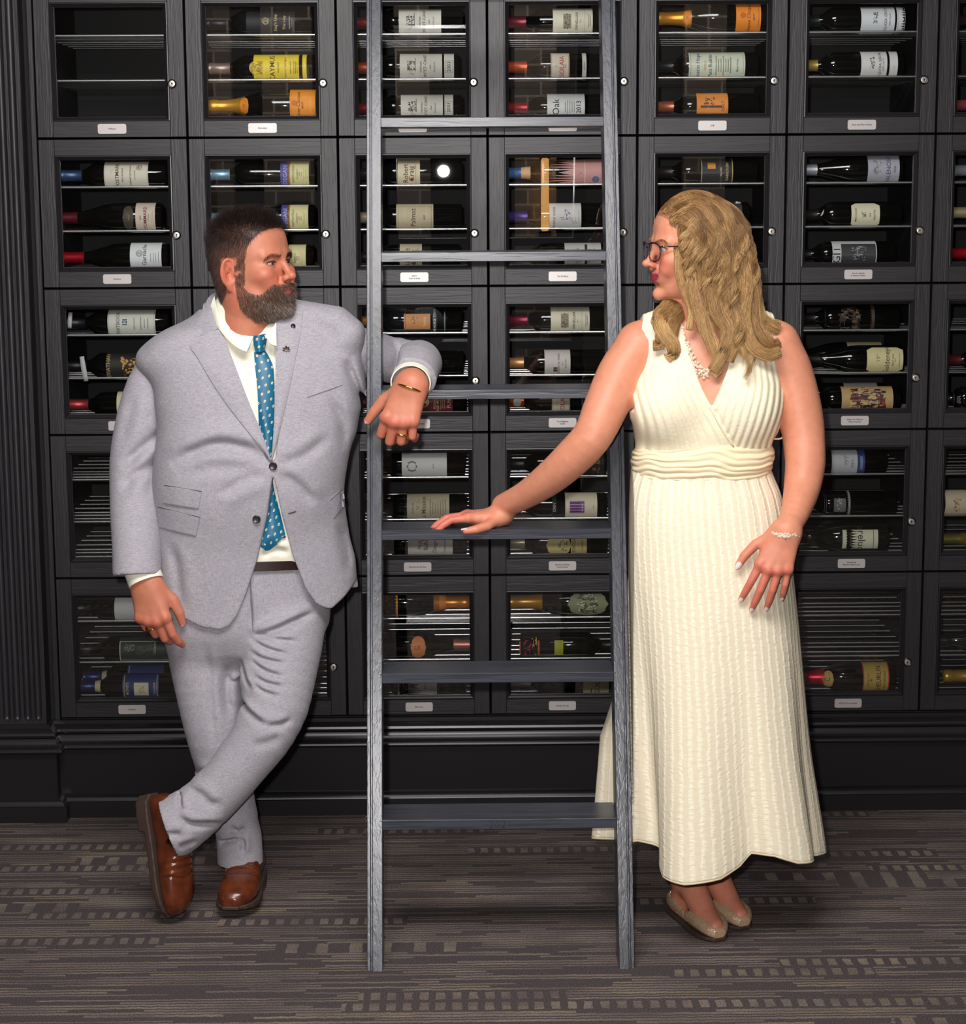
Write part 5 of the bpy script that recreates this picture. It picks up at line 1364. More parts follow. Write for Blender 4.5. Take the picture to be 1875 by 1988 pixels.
# ---- shirt
sv = Vol((px(290, 900, -.68)[0], -.86, zy(1130)), (px(715, 900, -.68)[0], -.50, zy(575)), .0042)
sv.loft(tab_rows(TORSO[1:-2], .017, .004), 2.3, 0, YAW)
sv.chain([px(420, 640, -.675), px(500, 650, -.675), px(560, 640, -.675)], [.055, .058, .055], .03)
sv.chain([px(480, 600, -.675), px(476, 655, -.68)], [.078, .084], .02)
sv.ell(px(528, 1040, -.752), (.085, .045, .05), None, .06)
sv.all(lambda x, y, z: z-(zy(612)+(y+.78)*.45+0*x))
sv.all(lambda x, y, z: (zy(1092)-z)+0*x+0*y)
crease(sv, [(505, 1085), (530, 1070), (560, 1078)], .008, .006, -.83)
crease(sv, [(440, 640), (475, 760), (515, 880)], .010, .003, -.83)
SF = sv.front()
worn('shirt', mesh_np('shirt', *sv.mesh(1)), M['shirt'])
SHIRT = MAN.children[-1]
# placket edge, collar leaves
def leaf(top, bot, n=14, m=6, name='collar_leaf'):
    T, Bq = resample([px(*q) for q in top], n), resample([px(*q) for q in bot], n)
    return sheet([[a*(1-j/(m-1))+b*(j/(m-1))+np.array([0, -.004*math.sin(math.pi*j/(m-1)), .0]) for j in range(m)] for a, b in zip(T, Bq)], .003, name)
obj('collar_leaf', leaf([(416, 574, -.690), (423, 604, -.745), (440, 632, -.771), (466, 650, -.784), (492, 653, -.786)], [(409, 594, -.715), (421, 632, -.762), (443, 660, -.788), (464, 677, -.800), (479, 683, -.806)]), M['shirt'], SHIRT)
obj('collar_leaf', leaf([(513, 651, -.786), (524, 643, -.780), (536, 626, -.765)], [(517, 656, -.797), (526, 668, -.797), (537, 672, -.790)]), M['shirt'], SHIRT)
# ---- jacket body
jl = (px(270, 900, -.68)[0], -.90, zy(1245)); jh = (px(735, 900, -.68)[0], -.48, zy(555))
jv = Vol(jl, jh, .0034)
jv.loft(tab_rows(TORSO), 2.3, 0, YAW)
FL = (np.array([0, 1.0, 0]), 1.55)
jv.chain([px(296, 700, -.66), px(345, 668, -.66), px(432, 617, -.655), px(505, 606, -.645), px(598, 619, -.655), px(652, 626, -.66), px(676, 648, -.66)], [.040, .040, .042, .046, .042, .040, .042], .05, flat=FL)
jv.ell(px(470, 930, -.74), (.17, .09, .13), None, .09)                    # front of the body
crease(jv, [(330, 906), (372, 880), (430, 862), (485, 872), (524, 898)], .016, .012, -.82)
crease(jv, [(345, 925), (420, 905), (515, 907)], .018, .005, -.82)
crease(jv, [(520, 915), (470, 932), (425, 962)], .014, .006, -.82)
crease(jv, [(534, 912), (575, 940), (610, 985)], .014, .006, -.82)
crease(jv, [(534, 902), (580, 890), (640, 850)], .014, .005, -.82)
crease(jv, [(668, 700), (690, 760), (700, 800)], .010, .008, -.76)
crease(jv, [(640, 770), (662, 820), (668, 880)], .012, .005, -.78)
crease(jv, [(330, 1050), (345, 1110), (350, 1180)], .014, .005, -.80)
crease(jv, [(655, 1020), (668, 1080), (676, 1130)], .012, .005, -.78)
JF = jv.front()
xz = lambda q, Y=-.82: [px(x, y, Y)[[0, 2]] for x, y in q]
Vcut = poly_sdf(xz([(412, 560), (422, 636), (453, 726), (491, 820), (519, 888), (528, 897), (536, 888), (543, 800), (548, 720), (550, 600), (520, 560)]))
Lcut = poly_sdf(xz([(531, 922), (520, 1000), (500, 1085), (479, 1150), (462, 1192), (446, 1214), (428, 1222), (390, 1217), (340, 1196), (260, 1150), (240, 1400), (760, 1400), (740, 1100), (693, 1140), (665, 1172), (641, 1191), (628, 1188), (612, 1178), (592, 1148), (566, 1078), (548, 1000), (536, 935)]))
jv.op(lambda x, y, z: np.maximum(Vcut(x, z), y+.70), jl, jh, .004, 'cut', 0)
jv.op(lambda x, y, z: np.maximum(Lcut(x, z), y+.66), jl, jh, .004, 'cut', 0)
jv.op(lambda x, y, z: np.maximum((z-zy(1200))+0*x, -.66-y), jl, jh, 0, 'cut', 0) if False else None
jv.op(lambda x, y, z: (zy(1146)-z)-.8*np.maximum(0, -.66-y)*8+0*x, jl, jh, 0, 'and', 0)
jv.chain([px(470, 590, -.69), px(470, 540, -.69)], [.074, .074], .01, 'cut')
Vj, Qj = jv.mesh(2)
JACKET = worn('jacket', mesh_np('jacket', Vj, Qj), M['suit'])
# sleeves
def sleeve(pts, rad, endn, flat=None, k=.0036, creases=()):
    P = [px(*q) for q in pts]
    lo, hi = np.min(P, 0)-.08, np.max(P, 0)+.08
    v = Vol(lo, hi, k)
    D = resample(np.concatenate([np.array(P), np.array(rad)[:, None]], 1), 16)
    v.chain([d[:3] for d in D], [d[3] for d in D], 0, flat=flat)
    e, n_ = np.array(P[-1]), np.array(endn, float); n_ /= np.linalg.norm(n_)
    q = [px(*a) for a in pts][-2]
    def cap_(x, y, z):
        d = (x-e[0])*n_[0]+(y-e[1])*n_[1]+(z-e[2])*n_[2]
        near = (x-e[0])**2+(y-e[1])**2+(z-e[2])**2 < .11**2
        return np.where(near, d, -.2)
    for c in creases: crease(v, *c)
    v.all(cap_)
    r_ = rad[-1]-.006; v.chain([e-n_*(-.036 if False else -r_+.010), e+n_*.06], [r_, r_], .002, 'cut')
    return mesh_np('sleeve', *v.mesh(2))
SA = sleeve([(310, 700, -.655), (288, 756, -.665), (272, 832, -.675), (264, 905, -.69), (263, 1000, -.745), (265, 1060, -.785), (266, 1117, -.815)], [.046, .0560, .0625, .0645, .0610, .0585, .0580], (.03, -.25, -1), None, .0036,
            [([(325, 832), (285, 862), (238, 905)], .013, .009, -.72), ([(312, 900), (270, 915), (240, 950)], .014, .007, -.73), ([(318, 860), (300, 900), (296, 960)], .010, .006, -.72), ([(262, 760), (250, 820), (236, 870)], .016, .004, -.71)])
obj('sleeve', SA, M['suit'], JACKET)
SB = sleeve([(640, 650, -.655), (684, 676, -.635), (735, 692, -.585), (785, 704, -.545), (815, 706, -.575), (813, 705, -.68), (808, 714, -.78), (803, 735, -.850)], [.048, .057, .0575, .056, .056, .056, .055, .0540], (-.14, -.86, -.42), None, .0036,
            [([(700, 640), (712, 690), (706, 740)], .008, .007, -.70), ([(690, 640), (700, 690), (692, 750)], .008, .006, -.70), ([(752, 660), (772, 690), (762, 730)], .010, .005, -.66)])
obj('sleeve', SB, M['suit'], JACKET)
# shirt cuffs
def cuff(a, b, r, fl):
    a, b = np.array(a), np.array(b); D = b-a; D /= np.linalg.norm(D); u = np.array(fl[0])-D*(np.array(fl[0])@D); u /= np.linalg.norm(u); w = np.cross(D, u)
    V, F = [], []; n = 40
    for t, q in ((0, 1), (.92, 1.0), (1, .985), (1, .93), (.3, .93)):
        for i in range(n):
            an = 2*math.pi*i/n; V.append(a+(b-a)*t+q*r*(u*math.cos(an)*fl[1]+w*math.sin(an)))
    for j in range(4):
        for i in range(n): F.append((j*n+i, j*n+(i+1) % n, (j+1)*n+(i+1) % n, (j+1)*n+i))
    return MB().add(V, F).mesh('cuff', True, 50)
obj('cuff', cuff(px(268, 1085, -.80), px(284, 1131, -.822), .0400, ((1, 0, 0), 1.08)), M['shirt'], SHIRT)
obj('cuff', cuff(px(803, 727, -.80), px(797, 744, -.890), .0445, ((1, 0, 0), 1.08)), M['shirt'], SHIRT)
# lapels, collar
def lap(left, right, off, puff=.004, n=26, m=9, name='lapel'):
    return sheet(strip_on(JF, left, right, -.80, n, m, off, puff), .004, name)
obj('lapel', lap([(386, 655), (368, 671), (380, 689), (409, 738), (439, 783), (480, 836), (524, 893)], [(427, 634), (434, 650), (446, 682), (466, 735), (484, 782), (505, 832), (527, 893)], .005), M['suit'], JACKET)
obj('lapel', lap([(535, 604), (535, 660), (535, 700), (534, 750), (533, 800), (530, 850), (526, 893)], [(588, 604), (582, 655), (574, 692), (565, 738), (552, 797), (538, 857), (529, 893)], .005), M['suit'], JACKET)
def free(rows, th=.004, name='collar'): return sheet([resample([px(*q) for q in r], 9) for r in rows], th, name)
obj('collar', free([[(419, 566, -.640), (404, 578, -.665), (398, 590, -.69)], [(417, 582, -.690), (404, 598, -.715), (390, 612, -.722)], [(422, 606, -.735), (402, 622, -.745), (376, 638, -.742)], [(428, 634, -.768), (410, 645, -.770), (386, 653, -.766)]]), M['suit'], JACKET)
# pockets, buttons, pin
for Lq, Rq in (([(319, 942), (315, 976)], [(391, 954), (385, 987)]), ([(305, 984), (309, 1023)], [(388, 1004), (380, 1040)]), ([(641, 971), (648, 1006)], [(664, 950), (667, 982)])):
    f = obj('pocket_flap', sheet(strip_on(JF, Lq, Rq, -.80, 8, 10, .0045, .002), .004, 'pocket_flap'), M['suit'], JACKET)
    P = [JF.pix(a, b, -.80, .0052) for a, b in resample([Lq[0], Rq[0]], 9)]
    MB().tube(P, .0009, 6).build('seam', M['seam'], f)
wp = obj('breast_pocket', sheet(strip_on(JF, [(597, 756), (597, 771)], [(665, 731), (665, 747)], -.78, 5, 10, .0030, .001), .003, 'breast_pocket'), M['suit'], JACKET)
def disc_on(x, y, r, off, mat, name, parent, surf=JF):
    c = surf.pix(x, y, -.82, off)
    o = MB().lathe([(.003, r*.9), (0, r), (-.0015, r), (-.0024, r*.86), (-.0016, r*.6), (-.0016, 0)], 20, 'y', c).build(name, mat, parent, True, 40)
    return o
for x, y in ((530, 905), (498, 1008)): disc_on(x, y, .0098, .004, M['button'], 'button', JACKET)
disc_on(569, 633, .006, .0095, M['button'], 'button', JACKET)
MB().tube([JF.pix(a, b, -.80, .0012) for a, b in ((560, 997), (567, 995), (574, 993))], .0014, 6).build('buttonhole', M['seam'], JACKET)
def leaf_pin():
    c = JF.pix(556, 681, -.80, .012); b = MB()
    for a, L, w in ((95, .0135, .0045), (55, .0125, .0042), (140, .0125, .0042), (15, .0105, .0036), (178, .0105, .0036), (-90, .010, .0010)):
        d = np.array([math.cos(math.radians(a)), 0, math.sin(math.radians(a))]); n_ = np.array([-d[2], 0, d[0]])
        V = [c, c+d*L*.45+n_*w, c+d*L, c+d*L*.45-n_*w, c+d*L*.5+np.array([0, -.0035, 0]), c+d*L*.5+np.array([0, .002, 0])]
        b.add(V, [(0, 1, 4), (1, 2, 4), (2, 3, 4), (3, 0, 4), (1, 0, 5), (2, 1, 5), (3, 2, 5), (0, 3, 5)])
    return b.build('leaf_pin', M['silver'], JACKET)
leaf_pin()
# ---- tie
def tie_mat():
    t = NT('blue_tie'); uv = t.n('ShaderNodeUVMap'); sp = t.n('ShaderNodeSeparateXYZ'); t.t.links.new(uv.outputs[0], sp.inputs[0])
    p = .0165
    a = t.math('DIVIDE', t.math('ADD', sp.outputs[0], t.math('MULTIPLY', sp.outputs[1], .10)), p); b = t.math('DIVIDE', sp.outputs[1], p*1.15)
    row = t.math('FLOOR', b); a2 = t.math('ADD', a, t.math('MULTIPLY', t.math('MODULO', t.math('ABSOLUTE', row), 2.0), .5))
    u = t.math('SUBTRACT', t.math('FRACT', a2), .5); v = t.math('SUBTRACT', t.math('FRACT', b), .5)
    r = t.math('SQRT', t.math('ADD', t.math('MULTIPLY', u, u), t.math('MULTIPLY', v, v)))
    an = t.math('ARCTAN2', v, u); petal = t.math('MULTIPLY_ADD', t.math('COSINE', t.math('MULTIPLY', an, 5.0)), .035, .165)
    fl = t.math('MULTIPLY', t.math('LESS_THAN', r, petal), t.math('GREATER_THAN', r, .065))
    c = t.mix(fl, lin((0, 96, 130)), lin((226, 214, 172)))
    t.set(Base_Color=c, Roughness=.42); t.bsdf.inputs['Sheen Weight'].default_value = .15
    t.bump(t.noise(t.coord('Object', (900, 900, 900)), 1, 1), .08, .001); return t.m
M['tie'] = tie_mat()
tl_ = [(493, 684), (494, 700), (497, 730), (500, 764), (503, 839), (512, 880), (520, 912), (525, 945), (521, 988), (513, 1025), (505, 1054)]
tr_ = [(514, 679), (522, 692), (531, 715), (533, 764), (531, 839), (528, 880), (528, 912), (531, 945), (542, 988), (550, 1022), (554, 1038)]
rows = strip_on(SF, tl_, tr_, -.80, 40, 9, .006, .0045)
tipc = [SF.pix(x, y, -.82, .008) for x, y in resample([(506, 1056), (517, 1070), (553, 1040)], 9)]
rows.append([rows[-1][i]*.5+tipc[i]*.5 for i in range(9)]); rows.append(tipc)
TIE = worn('tie', sheet(rows, .006, 'tie', True), M['tie'])
obj('knot', sheet(strip_on(SF, [(491, 652), (492, 668), (496, 684)], [(520, 648), (517, 664), (513, 682)], -.79, 8, 9, .012, .011), .010, 'knot', True), M['tie'], TIE)
# ---- trousers
tlo = (px(280, 1300, -.7)[0], -.99, .085); thi = (px(655, 1200, -.7)[0], -.50, zy(1060))
tv = Vol(tlo, thi, .0034)
tv.loft(tab_rows([(1060, 330, 640, .130, -.68), (1110, 326, 640, .132, -.68), (1160, 322, 642, .135, -.68), (1205, 318, 640, .132, -.68), (1250, 335, 612, .112, -.68), (1290, 370, 560, .06, -.68)]), 2.3, 0, .1)
D = resample([np.append(px(x, y, Y), r) for x, y, Y, r in ((396, 1200, -.68, .098), (398, 1260, -.685, .093), (406, 1340, -.70, .083), (418, 1420, -.71, .074), (436, 1500, -.70, .066), (452, 1570, -.695, .0585), (464, 1625, -.70, .0570), (468, 1720, -.71, .0570))], 22)
tv.chain([d[:3] for d in D], [d[3] for d in D], .035)
D = resample([np.append(px(x, y, Y), r) for x, y, Y, r in ((552, 1170, -.68, .100), (548, 1225, -.725, .103), (541, 1300, -.775, .094), (536, 1360, -.81, .083), (518, 1412, -.835, .0745), (470, 1480, -.850, .067), (420, 1540, -.860, .064), (368, 1585, -.865, .0700), (325, 1612, -.868, .078), (288, 1632, -.868, .082))], 26)
tv.chain([d[:3] for d in D], [d[3] for d in D], .014)
z6 = lambda q: [(200+x/4.076, 1080+y/4.076) for x, y in q]; z7 = lambda q: [(240+x/5.86, 1500+y/5.86) for x, y in q]
for q, w, d_, Yg in ((z6([(1150, 655), (1250, 620), (1350, 590), (1500, 530), (1680, 480)]), .009, .010, -.82), (z6([(1180, 650), (1350, 668), (1560, 690)]), .006, .005, -.85), (z6([(1130, 690), (1280, 750), (1480, 800)]), .006, .0055, -.87), (z6([(1130, 780), (1260, 830), (1460, 860)]), .006, .0055, -.87),
                     (z6([(1140, 850), (1270, 920), (1440, 970)]), .006, .0055, -.88), (z6([(1170, 960), (1290, 1010), (1440, 1040)]), .006, .005, -.88), (z6([(1170, 1030), (1260, 1080), (1400, 1115)]), .006, .0045, -.89), (z6([(1060, 870), (1110, 1000), (1180, 1080)]), .006, .005, -.87),
                     (z6([(1040, 1190), (1150, 1260), (1290, 1340)]), .008, .009, -.90), (z6([(1270, 1345), (1400, 1340), (1500, 1300)]), .009, .006, -.90), (z6([(1160, 1500), (1300, 1480), (1420, 1420)]), .012, .004, -.91), (z7([(605, 285), (640, 430)]), .006, .008, -.93),
                     (z7([(600, 500), (780, 590), (950, 605), (1120, 650)]), .009, .009, -.93), (z7([(470, 690), (560, 690), (680, 700)]), .009, .005, -.93), (z7([(690, 260), (850, 275), (1010, 375), (1130, 370)]), .012, .006, -.93), (z7([(620, 850), (740, 820), (830, 790)]), .008, .005, -.93),
                     (z6([(1165, 240), (1172, 400), (1178, 570)]), .004, .004, -.82)):
    crease(tv, q, w, d_, Yg, -1.2, -.70)
for q, w, d_ in ((z7([(1070, 840), (1180, 800), (1330, 760)]), .007, .010), (z7([(1200, 620), (1300, 690), (1400, 640)]), .008, .008), (z7([(1330, 740), (1355, 820), (1350, 930)]), .006, .007), (z7([(1500, 560), (1560, 700), (1600, 800)]), .008, .004)):
    crease(tv, q, w, d_, -.76, -.85, -.6)
crease(tv, [(400, 1240), (408, 1350), (415, 1450)], .010, .004, -.78, -.95, -.6)
crease(tv, [(440, 1290), (436, 1350), (447, 1400)], .012, .008, -.78, -.95, -.6)
def hem(pt, n_, rad):
    pt = px(*pt); n_ = np.array(n_, float); n_ /= np.linalg.norm(n_)
    tv.op(lambda x, y, z: np.maximum((x-pt[0])**2+(y-pt[1])**2+(z-pt[2])**2-rad**2, 0)*1e3 - ((x-pt[0])*n_[0]+(y-pt[1])*n_[1]+(z-pt[2])*n_[2]), pt-rad, pt+rad, 0, 'cut', 0)
hem((329, 1607, -.868), (-.92, -.10, -.34), .16)
hem((466, 1693, -.71), (.05, -.25, -1), .12)
TF = tv.front()
Vt, Qt = tv.mesh(2)
TRO = worn('trousers', mesh_np('trousers', Vt, Qt), M['suit'])
M['belt'] = plain('dark_brown_belt', (40, 22, 18), .4)
b_ = sheet(strip_on(TF, [(482, 1092), (482, 1110)], [(590, 1088), (590, 1106)], -.80, 5, 22, .009, .0), .004, 'belt')
BELT = worn('belt', b_, M['belt'])
obj('fly', sheet(strip_on(TF, [(484, 1120), (487, 1180), (490, 1225)], [(487, 1120), (490, 1180), (492, 1225)], -.80, 12, 3, .001, 0), .002, 'fly'), M['seam2'], TRO)
# ---- shoes
def leather(name, a, b):
    t = NT(name); n = t.noise(t.coord('Object', (1, 1, 1)), 22, 3, .6); at = t.n('ShaderNodeVertexColor', layer_name='tint')
    t.set(Base_Color=t.mix(1.0, t.mix(t.ramp(n, [(.35, 0.0), (.65, 1.0)]), lin(a), lin(b)), at.outputs[0], 'MULTIPLY'), Roughness=.27); t.bsdf.inputs['Coat Weight'].default_value = .25; t.bsdf.inputs['Coat Roughness'].default_value = .2
    t.bump(t.noise(t.coord('Object'), 260, 2), .10, .001); return t.m
M['leather'] = leather('tan_leather', (74, 33, 17), (104, 49, 25))
M['soleM'] = plain('brown_shoe_sole', (62, 46, 38), .6)
SH = [(-.001, 0, .026, .014, .020), (.010, 0, .034, .029, .032), (.05, .0, .046, .0345, .046), (.09, .001, .050, .0355, .050), (.125, .002, .0455, .038, .0455), (.16, .004, .037, .043, .037), (.195, .005, .0315, .0475, .0315), (.23, .005, .028, .0480, .028), (.258, .003, .0245, .0430, .0245), (.280, .0, .020, .0315, .020), (.292, -.002, .014, .016, .013)]
def shoe_meshes():
    v = Vol((-.062, -.012, -.012), (.062, .105, .305), .0028)
    v.loft(SH, 2.5, 0)
    v.all(lambda x, y, z: (.004-y)+0*x+0*z)
    for z0, dp in ((.150, .0020), (.166, .0028), (.183, .0022)):
        v.op(lambda x, y, z: dp*np.exp(-((z-z0+.004*np.sin(x*60))/.0045)**2)*np.clip((y-.02)/.02, 0, 1)*np.cos((z-z0)*400), (-.06, 0, .12), (.06, .1, .22), 0, 'shift', 0)
    v.op(lambda x, y, z: .0016*np.exp(-((z-.205-.9*x*x*10*.1+(x*x)*6)/.0022)**2)*np.clip((y-.02)/.01, 0, 1), (-.06, 0, .15), (.06, .1, .26), 0, 'shift', 0)
    V, Q = v.mesh(1); me = mesh_np('upper', V, Q)
    C = np.ones((len(V), 3)); x, y, z = V.T
    gus = (z > .098) & (z < .128) & (np.abs(x) > .022) & (y > .048-.0*z) & (y > .048+(np.abs(z-.113)-.0)*1.1)
    C[gus] = (.16, .14, .14)
    st = np.abs(z-.205+(x*x)*6) < .0016; C[st & (y > .02)] *= .55
    toe = np.clip((z-.2)/.06, 0, 1)[:, None]; C *= 1+toe*np.array([.18, .16, .1])
    vcol(me, C)
    v = Vol((-.068, -.034, -.012), (.068, .018, .31), .0028)
    T = np.array(SH)
    def sole(x, y, z):
        zz = z.ravel(); a = np.interp(zz, T[:, 0], T[:, 3])[None, None]; c = np.interp(zz, T[:, 0], T[:, 1])[None, None]
        d = np.abs(x-c)-(a+.0048); e = np.maximum(z-.297, -.006-z)
        lift = np.clip((z-.20)/.10, 0, 1)**2*.010
        low = np.where(z < .082, -.026, -.010)+lift
        return np.maximum(np.maximum(d, e), np.maximum(y-.0085, low-y))
    v.all(sole, 'add')
    V, Q = v.mesh(1)
    return me, mesh_np('sole', V, Q)
SHM = shoe_meshes()
def place_shoe(toe, fwd, up, root, name='shoe'):
    f = np.array(fwd, float); f /= np.linalg.norm(f); u = np.array(up, float); u -= f*(u@f); u /= np.linalg.norm(u); r = np.cross(u, f)
    O = np.array(toe)-f*.292+u*.0-np.array(root.location)
    e = empty(name, parent=root)
    e.matrix_local = Matrix([[r[0], u[0], f[0], O[0]], [r[1], u[1], f[1], O[1]], [r[2], u[2], f[2], O[2]], [0, 0, 0, 1]])
    obj('upper', SHM[0], M['leather'], e); obj('sole', SHM[1], M['soleM'], e)
T1 = px(449, 1778, -.885); T1[2] = .0275
place_shoe(T1, (-.10, -1, 0), (.0, 0, 1), MAN)
T2 = px(333, 1776, -.90)
place_shoe(T2, (.055, -.075, -.30), (.88, -.50, .05), MAN)
# hidden parts of the body under the clothes, so that it is one figure
hv = Vol((px(250, 900, -.7)[0], -.95, .03), (px(850, 900, -.6)[0], -.45, zy(600)), .010)
hv.loft(tab_rows(TORSO[2:-3], .035, .02), 2.2, 0, YAW)
hv.chain([px(472, 590, -.69), px(472, 700, -.68)], [.055, .06], .03)
hv.loft(tab_rows([(1020, 340, 640, .10, -.68), (1130, 340, 630, .10, -.68), (1210, 350, 600, .09, -.68)]), 2.2, .03)
for ch, rr in (([(300, 705, -.66), (272, 840, -.68), (264, 910, -.70), (282, 1125, -.82)], [.045, .042, .038, .030]), ([(640, 650, -.655), (684, 676, -.635), (735, 692, -.585), (785, 704, -.545), (815, 710, -.575), (813, 714, -.68), (805, 730, -.80)], [.040, .040, .038, .034, .032, .030, .028]),
               ([(398, 1200, -.68), (418, 1420, -.70), (464, 1640, -.70), (464, 1700, -.70)], [.07, .052, .038, .036]), ([(550, 1190, -.69), (538, 1360, -.81), (470, 1480, -.845), (352, 1592, -.865), (340, 1600, -.865)], [.075, .058, .045, .032, .022])):
    hv.chain([px(*q) for q in ch], rr, .03)
for a, b in (((464, 1700, -.70), T1), ((338, 1610, -.868), T2)):
    P0, P1 = px(*a), np.array(b); hv.chain([P0, P0*.7+P1*.3], [.018, .010], .02)
Vh, Qh = hv.mesh(1)
man_parts.append((Vh, Qh, np.tile(np.array(lin(MT)), (len(Vh), 1))))
# ring, bracelet
def torus_pts(c, n, R_, r, k=24, wob=0):
    n = np.array(n, float); n /= np.linalg.norm(n); u = np.cross(n, (0.3, .2, 1)); u /= np.linalg.norm(u); w = np.cross(n, u)
    return MB().tube([np.array(c)+R_*(u*math.cos(a)+w*math.sin(a)) for a in np.linspace(0, 2*math.pi, k+1)], r, 8, False)
def on_hand(Wp, R, side, size, q): return np.array(Wp)+R.T @ (np.array(q)*size)
worn('ring', torus_pts(on_hand(WR2, RH2, -1, 1.06, (.1095, .0128, -.0075)), RH2.T @ np.array([.88, .06, -.47]), .0126, .0024).mesh('ring', True), M['gold'])
worn('ring', torus_pts(on_hand(WR1, RH1, 1, 1.06, (.104, -.0135, -.0055)), RH1.T @ np.array([.83, -.05, -.56]), .0126, .0024).mesh('ring', True), M['gold'])
worn('bracelet', torus_pts(on_hand(WR2, RH2, -1, 1.06, (.012, 0, 0)), RH2[0], .034, .0026, 32).mesh('bracelet', True), M['gold'])
Vb, Qb = join_np([(v, q) for v, q, c in man_parts]); Cb = np.concatenate([c for v, q, c in man_parts])
me = mesh_np('body', Vb, Qb); vcol(me, Cb)
MBODY = worn('body', me, M['skin'])
eyes(EY, MO, (.91, -.41, -.02), (.045, .055, .065), MBODY)
for n_ in man_nails: obj('fingernail', nail_mesh([n_], .15).mesh('fingernail', True), paint((222, 170, 152), .35), MBODY)
worn('hair', man_hair, M['hair'])['kind'] = 'stuff'; worn('beard', man_beard, M['hair'])
for b_ in man_brow: obj('eyebrow', b_, M['hair'], MBODY)
# ================================================================== the woman
WL = np.array([.60, -.93, 0.0])
WOM = empty('person', tuple(WL), 'blonde woman in a long cream dress and glasses, right hand on a ladder rung', 'person')
WY = -.93
WS = .985
WO = px(1337, 479, WY)
wf = math.radians(-77)
WR = basis((math.sin(wf), -math.cos(wf), -.03), (.0, -.02, 1))
WHEAD = [(.118, .006, -.030, .018, -.008), (.114, .028, -.050, .036, -.009), (.104, .047, -.070, .052, -.010), (.090, .062, -.086, .064, -.010), (.072, .074, -.095, .0700, -.010), (.05, .0815, -.100, .0735, -.010), (.025, .0835, -.101, .0740, -.010),
         (0, .0800, -.098, .0715, -.008), (-.025, .0775, -.090, .0690, -.005), (-.05, .076, -.078, .0650, .000), (-.075, .0765, -.058, .0585, .006), (-.098, .0745, -.030, .0475, .016), (-.110, .068, -.004, .0360, .028), (-.118, .058, .022, .0230, .038)]
WNECK = [(WO+WR.T @ np.array((-.020, 0, -.05))*WS, .054), (px(1362, 600, WY-.01), .051), (px(1372, 650, WY+.0), .057)]
FT, FTR, FTL = (218, 146, 116), (208, 104, 88), (170, 50, 80)
V, Q, C, L, EY2, WM2 = head(WO, WR, WS, WHEAD, False, WNECK, .0018, (WO[0]-.16, WO[1]-.15, WO[2]-.235), (WO[0]+.16, WO[1]+.15, WO[2]+.15), smile=1.0, tones=(FT, FTR, FTL))
x, y, z = L.T; ay = np.abs(y)
N_ = vnormals(V, Q)
hl2 = np.interp(x, [-.2, .0, .03, .045, .060, .075, .09], [-.10, -.05, .0, .035, .060, .078, .088])
mh2 = (z > hl2)
C = np.where(mh2[:, None], C*.35+np.array(lin((128, 92, 62)))*.65, C)
wom_parts = [(V, Q, C)]
brow2 = (x > .05) & (np.abs(z-(.0155+.0040*G(ay-.034, .014)-np.clip(ay-.045, 0, 1)*.45)) < .0021) & (ay > .013) & (ay < .052)
wom_brow = [grow('eyebrow', brow2 & (y*q > 0), 350, lambda Lo: np.full(len(Lo), .007), lambda Lo, Nn: Nn*.35+np.sign(Lo[:, 1:2])*(np.array([-.3, .8, 0]) @ WR)+np.array([0, 0, .12]), lambda Lo: np.zeros_like(Lo), .00020, lambda Lo, n: np.tile(np.array(lin((150, 100, 70))), (n, 1)), 4) for q in (-1, 1)]

# ---- trunk, arms (bare)
zw = lambda q, Y=WY: float(px(1370, q, Y)[2])
def rows_w(rows, inset=0.0):
    out = []
    for yy, xl, xr, b, cy in rows:
        A, Bq = px(xl, yy, cy), px(xr, yy, cy); out.append(((A[2]+Bq[2])/2, (A[0]+Bq[0])/2, cy, (Bq[0]-A[0])/2-inset, b-inset))
    return out
TR = [(608, 1320, 1432, .056, -.915), (628, 1275, 1470, .064, -.915), (655, 1246, 1500, .078, -.918), (690, 1238, 1508, .092, -.922), (735, 1230, 1516, .100, -.925), (780, 1226, 1518, .105, -.93), (830, 1230, 1508, .104, -.93), (870, 1236, 1494, .098, -.93), (905, 1230, 1492, .098, -.93), (935, 1222, 1500, .106, -.93)]
SHL = (np.array([0, 1.0, 0]), 1.25)
bl, bh = px(835, 1060, -1.08), px(1612, 590, -.78)
bv = Vol((px(1185, 900, -.93)[0], -1.10, zw(940)), (px(1600, 900, -.93)[0], -.79, zw(585)), .0042)
def trunk(v):
    v.loft(rows_w(TR, .009), 2.25, 0)
    for s_ in ((1290, 785), (1442, 785)): v.ell(px(s_[0], s_[1], -.990), (.062, .056, .062), None, .045)
    v.chain([px(1372, 600, -.925), px(1374, 655, -.92)], [.051, .060], .03)
    v.chain([px(1240, 662, -.92), px(1290, 634, -.915), px(1372, 628, -.91), px(1460, 634, -.915), px(1510, 666, -.92)], [.041, .037, .042, .037, .041], .03)
trunk(bv)
Vt_, Qt_ = bv.mesh(1)
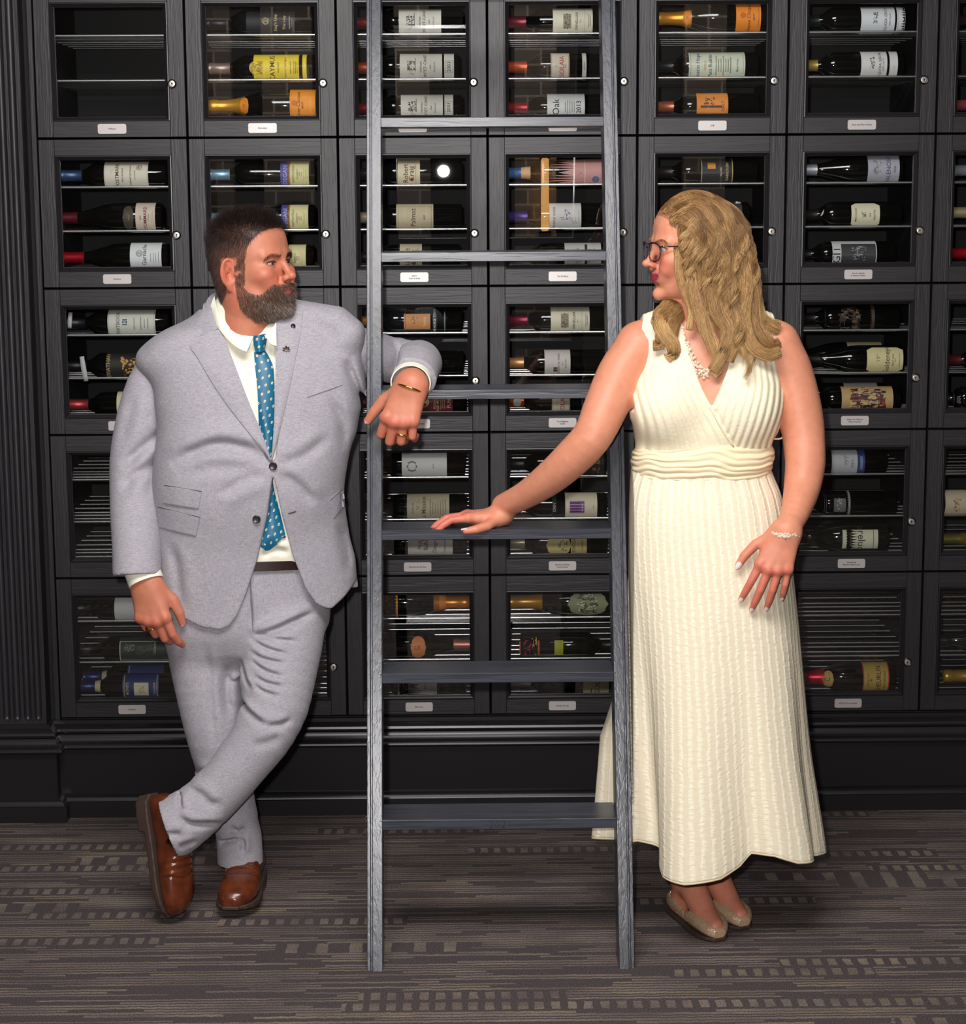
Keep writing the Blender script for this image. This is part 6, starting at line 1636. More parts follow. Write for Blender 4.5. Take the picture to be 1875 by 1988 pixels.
# arm reaching to the ladder rung
def arm_piece(pts, rad, hand_args, h=.0022, extra=None):
    D = resample(np.array([np.append(px(x, y, Y), r) for (x, y, Y), r in zip(pts, rad)]), 28)
    Wp, R, side, size, bend, spread, thumb, fat = hand_args
    hp = np.array([Wp+R.T @ (np.array((a, b, c))*size) for a in (-.05, .19) for b in (-.075, .075) for c in (-.10, .04)])
    lo = np.minimum(hp.min(0), (D[:, :3]-D[:, 3:]).min(0))-.01; hi = np.maximum(hp.max(0), (D[:, :3]+D[:, 3:]).max(0))+.01
    v = Vol(lo, hi, h)
    trunk(v)
    v.chain([d[:3] for d in D], [d[3] for d in D], .022)
    nails = hand(v, Wp, R, side, size, bend, spread, thumb, fat, False)
    V, Q = v.mesh(1); Lh = (V-Wp) @ R.T/size
    C = np.tile(np.array(lin(FT)), (len(V), 1)); w = np.zeros(len(V))
    for k in ((.090, .030), (.095, .0095), (.090, -.011), (.080, -.030)): w += .5*G(np.sqrt((Lh[:, 0]-k[0])**2+(Lh[:, 1]-k[1]*side)**2), .011)
    w += .4*np.clip((Lh[:, 0]-.085)/.04, 0, 1)+.25*np.clip(Lh[:, 0]/.05, 0, 1)
    w = np.clip(w, 0, .75)[:, None]; C = C*(1-w)+np.array(lin(FTR))*w
    return V, Q, C, nails
RUNGZ = .3524*.92+2*.3500*.92
WW1 = px(976, 988, -.850); WW1[2] = RUNGZ+.027
HR1 = basis((-1, -.05, -.10), (-.10, 0, 1))
a1 = arm_piece([(1240, 672, -.925), (1206, 722, -.945), (1176, 790, -.985), (1150, 846, -1.01), (1118, 882, -.995), (1070, 926, -.955), (1018, 962, -.900), (978, 982, -.852)], [.052, .0530, .0510, .0455, .0445, .0400, .0325, .0290],
               (WW1, HR1, 1, .96, ((-2, 28, 14), (0, 28, 14), (0, 28, 14), (0, 26, 14)), (6, 1, -4, -9), ((.55, .80, -.15), (.90, .42, -.10), (1.0, .05, -.05)), 1.02))
WW2 = px(1527, 1030, -1.098)
HR2 = basis((-.36, -.12, -1), (-.10, -1, .14))
a2 = arm_piece([(1507, 668, -.925), (1531, 720, -.925), (1549, 790, -.93), (1560, 850, -.945), (1563, 890, -.965), (1558, 940, -.99), (1545, 990, -1.05), (1529, 1028, -1.094)], [.052, .0540, .0540, .0490, .0470, .0430, .0340, .0265],
               (WW2, HR2, -1, 1.05, ((4, 14, 8), (6, 18, 10), (8, 20, 10), (10, 22, 12)), (8, 2, -4, -10), ((.70, .66, .0), (.92, .42, .02), (.98, .22, .0)), .92))
wom_parts += [(Vt_, Qt_, np.tile(np.array(lin(FT)), (len(Vt_), 1))), a1[:3], a2[:3]]
# legs and feet
lv = Vol((px(1225, 1500, -.95)[0], -1.16, 0.0), (px(1530, 1500, -.95)[0], -.80, zw(925)), .0040)
TOE1, TOE2 = px(1404, 1822, -1.075), px(1452, 1800, -1.000)
HEEL1 = TOE1+np.array([-.095, .235, 0])*.93; HEEL2 = TOE2+np.array([-.100, .232, 0])*.93
for hl_, toe, hip in ((HEEL1, TOE1, px(1310, 960, -.93)), (HEEL2, TOE2, px(1425, 960, -.92))):
    hl_[2] = .03; t_ = toe.copy(); t_[2] = .022
    f = (t_-hl_); f[2] = 0; f /= np.linalg.norm(f)
    an = hl_+f*.045+np.array([0, 0, .058])
    lv.chain([hip, hip*.5+an*.5+np.array([0, -.02, .02]), an+np.array([0, 0, .14]), an+np.array([0, 0, .03])], [.080, .056, .043, .033], .02)
    lv.chain([an+np.array([0, 0, .02]), an+f*.05-np.array([0, 0, .006]), hl_+f*.15+np.array([0, 0, .012]), hl_+f*.195], [.032, .033, .029, .022], .02)
    lv.cap(hl_+f*.02, an, .026, .030, .02)
Vl, Ql = lv.mesh(1)
wom_parts.append((Vl, Ql, np.tile(np.array(lin((206, 132, 108))), (len(Vl), 1))))
Vb, Qb = join_np([(v, q) for v, q, c in wom_parts]); Cb = np.concatenate([c for v, q, c in wom_parts])
me = mesh_np('body', Vb, Qb); vcol(me, Cb)
WBODY = worn('body', me, M['skin'], WOM)
eyes(EY2, WO, (-.98, -.17, -.04), (.16, .19, .20), WBODY)
for b_ in wom_brow: obj('eyebrow', b_, M['hair'], WBODY)
M['polish'] = plain('pearl_polish', (232, 206, 202), .16)
for n_ in a1[3]+a2[3]: obj('fingernail', nail_mesh([n_], .55).mesh('fingernail', True), M['polish'], WBODY)

# ---- dress
def crinkle(name, rib, use_uv):
    t = NT(name); v = t.n('ShaderNodeUVMap').outputs[0]
    sp = t.n('ShaderNodeSeparateXYZ'); t.t.links.new(v, sp.inputs[0])
    wob = t.math('MULTIPLY', t.math('SUBTRACT', t.noise(v, 22, 2), .5), .010)
    u = t.math('DIVIDE', t.math('ADD', sp.outputs[0], wob), rib)
    k = t.math('ABSOLUTE', t.math('SUBTRACT', t.math('FRACT', u), .5))
    ridge = t.math('SUBTRACT', 1.0, t.math('MINIMUM', t.math('MULTIPLY', k, 3.4), 1.0))
    mp = t.n('ShaderNodeMapping'); t.t.links.new(v, mp.inputs[0]); mp.inputs['Scale'].default_value = (60, 115, 1)
    puck = t.noise(mp.outputs[0], 1.0, 2, .6)
    mp2 = t.n('ShaderNodeMapping'); t.t.links.new(v, mp2.inputs[0]); mp2.inputs['Scale'].default_value = (500, 260, 1)
    fine_ = t.noise(mp2.outputs[0], 1.0, 1)
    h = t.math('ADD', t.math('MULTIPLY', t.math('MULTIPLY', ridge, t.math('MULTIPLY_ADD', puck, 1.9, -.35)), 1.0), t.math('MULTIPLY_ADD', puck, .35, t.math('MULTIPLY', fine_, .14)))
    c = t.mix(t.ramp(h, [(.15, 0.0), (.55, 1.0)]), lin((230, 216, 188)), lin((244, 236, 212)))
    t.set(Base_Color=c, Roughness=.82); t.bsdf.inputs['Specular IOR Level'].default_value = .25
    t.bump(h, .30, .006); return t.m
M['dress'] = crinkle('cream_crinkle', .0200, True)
M['sash'] = plain('cream_sash', (238, 222, 186), .7)
DRESS = empty('dress', tuple(-WL), parent=WOM)
def lofted(name, rings, mat, parent, closed=True, uscale=1.0, thick=.0):
    """rings[i][j] world points; closed around j; UV in metres"""
    A = np.array(rings); n, m = A.shape[:2]; V = A.reshape(-1, 3); mm = m if closed else m-1
    I, J = np.meshgrid(np.arange(n-1), np.arange(mm), indexing='ij'); J2 = (J+1) % m
    F = np.stack([I*m+J, I*m+J2, (I+1)*m+J2, (I+1)*m+J], -1).reshape(-1, 4)
    me = mesh_np(name, V, F)
    mid = A[n//2]; du = np.concatenate([[0], np.cumsum(np.linalg.norm(np.diff(np.concatenate([mid, mid[:1]]), axis=0), axis=1))])
    dv = np.concatenate([[0], np.cumsum(np.linalg.norm(np.diff(A.mean(1), axis=0), axis=1))])
    L = me.uv_layers.new(name='UVMap')
    UV = np.stack([np.stack([du[J], dv[I]], -1), np.stack([du[J+1], dv[I]], -1), np.stack([du[J+1], dv[I+1]], -1), np.stack([du[J], dv[I+1]], -1)], 2).reshape(-1)
    L.data.foreach_set('uv', UV.astype(np.float32))
    o = obj(name, me, mat, parent)
    if thick:
        s_ = o.modifiers.new('thick', 'SOLIDIFY'); s_.thickness = thick
    return o
# skirt: left and right silhouette by height, with folds that deepen towards the hem
SK = [(908, 1229, 1492, .104), (930, 1220, 1501, .110), (960, 1211, 1513, .122), (1000, 1206, 1521, .134), (1060, 1206, 1530, .146), (1150, 1210, 1540, .160), (1250, 1214, 1549, .172), (1350, 1217, 1557, .184), (1450, 1216, 1566, .196), (1550, 1214, 1580, .208), (1640, 1212, 1592, .218), (1700, 1211, 1596, .222)]
zs = [float(px(1400, q[0], -.93)[2]) for q in SK]
cxs = [float(px((q[1]+q[2])/2, q[0], -.93)[0]) for q in SK]; axs = [pxr((q[2]-q[1])/2, 1400, q[0], -.93) for q in SK]; bys = [q[3] for q in SK]
o_ = np.argsort(zs); zs, cxs, axs, bys = [np.array(q)[o_] for q in (zs, cxs, axs, bys)]
NT_, NZ = 360, 150
th = np.linspace(0, 2*math.pi, NT_, endpoint=False)
def hem_z(t):
    """hem height round the skirt; t = 0 at the viewer's right, -pi/2 in front"""
    a = (np.degrees(t)+360) % 360
    tab = [(0, 1650), (150, 1630), (185, 1625), (206, 1628), (222, 1662), (232, 1692), (245, 1700), (262, 1697), (274, 1682), (283, 1660), (294, 1657), (306, 1668), (322, 1666), (345, 1655), (360, 1650)]
    return np.interp(a, [q[0] for q in tab], [q[1] for q in tab])
ztop = float(px(1400, 905, -.93)[2])
rings = []
for i in range(NZ):
    s_ = i/(NZ-1); R_ = []
    for t in th:
        c, sn = math.cos(t), math.sin(t)
        Yh = -.93+.20*sn
        zh = float(px(1400, hem_z(t), Yh)[2])
        zz = ztop+(zh-ztop)*s_
        cx, a, b = spline(zs, cxs, [zz])[0], spline(zs, axs, [zz])[0], spline(zs, bys, [zz])[0]
        dn = max(0, (s_-.25)/.75)
        deg = math.degrees(t) % 360
        f = 1+dn**1.3*(.050*math.cos(7*t+.9)+.030*math.cos(12*t+2.2))*.9
        f += dn**1.5*(.16*math.exp(-((deg-243)/13)**2)-.15*math.exp(-((deg-214)/9)**2)-.13*math.exp(-((deg-285)/9)**2)+.07*math.exp(-((deg-312)/12)**2)+.10*math.exp(-((deg-196)/8)**2)+.20*math.exp(-((deg-165)/15)**2))
        f += .010*math.cos(30*t)*max(0, 1-s_*5)
        n_ = 2.15
        k = (abs(c)**n_+abs(sn)**n_)**(-1/n_)
        xx, yy_ = cx+a*c*k*(f if abs(c) < .9 else 1+(f-1)*.45), -.93+b*sn*k*f
        if 140 < deg < 184: xx -= .060*min(1, max(0, (s_-.50)/.22))*(.7+.3*s_)*math.exp(-((deg-163)/13)**2)
        if xx < .322 and yy_ < -1.219+.317*zz+.100: xx = .322
        R_.append((xx, yy_, zz))
    rings.append(R_)
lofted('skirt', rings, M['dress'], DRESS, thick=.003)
hemr = np.array(rings[-1]); 
obj('hem', MB().tube(list(hemr)+[hemr[0]], .0036, 8, False).mesh('hem', True), M['sash'], DRESS)
# bodice: grown off the trunk, cut to the crossed neckline, with gathers running from shoulder to waist
dv_ = Vol((px(1200, 900, -.93)[0], -1.12, zw(905)), (px(1545, 900, -.93)[0], -.80, zw(588)), .0030)
dv_.loft(rows_w(TR, -.004), 2.25, 0)
for s_ in ((1290, 790), (1444, 790)): dv_.ell(px(s_[0], s_[1], -.992), (.074, .066, .074), None, .045)
dv_.chain([px(1256, 648, -.92), px(1300, 630, -.915), px(1372, 628, -.91), px(1455, 630, -.915), px(1500, 650, -.92)], [.046, .044, .046, .044, .046], .04)
xw = lambda q, Y=-.99: [px(a, b, Y)[[0, 2]] for a, b in q]
vneck = poly_sdf(xw([(1317, 560), (1322, 640), (1336, 690), (1356, 740), (1376, 784), (1392, 752), (1408, 716), (1420, 676), (1432, 640), (1440, 560)]))
larm = poly_sdf(xw([(1180, 560), (1249, 604), (1242, 655), (1233, 705), (1222, 742), (1228, 790), (1180, 800)], -.94))
rarm = poly_sdf(xw([(1570, 560), (1503, 604), (1507, 655), (1514, 705), (1522, 745), (1514, 782), (1580, 800)], -.94))
lo_, hi_ = dv_.lo, dv_.lo+dv_.h*(dv_.n-1)
dv_.op(lambda x, y, z: np.maximum(vneck(x, z), y+.90), lo_, hi_, .003, 'cut', 0)
dv_.op(lambda x, y, z: np.maximum(np.maximum(-((z-zw(612))), 0)*0+(zw(606)-z), -.90-y)*1.0, lo_, hi_, .003, 'cut', 0) if False else None
for p_ in (larm, rarm): dv_.op(lambda x, y, z: p_(x, z)+0*y, lo_, hi_, .003, 'cut', 0)
dv_.chain([px(1374, 640, -.93), px(1372, 560, -.93)], [.068, .060], .006, 'cut')
def interp_x(tab):
    zz = np.array([zw(q[0], -.99) for q in tab])[::-1]; xx = np.array([px(q[1], q[0], -.99)[0] for q in tab])[::-1]
    return lambda z: np.interp(z.ravel(), zz, xx)[None, None, :]
LA = interp_x([(590, 1250), (650, 1243), (745, 1224), (800, 1230), (880, 1236)]); LB = interp_x([(590, 1318), (640, 1322), (740, 1356), (790, 1380), (830, 1402), (880, 1432)])
RA = interp_x([(590, 1432), (640, 1430), (720, 1406), (790, 1376), (830, 1372), (880, 1360)]); RB = interp_x([(590, 1503), (650, 1507), (745, 1521), (800, 1512), (880, 1494)])
def gathers(x, y, z):
    ul = (x-LA(z))/(LB(z)-LA(z)); ur = (x-RA(z))/(RB(z)-RA(z))
    left = x < np.minimum(LB(z), np.maximum(RA(z), LB(z)))
    low = np.clip((zw(700)-z)/.10, 0, 1)
    wl = np.sin(2*math.pi*(ul*9.5+.25*np.sin(z*30))); wr = np.sin(2*math.pi*(ur*9.0+.2*np.sin(z*28)))
    w = np.where(ul <= 1.0, wl, wr)
    g = -.0016*(.55+.6*low)*(w-.35*np.abs(w))
    edge = np.where(z < zw(784), np.exp(-((x-LB(z))/.0045)**2), 0)
    return np.where(y < -.90, g+edge*.0035, 0)
dv_.op(gathers, lo_, hi_, 0, 'shift', 0)
Vd, Qd = dv_.mesh(1)
me = mesh_np('bodice', Vd, Qd)
Lq = me.uv_layers.new(name='UVMap'); UVd = (Vd[:, [0, 2]]*np.array([1.0, 1.0])).astype(np.float32)
Lq.data.foreach_set('uv', UVd[Qd.ravel()].ravel())
def bod_mat():
    t = NT('cream_crepe'); n = t.noise(t.coord('Object', (420, 420, 260)), 1, 2); n2 = t.noise(t.coord('Object', (90, 90, 140)), 1, 2)
    t.set(Base_Color=t.mix(n2, lin((236, 222, 190)), lin((246, 238, 212))), Roughness=.82); t.bsdf.inputs['Specular IOR Level'].default_value = .25
    t.bump(t.math('ADD', n, t.math('MULTIPLY', n2, 1.2)), .22, .002); return t.m
M['bodice'] = bod_mat()
obj('bodice', me, M['bodice'], DRESS)
# neckline bindings
DF = dv_.front()
for q in ([(1323, 640), (1337, 690), (1357, 740), (1377, 785), (1398, 826), (1424, 868)],):
    obj('binding', MB().tube([DF.pix(a, b, -.98, .001) if not np.isnan(DF.pix(a, b, -.98, .001)).any() else px(a, b, -.98) for a, b in resample(q, 26)], .0024, 8).mesh('binding', True), M['bodice'], DRESS)
# gathered waistband
WB = [(866, 1237, 1496, .103), (880, 1232, 1498, .108), (900, 1230, 1494, .110), (918, 1229, 1491, .108)]
rings = []
for i in range(56):
    s_ = i/55; R_ = []
    yy = 866+54*s_
    xl = np.interp(yy, [q[0] for q in WB], [q[1] for q in WB]); xr = np.interp(yy, [q[0] for q in WB], [q[2] for q in WB]); b = np.interp(yy, [q[0] for q in WB], [q[3] for q in WB])
    A, Bq = px(xl, yy, -.93), px(xr, yy, -.93)
    for t in np.linspace(0, 2*math.pi, 220, endpoint=False):
        c, sn = math.cos(t), math.sin(t); k = (abs(c)**2.3+abs(sn)**2.3)**(-1/2.3)
        wv = .0030*abs(math.sin(math.pi*(s_*5.6+.30*math.sin(3*t+1)+.22*math.sin(7*t)+.12*math.sin(13*t+2)+.4)))+.0010*math.sin(19*s_+5*t)
        dz = .006*math.sin(2*t+.6)*(1-abs(2*s_-1)) - (.014*(1-s_)*math.exp(-((math.degrees(t)-278)/26)**2)*-1 if t > 3 else 0)
        e = .004*math.sin(math.pi*s_)
        R_.append(((A[0]+Bq[0])/2+((Bq[0]-A[0])/2+wv+e)*c*k, -.93+(b+wv+e)*sn*k, A[2]+dz))
    rings.append(R_)
lofted('waistband', rings, M['sash'], DRESS)
tie_ = [px(1508, 800, -.92), px(1522, 822, -.93), px(1524, 838, -.935), px(1514, 852, -.935), px(1500, 852, -.93), px(1494, 846, -.925)]
obj('ribbon', MB().tube(resample(tie_, 20), .0022, 6).mesh('ribbon', True), M['sash'], DRESS)

# ---- jewellery
M['crystal'] = plain('crystal', (248, 236, 214), .12, .35)
def beads(name, path, nb, spread, r0, parent_root):
    P = resample(path, 400); g = random.Random(5); b = MB()
    for i in range(nb):
        t = (i+.5)/nb; p = P[int(t*399)]; k = spread(t)
        q = p+np.array([g.uniform(-1, 1)*k, -abs(g.gauss(0, .0018)), g.uniform(-1, 1)*k])
        b.ball(q, r0*g.uniform(.7, 1.25), 6, 4)
    me = b.mesh(name)
    return worn(name, me, M['crystal'], parent_root)
BF = bv.front()
np_ = [BF.pix(a, b, -.97, .004) for a, b in resample([(1322, 632), (1326, 655), (1334, 676), (1346, 700), (1358, 720), (1364, 730), (1384, 716), (1402, 698), (1414, 676), (1419, 652)], 30)]
nk = beads('necklace', np_, 330, lambda t: .0030+.0070*math.sin(math.pi*min(1, max(0, (t-.08)/.84))), .0030, WOM); nk['kind'] = 'stuff'
bc = on_hand(WW2, HR2, -1, 1.05, (.006, 0, 0)); bt = [bc+HR2.T @ np.array([-.012*math.cos(a+.5)*.9, .0285*math.cos(a), .0225*math.sin(a)]) for a in np.linspace(-.4, math.pi+.4, 30)]
br = beads('bracelet', bt, 130, lambda t: .0042, .0031, WOM); br['kind'] = 'stuff'
worn('ring', torus_pts(on_hand(WW2, HR2, -1, 1.05, (.112, .0135, -.0035)), HR2.T @ np.array([.97, .07, -.2]), .0094, .0014).mesh('ring', True), M['gold'], WOM)

# ---- glasses
def glasses():
    e = empty('glasses', tuple(-WL), parent=WOM)
    Wg = lambda a, b, c: WO+WR.T @ (np.array([a, b, c])*WS)
    lens = []
    for y in (-1, 1):
        loop = []
        for a in np.linspace(0, 2*math.pi, 33)[:-1]:
            c, s_ = math.cos(a), math.sin(a); k = (abs(c)**2.8+abs(s_)**2.8)**(-1/2.8)
            yy = .0335+.0255*c*k; zz = -.006+.0205*s_*k*(1.0 if s_ > 0 else 1.05)
            loop.append(Wg(.1000-.55*max(0, yy-.03)*.6, y*yy, zz))
        MB().tube(loop+[loop[0]], .0013, 8, False).build('lens_rim', M['frame'], e, True)
        top = loop[3:14]; MB().tube(top, [.0013]+[.0022]*9+[.0013], 8).build('brow_bar', M['frame'], e, True)
        b = MB(); b.add(loop, [tuple(range(32))]); b.build('lens', M['lens'], e)
        MB().tube(resample([Wg(.092, y*.058, .006), Wg(.082, y*.0665, .007), Wg(.04, y*.0725, .006), Wg(-.02, y*.0765, .002)], 14), .0015, 8).build('temple', M['frame'], e, True)
        MB().ball(Wg(.084, y*.0668, .007), .0040, 10, 6).build('hinge_stone', M['gold'], e, True)
    MB().tube(resample([Wg(.1005, -.0085, .002), Wg(.1030, 0, .005), Wg(.1005, .0085, .002)], 9), .0015, 8).build('bridge', M['frame'], e, True)
def lens_mat():
    t = NT('coated_lens'); t.t.nodes.remove(t.bsdf)
    tr = t.n('ShaderNodeBsdfTransparent'); tr.inputs[0].default_value = (.93, .95, .96, 1); gl = t.n('ShaderNodeBsdfGlossy'); gl.inputs['Roughness'].default_value = .02
    mx = t.n('ShaderNodeMixShader'); mx.inputs[0].default_value = .06
    t.t.links.new(tr.outputs[0], mx.inputs[1]); t.t.links.new(gl.outputs[0], mx.inputs[2]); t.t.links.new(mx.outputs[0], t.out.inputs[0]); return t.m
M['lens'] = lens_mat()
M['frame'] = plain('dark_purple_frame', (46, 28, 44), .25)
glasses()

# ---- shoes (glitter flats)
def glitter():
    t = NT('champagne_glitter'); v = t.coord('Object'); vo = t.n('ShaderNodeTexVoronoi', feature='F1'); t.put(vo.inputs['Vector'], v); vo.inputs['Scale'].default_value = 420
    sp = t.ramp(vo.outputs['Color'], [(.55, 0.0), (.8, 1.0)])
    t.set(Base_Color=t.mix(sp, lin((176, 146, 114)), lin((236, 212, 178))), Roughness=.35, Metallic=t.math('MULTIPLY', sp, .5))
    t.bump(vo.outputs['Distance'], .3, .002); return t.m
M['glitter'] = glitter()
FS = [(-.001, 0, .024, .010, .018), (.008, 0, .029, .0245, .029), (.04, 0, .032, .0300, .032), (.08, 0, .028, .0320, .028), (.12, .001, .026, .0370, .026), (.16, .003, .0245, .0405, .0245), (.19, .003, .0215, .0385, .0215), (.215, .001, .017, .0300, .017), (.232, -.001, .012, .0160, .011)]
def flat_meshes():
    v = Vol((-.055, -.010, -.012), (.055, .075, .245), .0024)
    v.loft(FS, 2.4, 0)
    v.all(lambda x, y, z: (.0015-y)+0*x+0*z)
    T = np.array(FS)
    def opening(x, y, z):
        zz = z.ravel(); a = np.interp(zz, T[:, 0], T[:, 3])[None, None]-.0030
        return np.maximum(np.maximum(np.abs(x)-a*np.clip((.158-z)/.03, .0, 1), .0065-y), np.maximum(z-.158, .004-z))
    v.all(opening, 'cut', .002)
    V, Q = v.mesh(1)
    s = Vol((-.055, -.012, -.012), (.055, .012, .245), .0026)
    def sole(x, y, z):
        zz = z.ravel(); a = np.interp(zz, T[:, 0], T[:, 3])[None, None]
        return np.maximum(np.maximum(np.abs(x)-a-.0012, np.maximum(z-.233, -.003-z)), np.maximum(y-.0040, -.0065-y))
    s.all(sole, 'add'); V2, Q2 = s.mesh(1)
    return mesh_np('upper', V, Q), mesh_np('sole', V2, Q2)
FM = flat_meshes()
for hl_, toe in ((HEEL1, TOE1), (HEEL2, TOE2)):
    f = toe-hl_; f[2] = 0; f /= np.linalg.norm(f); u = np.array([0, 0, 1.0]); r = np.cross(u, f)
    O = hl_-f*.012-WL; O[2] = .0072
    e = empty('shoe', parent=WOM)
    e.matrix_local = Matrix([[r[0], u[0], f[0], O[0]], [r[1], u[1], f[1], O[1]], [r[2], u[2], f[2], O[2]], [0, 0, 0, 1]])
    obj('upper', FM[0], M['glitter'], e); obj('sole', FM[1], M['soleM'], e)

# ---- hair: long waves that fall from the parting over the shoulders
def long_hair(n=12000, m=30):
    ok = np.flatnonzero((z > hl2+.002) & (z > -.045))
    w = np.clip(z[ok]+.06, .02, .2); w /= w.sum()
    i = rng.choice(ok, n, p=w)
    P0, Lo, Nn = V[i], L[i], N_[i]
    part_y = -.012
    side = np.where(Lo[:, 1] > part_y, 1.0, -1.0)                      # +1: the side turned to the viewer
    ng = 190
    gi = rng.choice(n, ng, replace=False)
    far = ((Lo[:, None, :]*np.array([1, 1.2, 1])-Lo[gi][None]*np.array([1, 1.2, 1]))**2).sum(2)+(side[:, None] != side[gi][None])*1.0
    cl = far.argmin(1)
    ph, amp, wl, Lg = rng.uniform(0, 6.28, ng), rng.uniform(.007, .016, ng), rng.uniform(.065, .10, ng), rng.uniform(.24, .315, ng)
    frontness = np.clip((Lo[:, 0]-.0)/.06, 0, 1)
    Ls = Lg[cl]*rng.uniform(.70, 1.06, n)*(1-.12*frontness)
    step = Ls/(m-1)
    up = WR[2]; fwd = WR[0]; lft = WR[1]
    loc = Lo.copy()*WS
    d = np.stack([-.55+0*side, side*1.0, .55+0*side], 1); d /= np.linalg.norm(d, axis=1)[:, None]
    pts = [loc.copy()]
    cr = np.array([.112, .092, .130])                                   # hair cap half sizes
    for k in range(1, m):
        s_ = k/(m-1)
        g = np.stack([-.42*np.clip(1-3.5*s_, 0, 1)-.10+.0*side, side*(.55*np.clip(1-4.5*s_, 0, 1)), 0*side-min(.25+3.2*s_, 1.2)], 1)
        d = d*.60+g*.40; d /= np.linalg.norm(d, axis=1)[:, None]
        q = pts[-1]+d*step[:, None]
        e = (q-np.array([-.012, 0, .004]))/np.array([.103, .083, .125])   # keep outside the skull
        r = np.sqrt((e**2).sum(1)); push = np.where((r < 1.0) & (q[:, 2] > -.085), 1.0/np.maximum(r, .3), 1.0)
        q = np.array([-.012, 0, .004])+(q-np.array([-.012, 0, .004]))*push[:, None]
        # keep the near-side hair off the face
        lim = np.interp(q[:, 2], [-.2, -.10, .0, .05, .09, .13], [.02, .026, .034, .044, .064, .09])
        q[:, 0] = np.where(side > 0, np.minimum(q[:, 0], lim), np.minimum(q[:, 0], lim+.012))
        # rest on shoulders
        below = q[:, 2] < -.165
        q[:, 1] = np.where(below, q[:, 1]+side*.0022, q[:, 1])
        pts.append(q)
    S = np.stack(pts, 1)
    s_ = np.linspace(0, 1, m)[None]
    env = np.clip(s_*2.2-.15, 0, 1)
    wv = amp[cl][:, None]*env*np.sin(ph[cl][:, None]+2*math.pi*(s_*Ls[:, None])/wl[cl][:, None]); wv2 = amp[cl][:, None]*env*np.cos(ph[cl][:, None]+2*math.pi*(s_*Ls[:, None])/wl[cl][:, None])
    S[..., 0] += wv; S[..., 1] += wv2*.8*np.sign(side)[:, None]
    # clumping towards guides
    gS = S[gi][cl]
    k = np.clip(s_*1.35-.12, 0, .93)[..., None]
    S = S*(1-k)+gS*k+rng.normal(size=(n, 1, 3))*.0035*s_[..., None]+rng.normal(size=(n, m, 3))*.0006*s_[..., None]
    Wd = WO+S @ WR
    # chest and shoulders push the ends forward
    tops = np.array([px(1245, 650, -.92), px(1372, 655, -.92), px(1505, 650, -.92)])
    for a, b in ((tops[0], tops[1]), (tops[1], tops[2])):
        ab = b-a; t = np.clip(((Wd-a) @ ab)/(ab@ab), 0, 1)[..., None]; v = Wd-a-t*ab; dd = np.linalg.norm(v, axis=2)[..., None]
        Wd = np.where(dd < .062, a+t*ab+v/np.maximum(dd, 1e-4)*.062, Wd)
    yb = np.array([[DF.at(p[0], p[2], np.nan) for p in s2] for s2 in Wd[:, m*2//3:].reshape(-1, 1, 3)]).reshape(n, -1)
    q = Wd[:, m*2//3:, 1]
    Wd[:, m*2//3:, 1] = np.where((~np.isnan(yb)) & (q > yb-.006) & (q < yb+.08), yb-.006-rng.uniform(0, .006, (n, 1)), q)
    tone = rng.uniform(0, 1, (n, 1)); gt = rng.uniform(0, 1, ng)[cl][:, None]
    a, b, c = [np.array(lin(q)) for q in ((74, 48, 29), (172, 126, 78), (240, 202, 142))]
    t = np.clip(.30*tone+.75*gt-.05, 0, 1)
    col0 = a*(1-t)+b*t; col1 = b*(1-t)+c*t
    C = col0[:, None]*(1-s_[..., None]**.8)+col1[:, None]*s_[..., None]**.8
    rad = .00040*rng.uniform(.7, 1.2, (n, 1))*np.interp(s_, [0, .1, .7, 1], [.8, 1, .9, .3])
    me = strands_mesh('hair', Wd, rad); vcol(me, np.repeat(C.reshape(-1, 3), 3, 0))
    return me
wh = worn('hair', long_hair(), M['hair'], WOM); wh['kind'] = 'stuff'
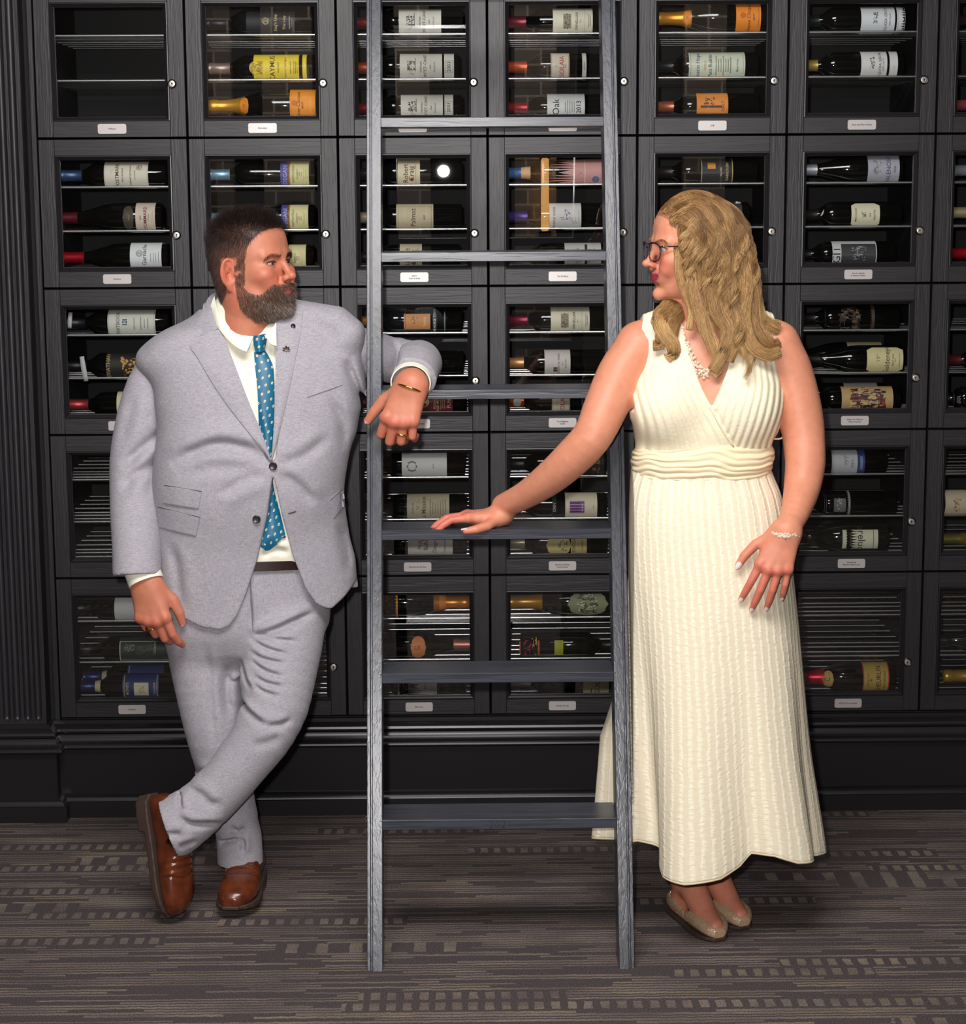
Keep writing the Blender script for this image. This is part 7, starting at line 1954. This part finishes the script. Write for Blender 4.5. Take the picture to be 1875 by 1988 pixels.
def locks():
    SP, CP, RP = [], [], []
    a, b, c = [np.array(lin(q)) for q in ((92, 60, 36), (182, 136, 84), (242, 204, 144))]
    for q, n, r0, r1, turns in (
        ([(1352, 500, -.885), (1322, 556, -.905), (1296, 596, -.95), (1278, 622, -.995), (1290, 648, -1.010), (1308, 670, -1.012), (1309, 690, -1.008), (1296, 697, -1.005)], 420, .020, .004, 1.2),
        ([(1346, 520, -.89), (1318, 576, -.92), (1292, 618, -.97), (1284, 650, -1.005), (1281, 672, -1.008), (1268, 671, -1.005)], 320, .018, .003, 1.0),
        ([(1350, 530, -.90), (1330, 590, -.94), (1308, 625, -.985), (1302, 655, -1.008), (1295, 668, -1.01)], 300, .020, .004, 1.3),
        ([(1322, 432, -1.000), (1314, 480, -1.010), (1318, 530, -1.012), (1332, 575, -1.010), (1342, 606, -1.010), (1337, 640, -1.015)], 260, .010, .003, .8),
        ([(1345, 470, -1.015), (1342, 540, -1.020), (1356, 600, -1.024), (1372, 645, -1.030), (1388, 682, -1.036), (1396, 712, -1.036), (1384, 728, -1.036)], 420, .018, .003, 1.6),
        ([(1380, 480, -1.020), (1376, 550, -1.026), (1392, 605, -1.030), (1414, 640, -1.036), (1408, 676, -1.040), (1392, 706, -1.040), (1384, 720, -1.040)], 420, .020, .004, 1.6),
        ([(1415, 470, -1.015), (1408, 540, -1.022), (1424, 600, -1.026), (1440, 640, -1.030), (1424, 672, -1.036), (1412, 700, -1.036)], 360, .020, .004, 1.5),
        ([(1425, 430, -.990), (1446, 550, -1.010), (1440, 610, -1.020), (1448, 650, -1.028), (1468, 680, -1.030), (1496, 690, -1.024), (1513, 682, -1.016)], 380, .020, .003, 1.2),
        ([(1425, 450, -.975), (1458, 570, -.995), (1466, 620, -1.008), (1484, 655, -1.016), (1502, 672, -1.012), (1512, 664, -1.006)], 300, .020, .003, 1.0),
        ([(1420, 430, -.945), (1458, 545, -.965), (1464, 605, -.975), (1496, 632, -.975), (1512, 636, -.972)], 340, .024, .005, 1.0),
        ([(1415, 430, -.90), (1452, 550, -.90), (1464, 610, -.91), (1496, 640, -.92)], 300, .026, .006, 1.0)):
        m = 30; G_ = resample([px(*p) for p in q], m)
        T = np.gradient(G_, axis=0); T /= np.linalg.norm(T, axis=1)[:, None]
        A = np.cross(T, np.array([0, 1.0, 0])); A /= np.linalg.norm(A, axis=1)[:, None]+1e-9; Bn = np.cross(T, A)
        s_ = np.linspace(0, 1, m)
        G_[:, 1] += .035*np.clip(1-s_/.3, 0, 1); n = int(n*1.5); rr = np.interp(s_, [0, .4, .78, 1], [r0*.25, r0, (r0+r1)*.5, r1*.6])
        lt = rng.uniform(-.25, .3)
        an = rng.uniform(0, 6.28, (n, 1))+turns*s_[None]*2.2+rng.normal(size=(n, 1))*.3; ra = np.sqrt(rng.uniform(.02, 1, (n, 1)))*rr[None]
        ends = np.clip(np.linspace(0, 1, m)[None]/rng.uniform(.62, 1.0, (n, 1)), 0, 1)*(m-1)
        i0 = np.clip(ends.astype(int), 0, m-2); fr = (ends-i0)[..., None]
        C0 = G_[i0]*(1-fr)+G_[i0+1]*fr
        P = C0+A[i0]*(ra*np.cos(an))[..., None]+Bn[i0]*(ra*np.sin(an)*.55)[..., None]+rng.normal(size=(n, m, 3))*.0005
        t = np.clip(rng.uniform(0, 1, (n, 1, 1))+lt, 0, 1); s3 = s_[None, :, None]
        CP.append((a*(1-t)+b*t)*(1-s3)+(b*(1-t)+c*t)*s3); SP.append(P); RP.append(.00038*rng.uniform(.7, 1.2, (n, 1))*np.interp(s_, [0, .15, .75, 1], [.6, 1, .9, .35])[None])
    P, R_, C_ = np.concatenate(SP), np.concatenate(RP), np.concatenate(CP)
    me = strands_mesh('curls', P, R_); vcol(me, np.repeat(C_.reshape(-1, 3), 3, 0)); return me
obj('curls', locks(), M['hair'], wh)['kind'] = 'stuff'
bpy.context.view_layer.update()
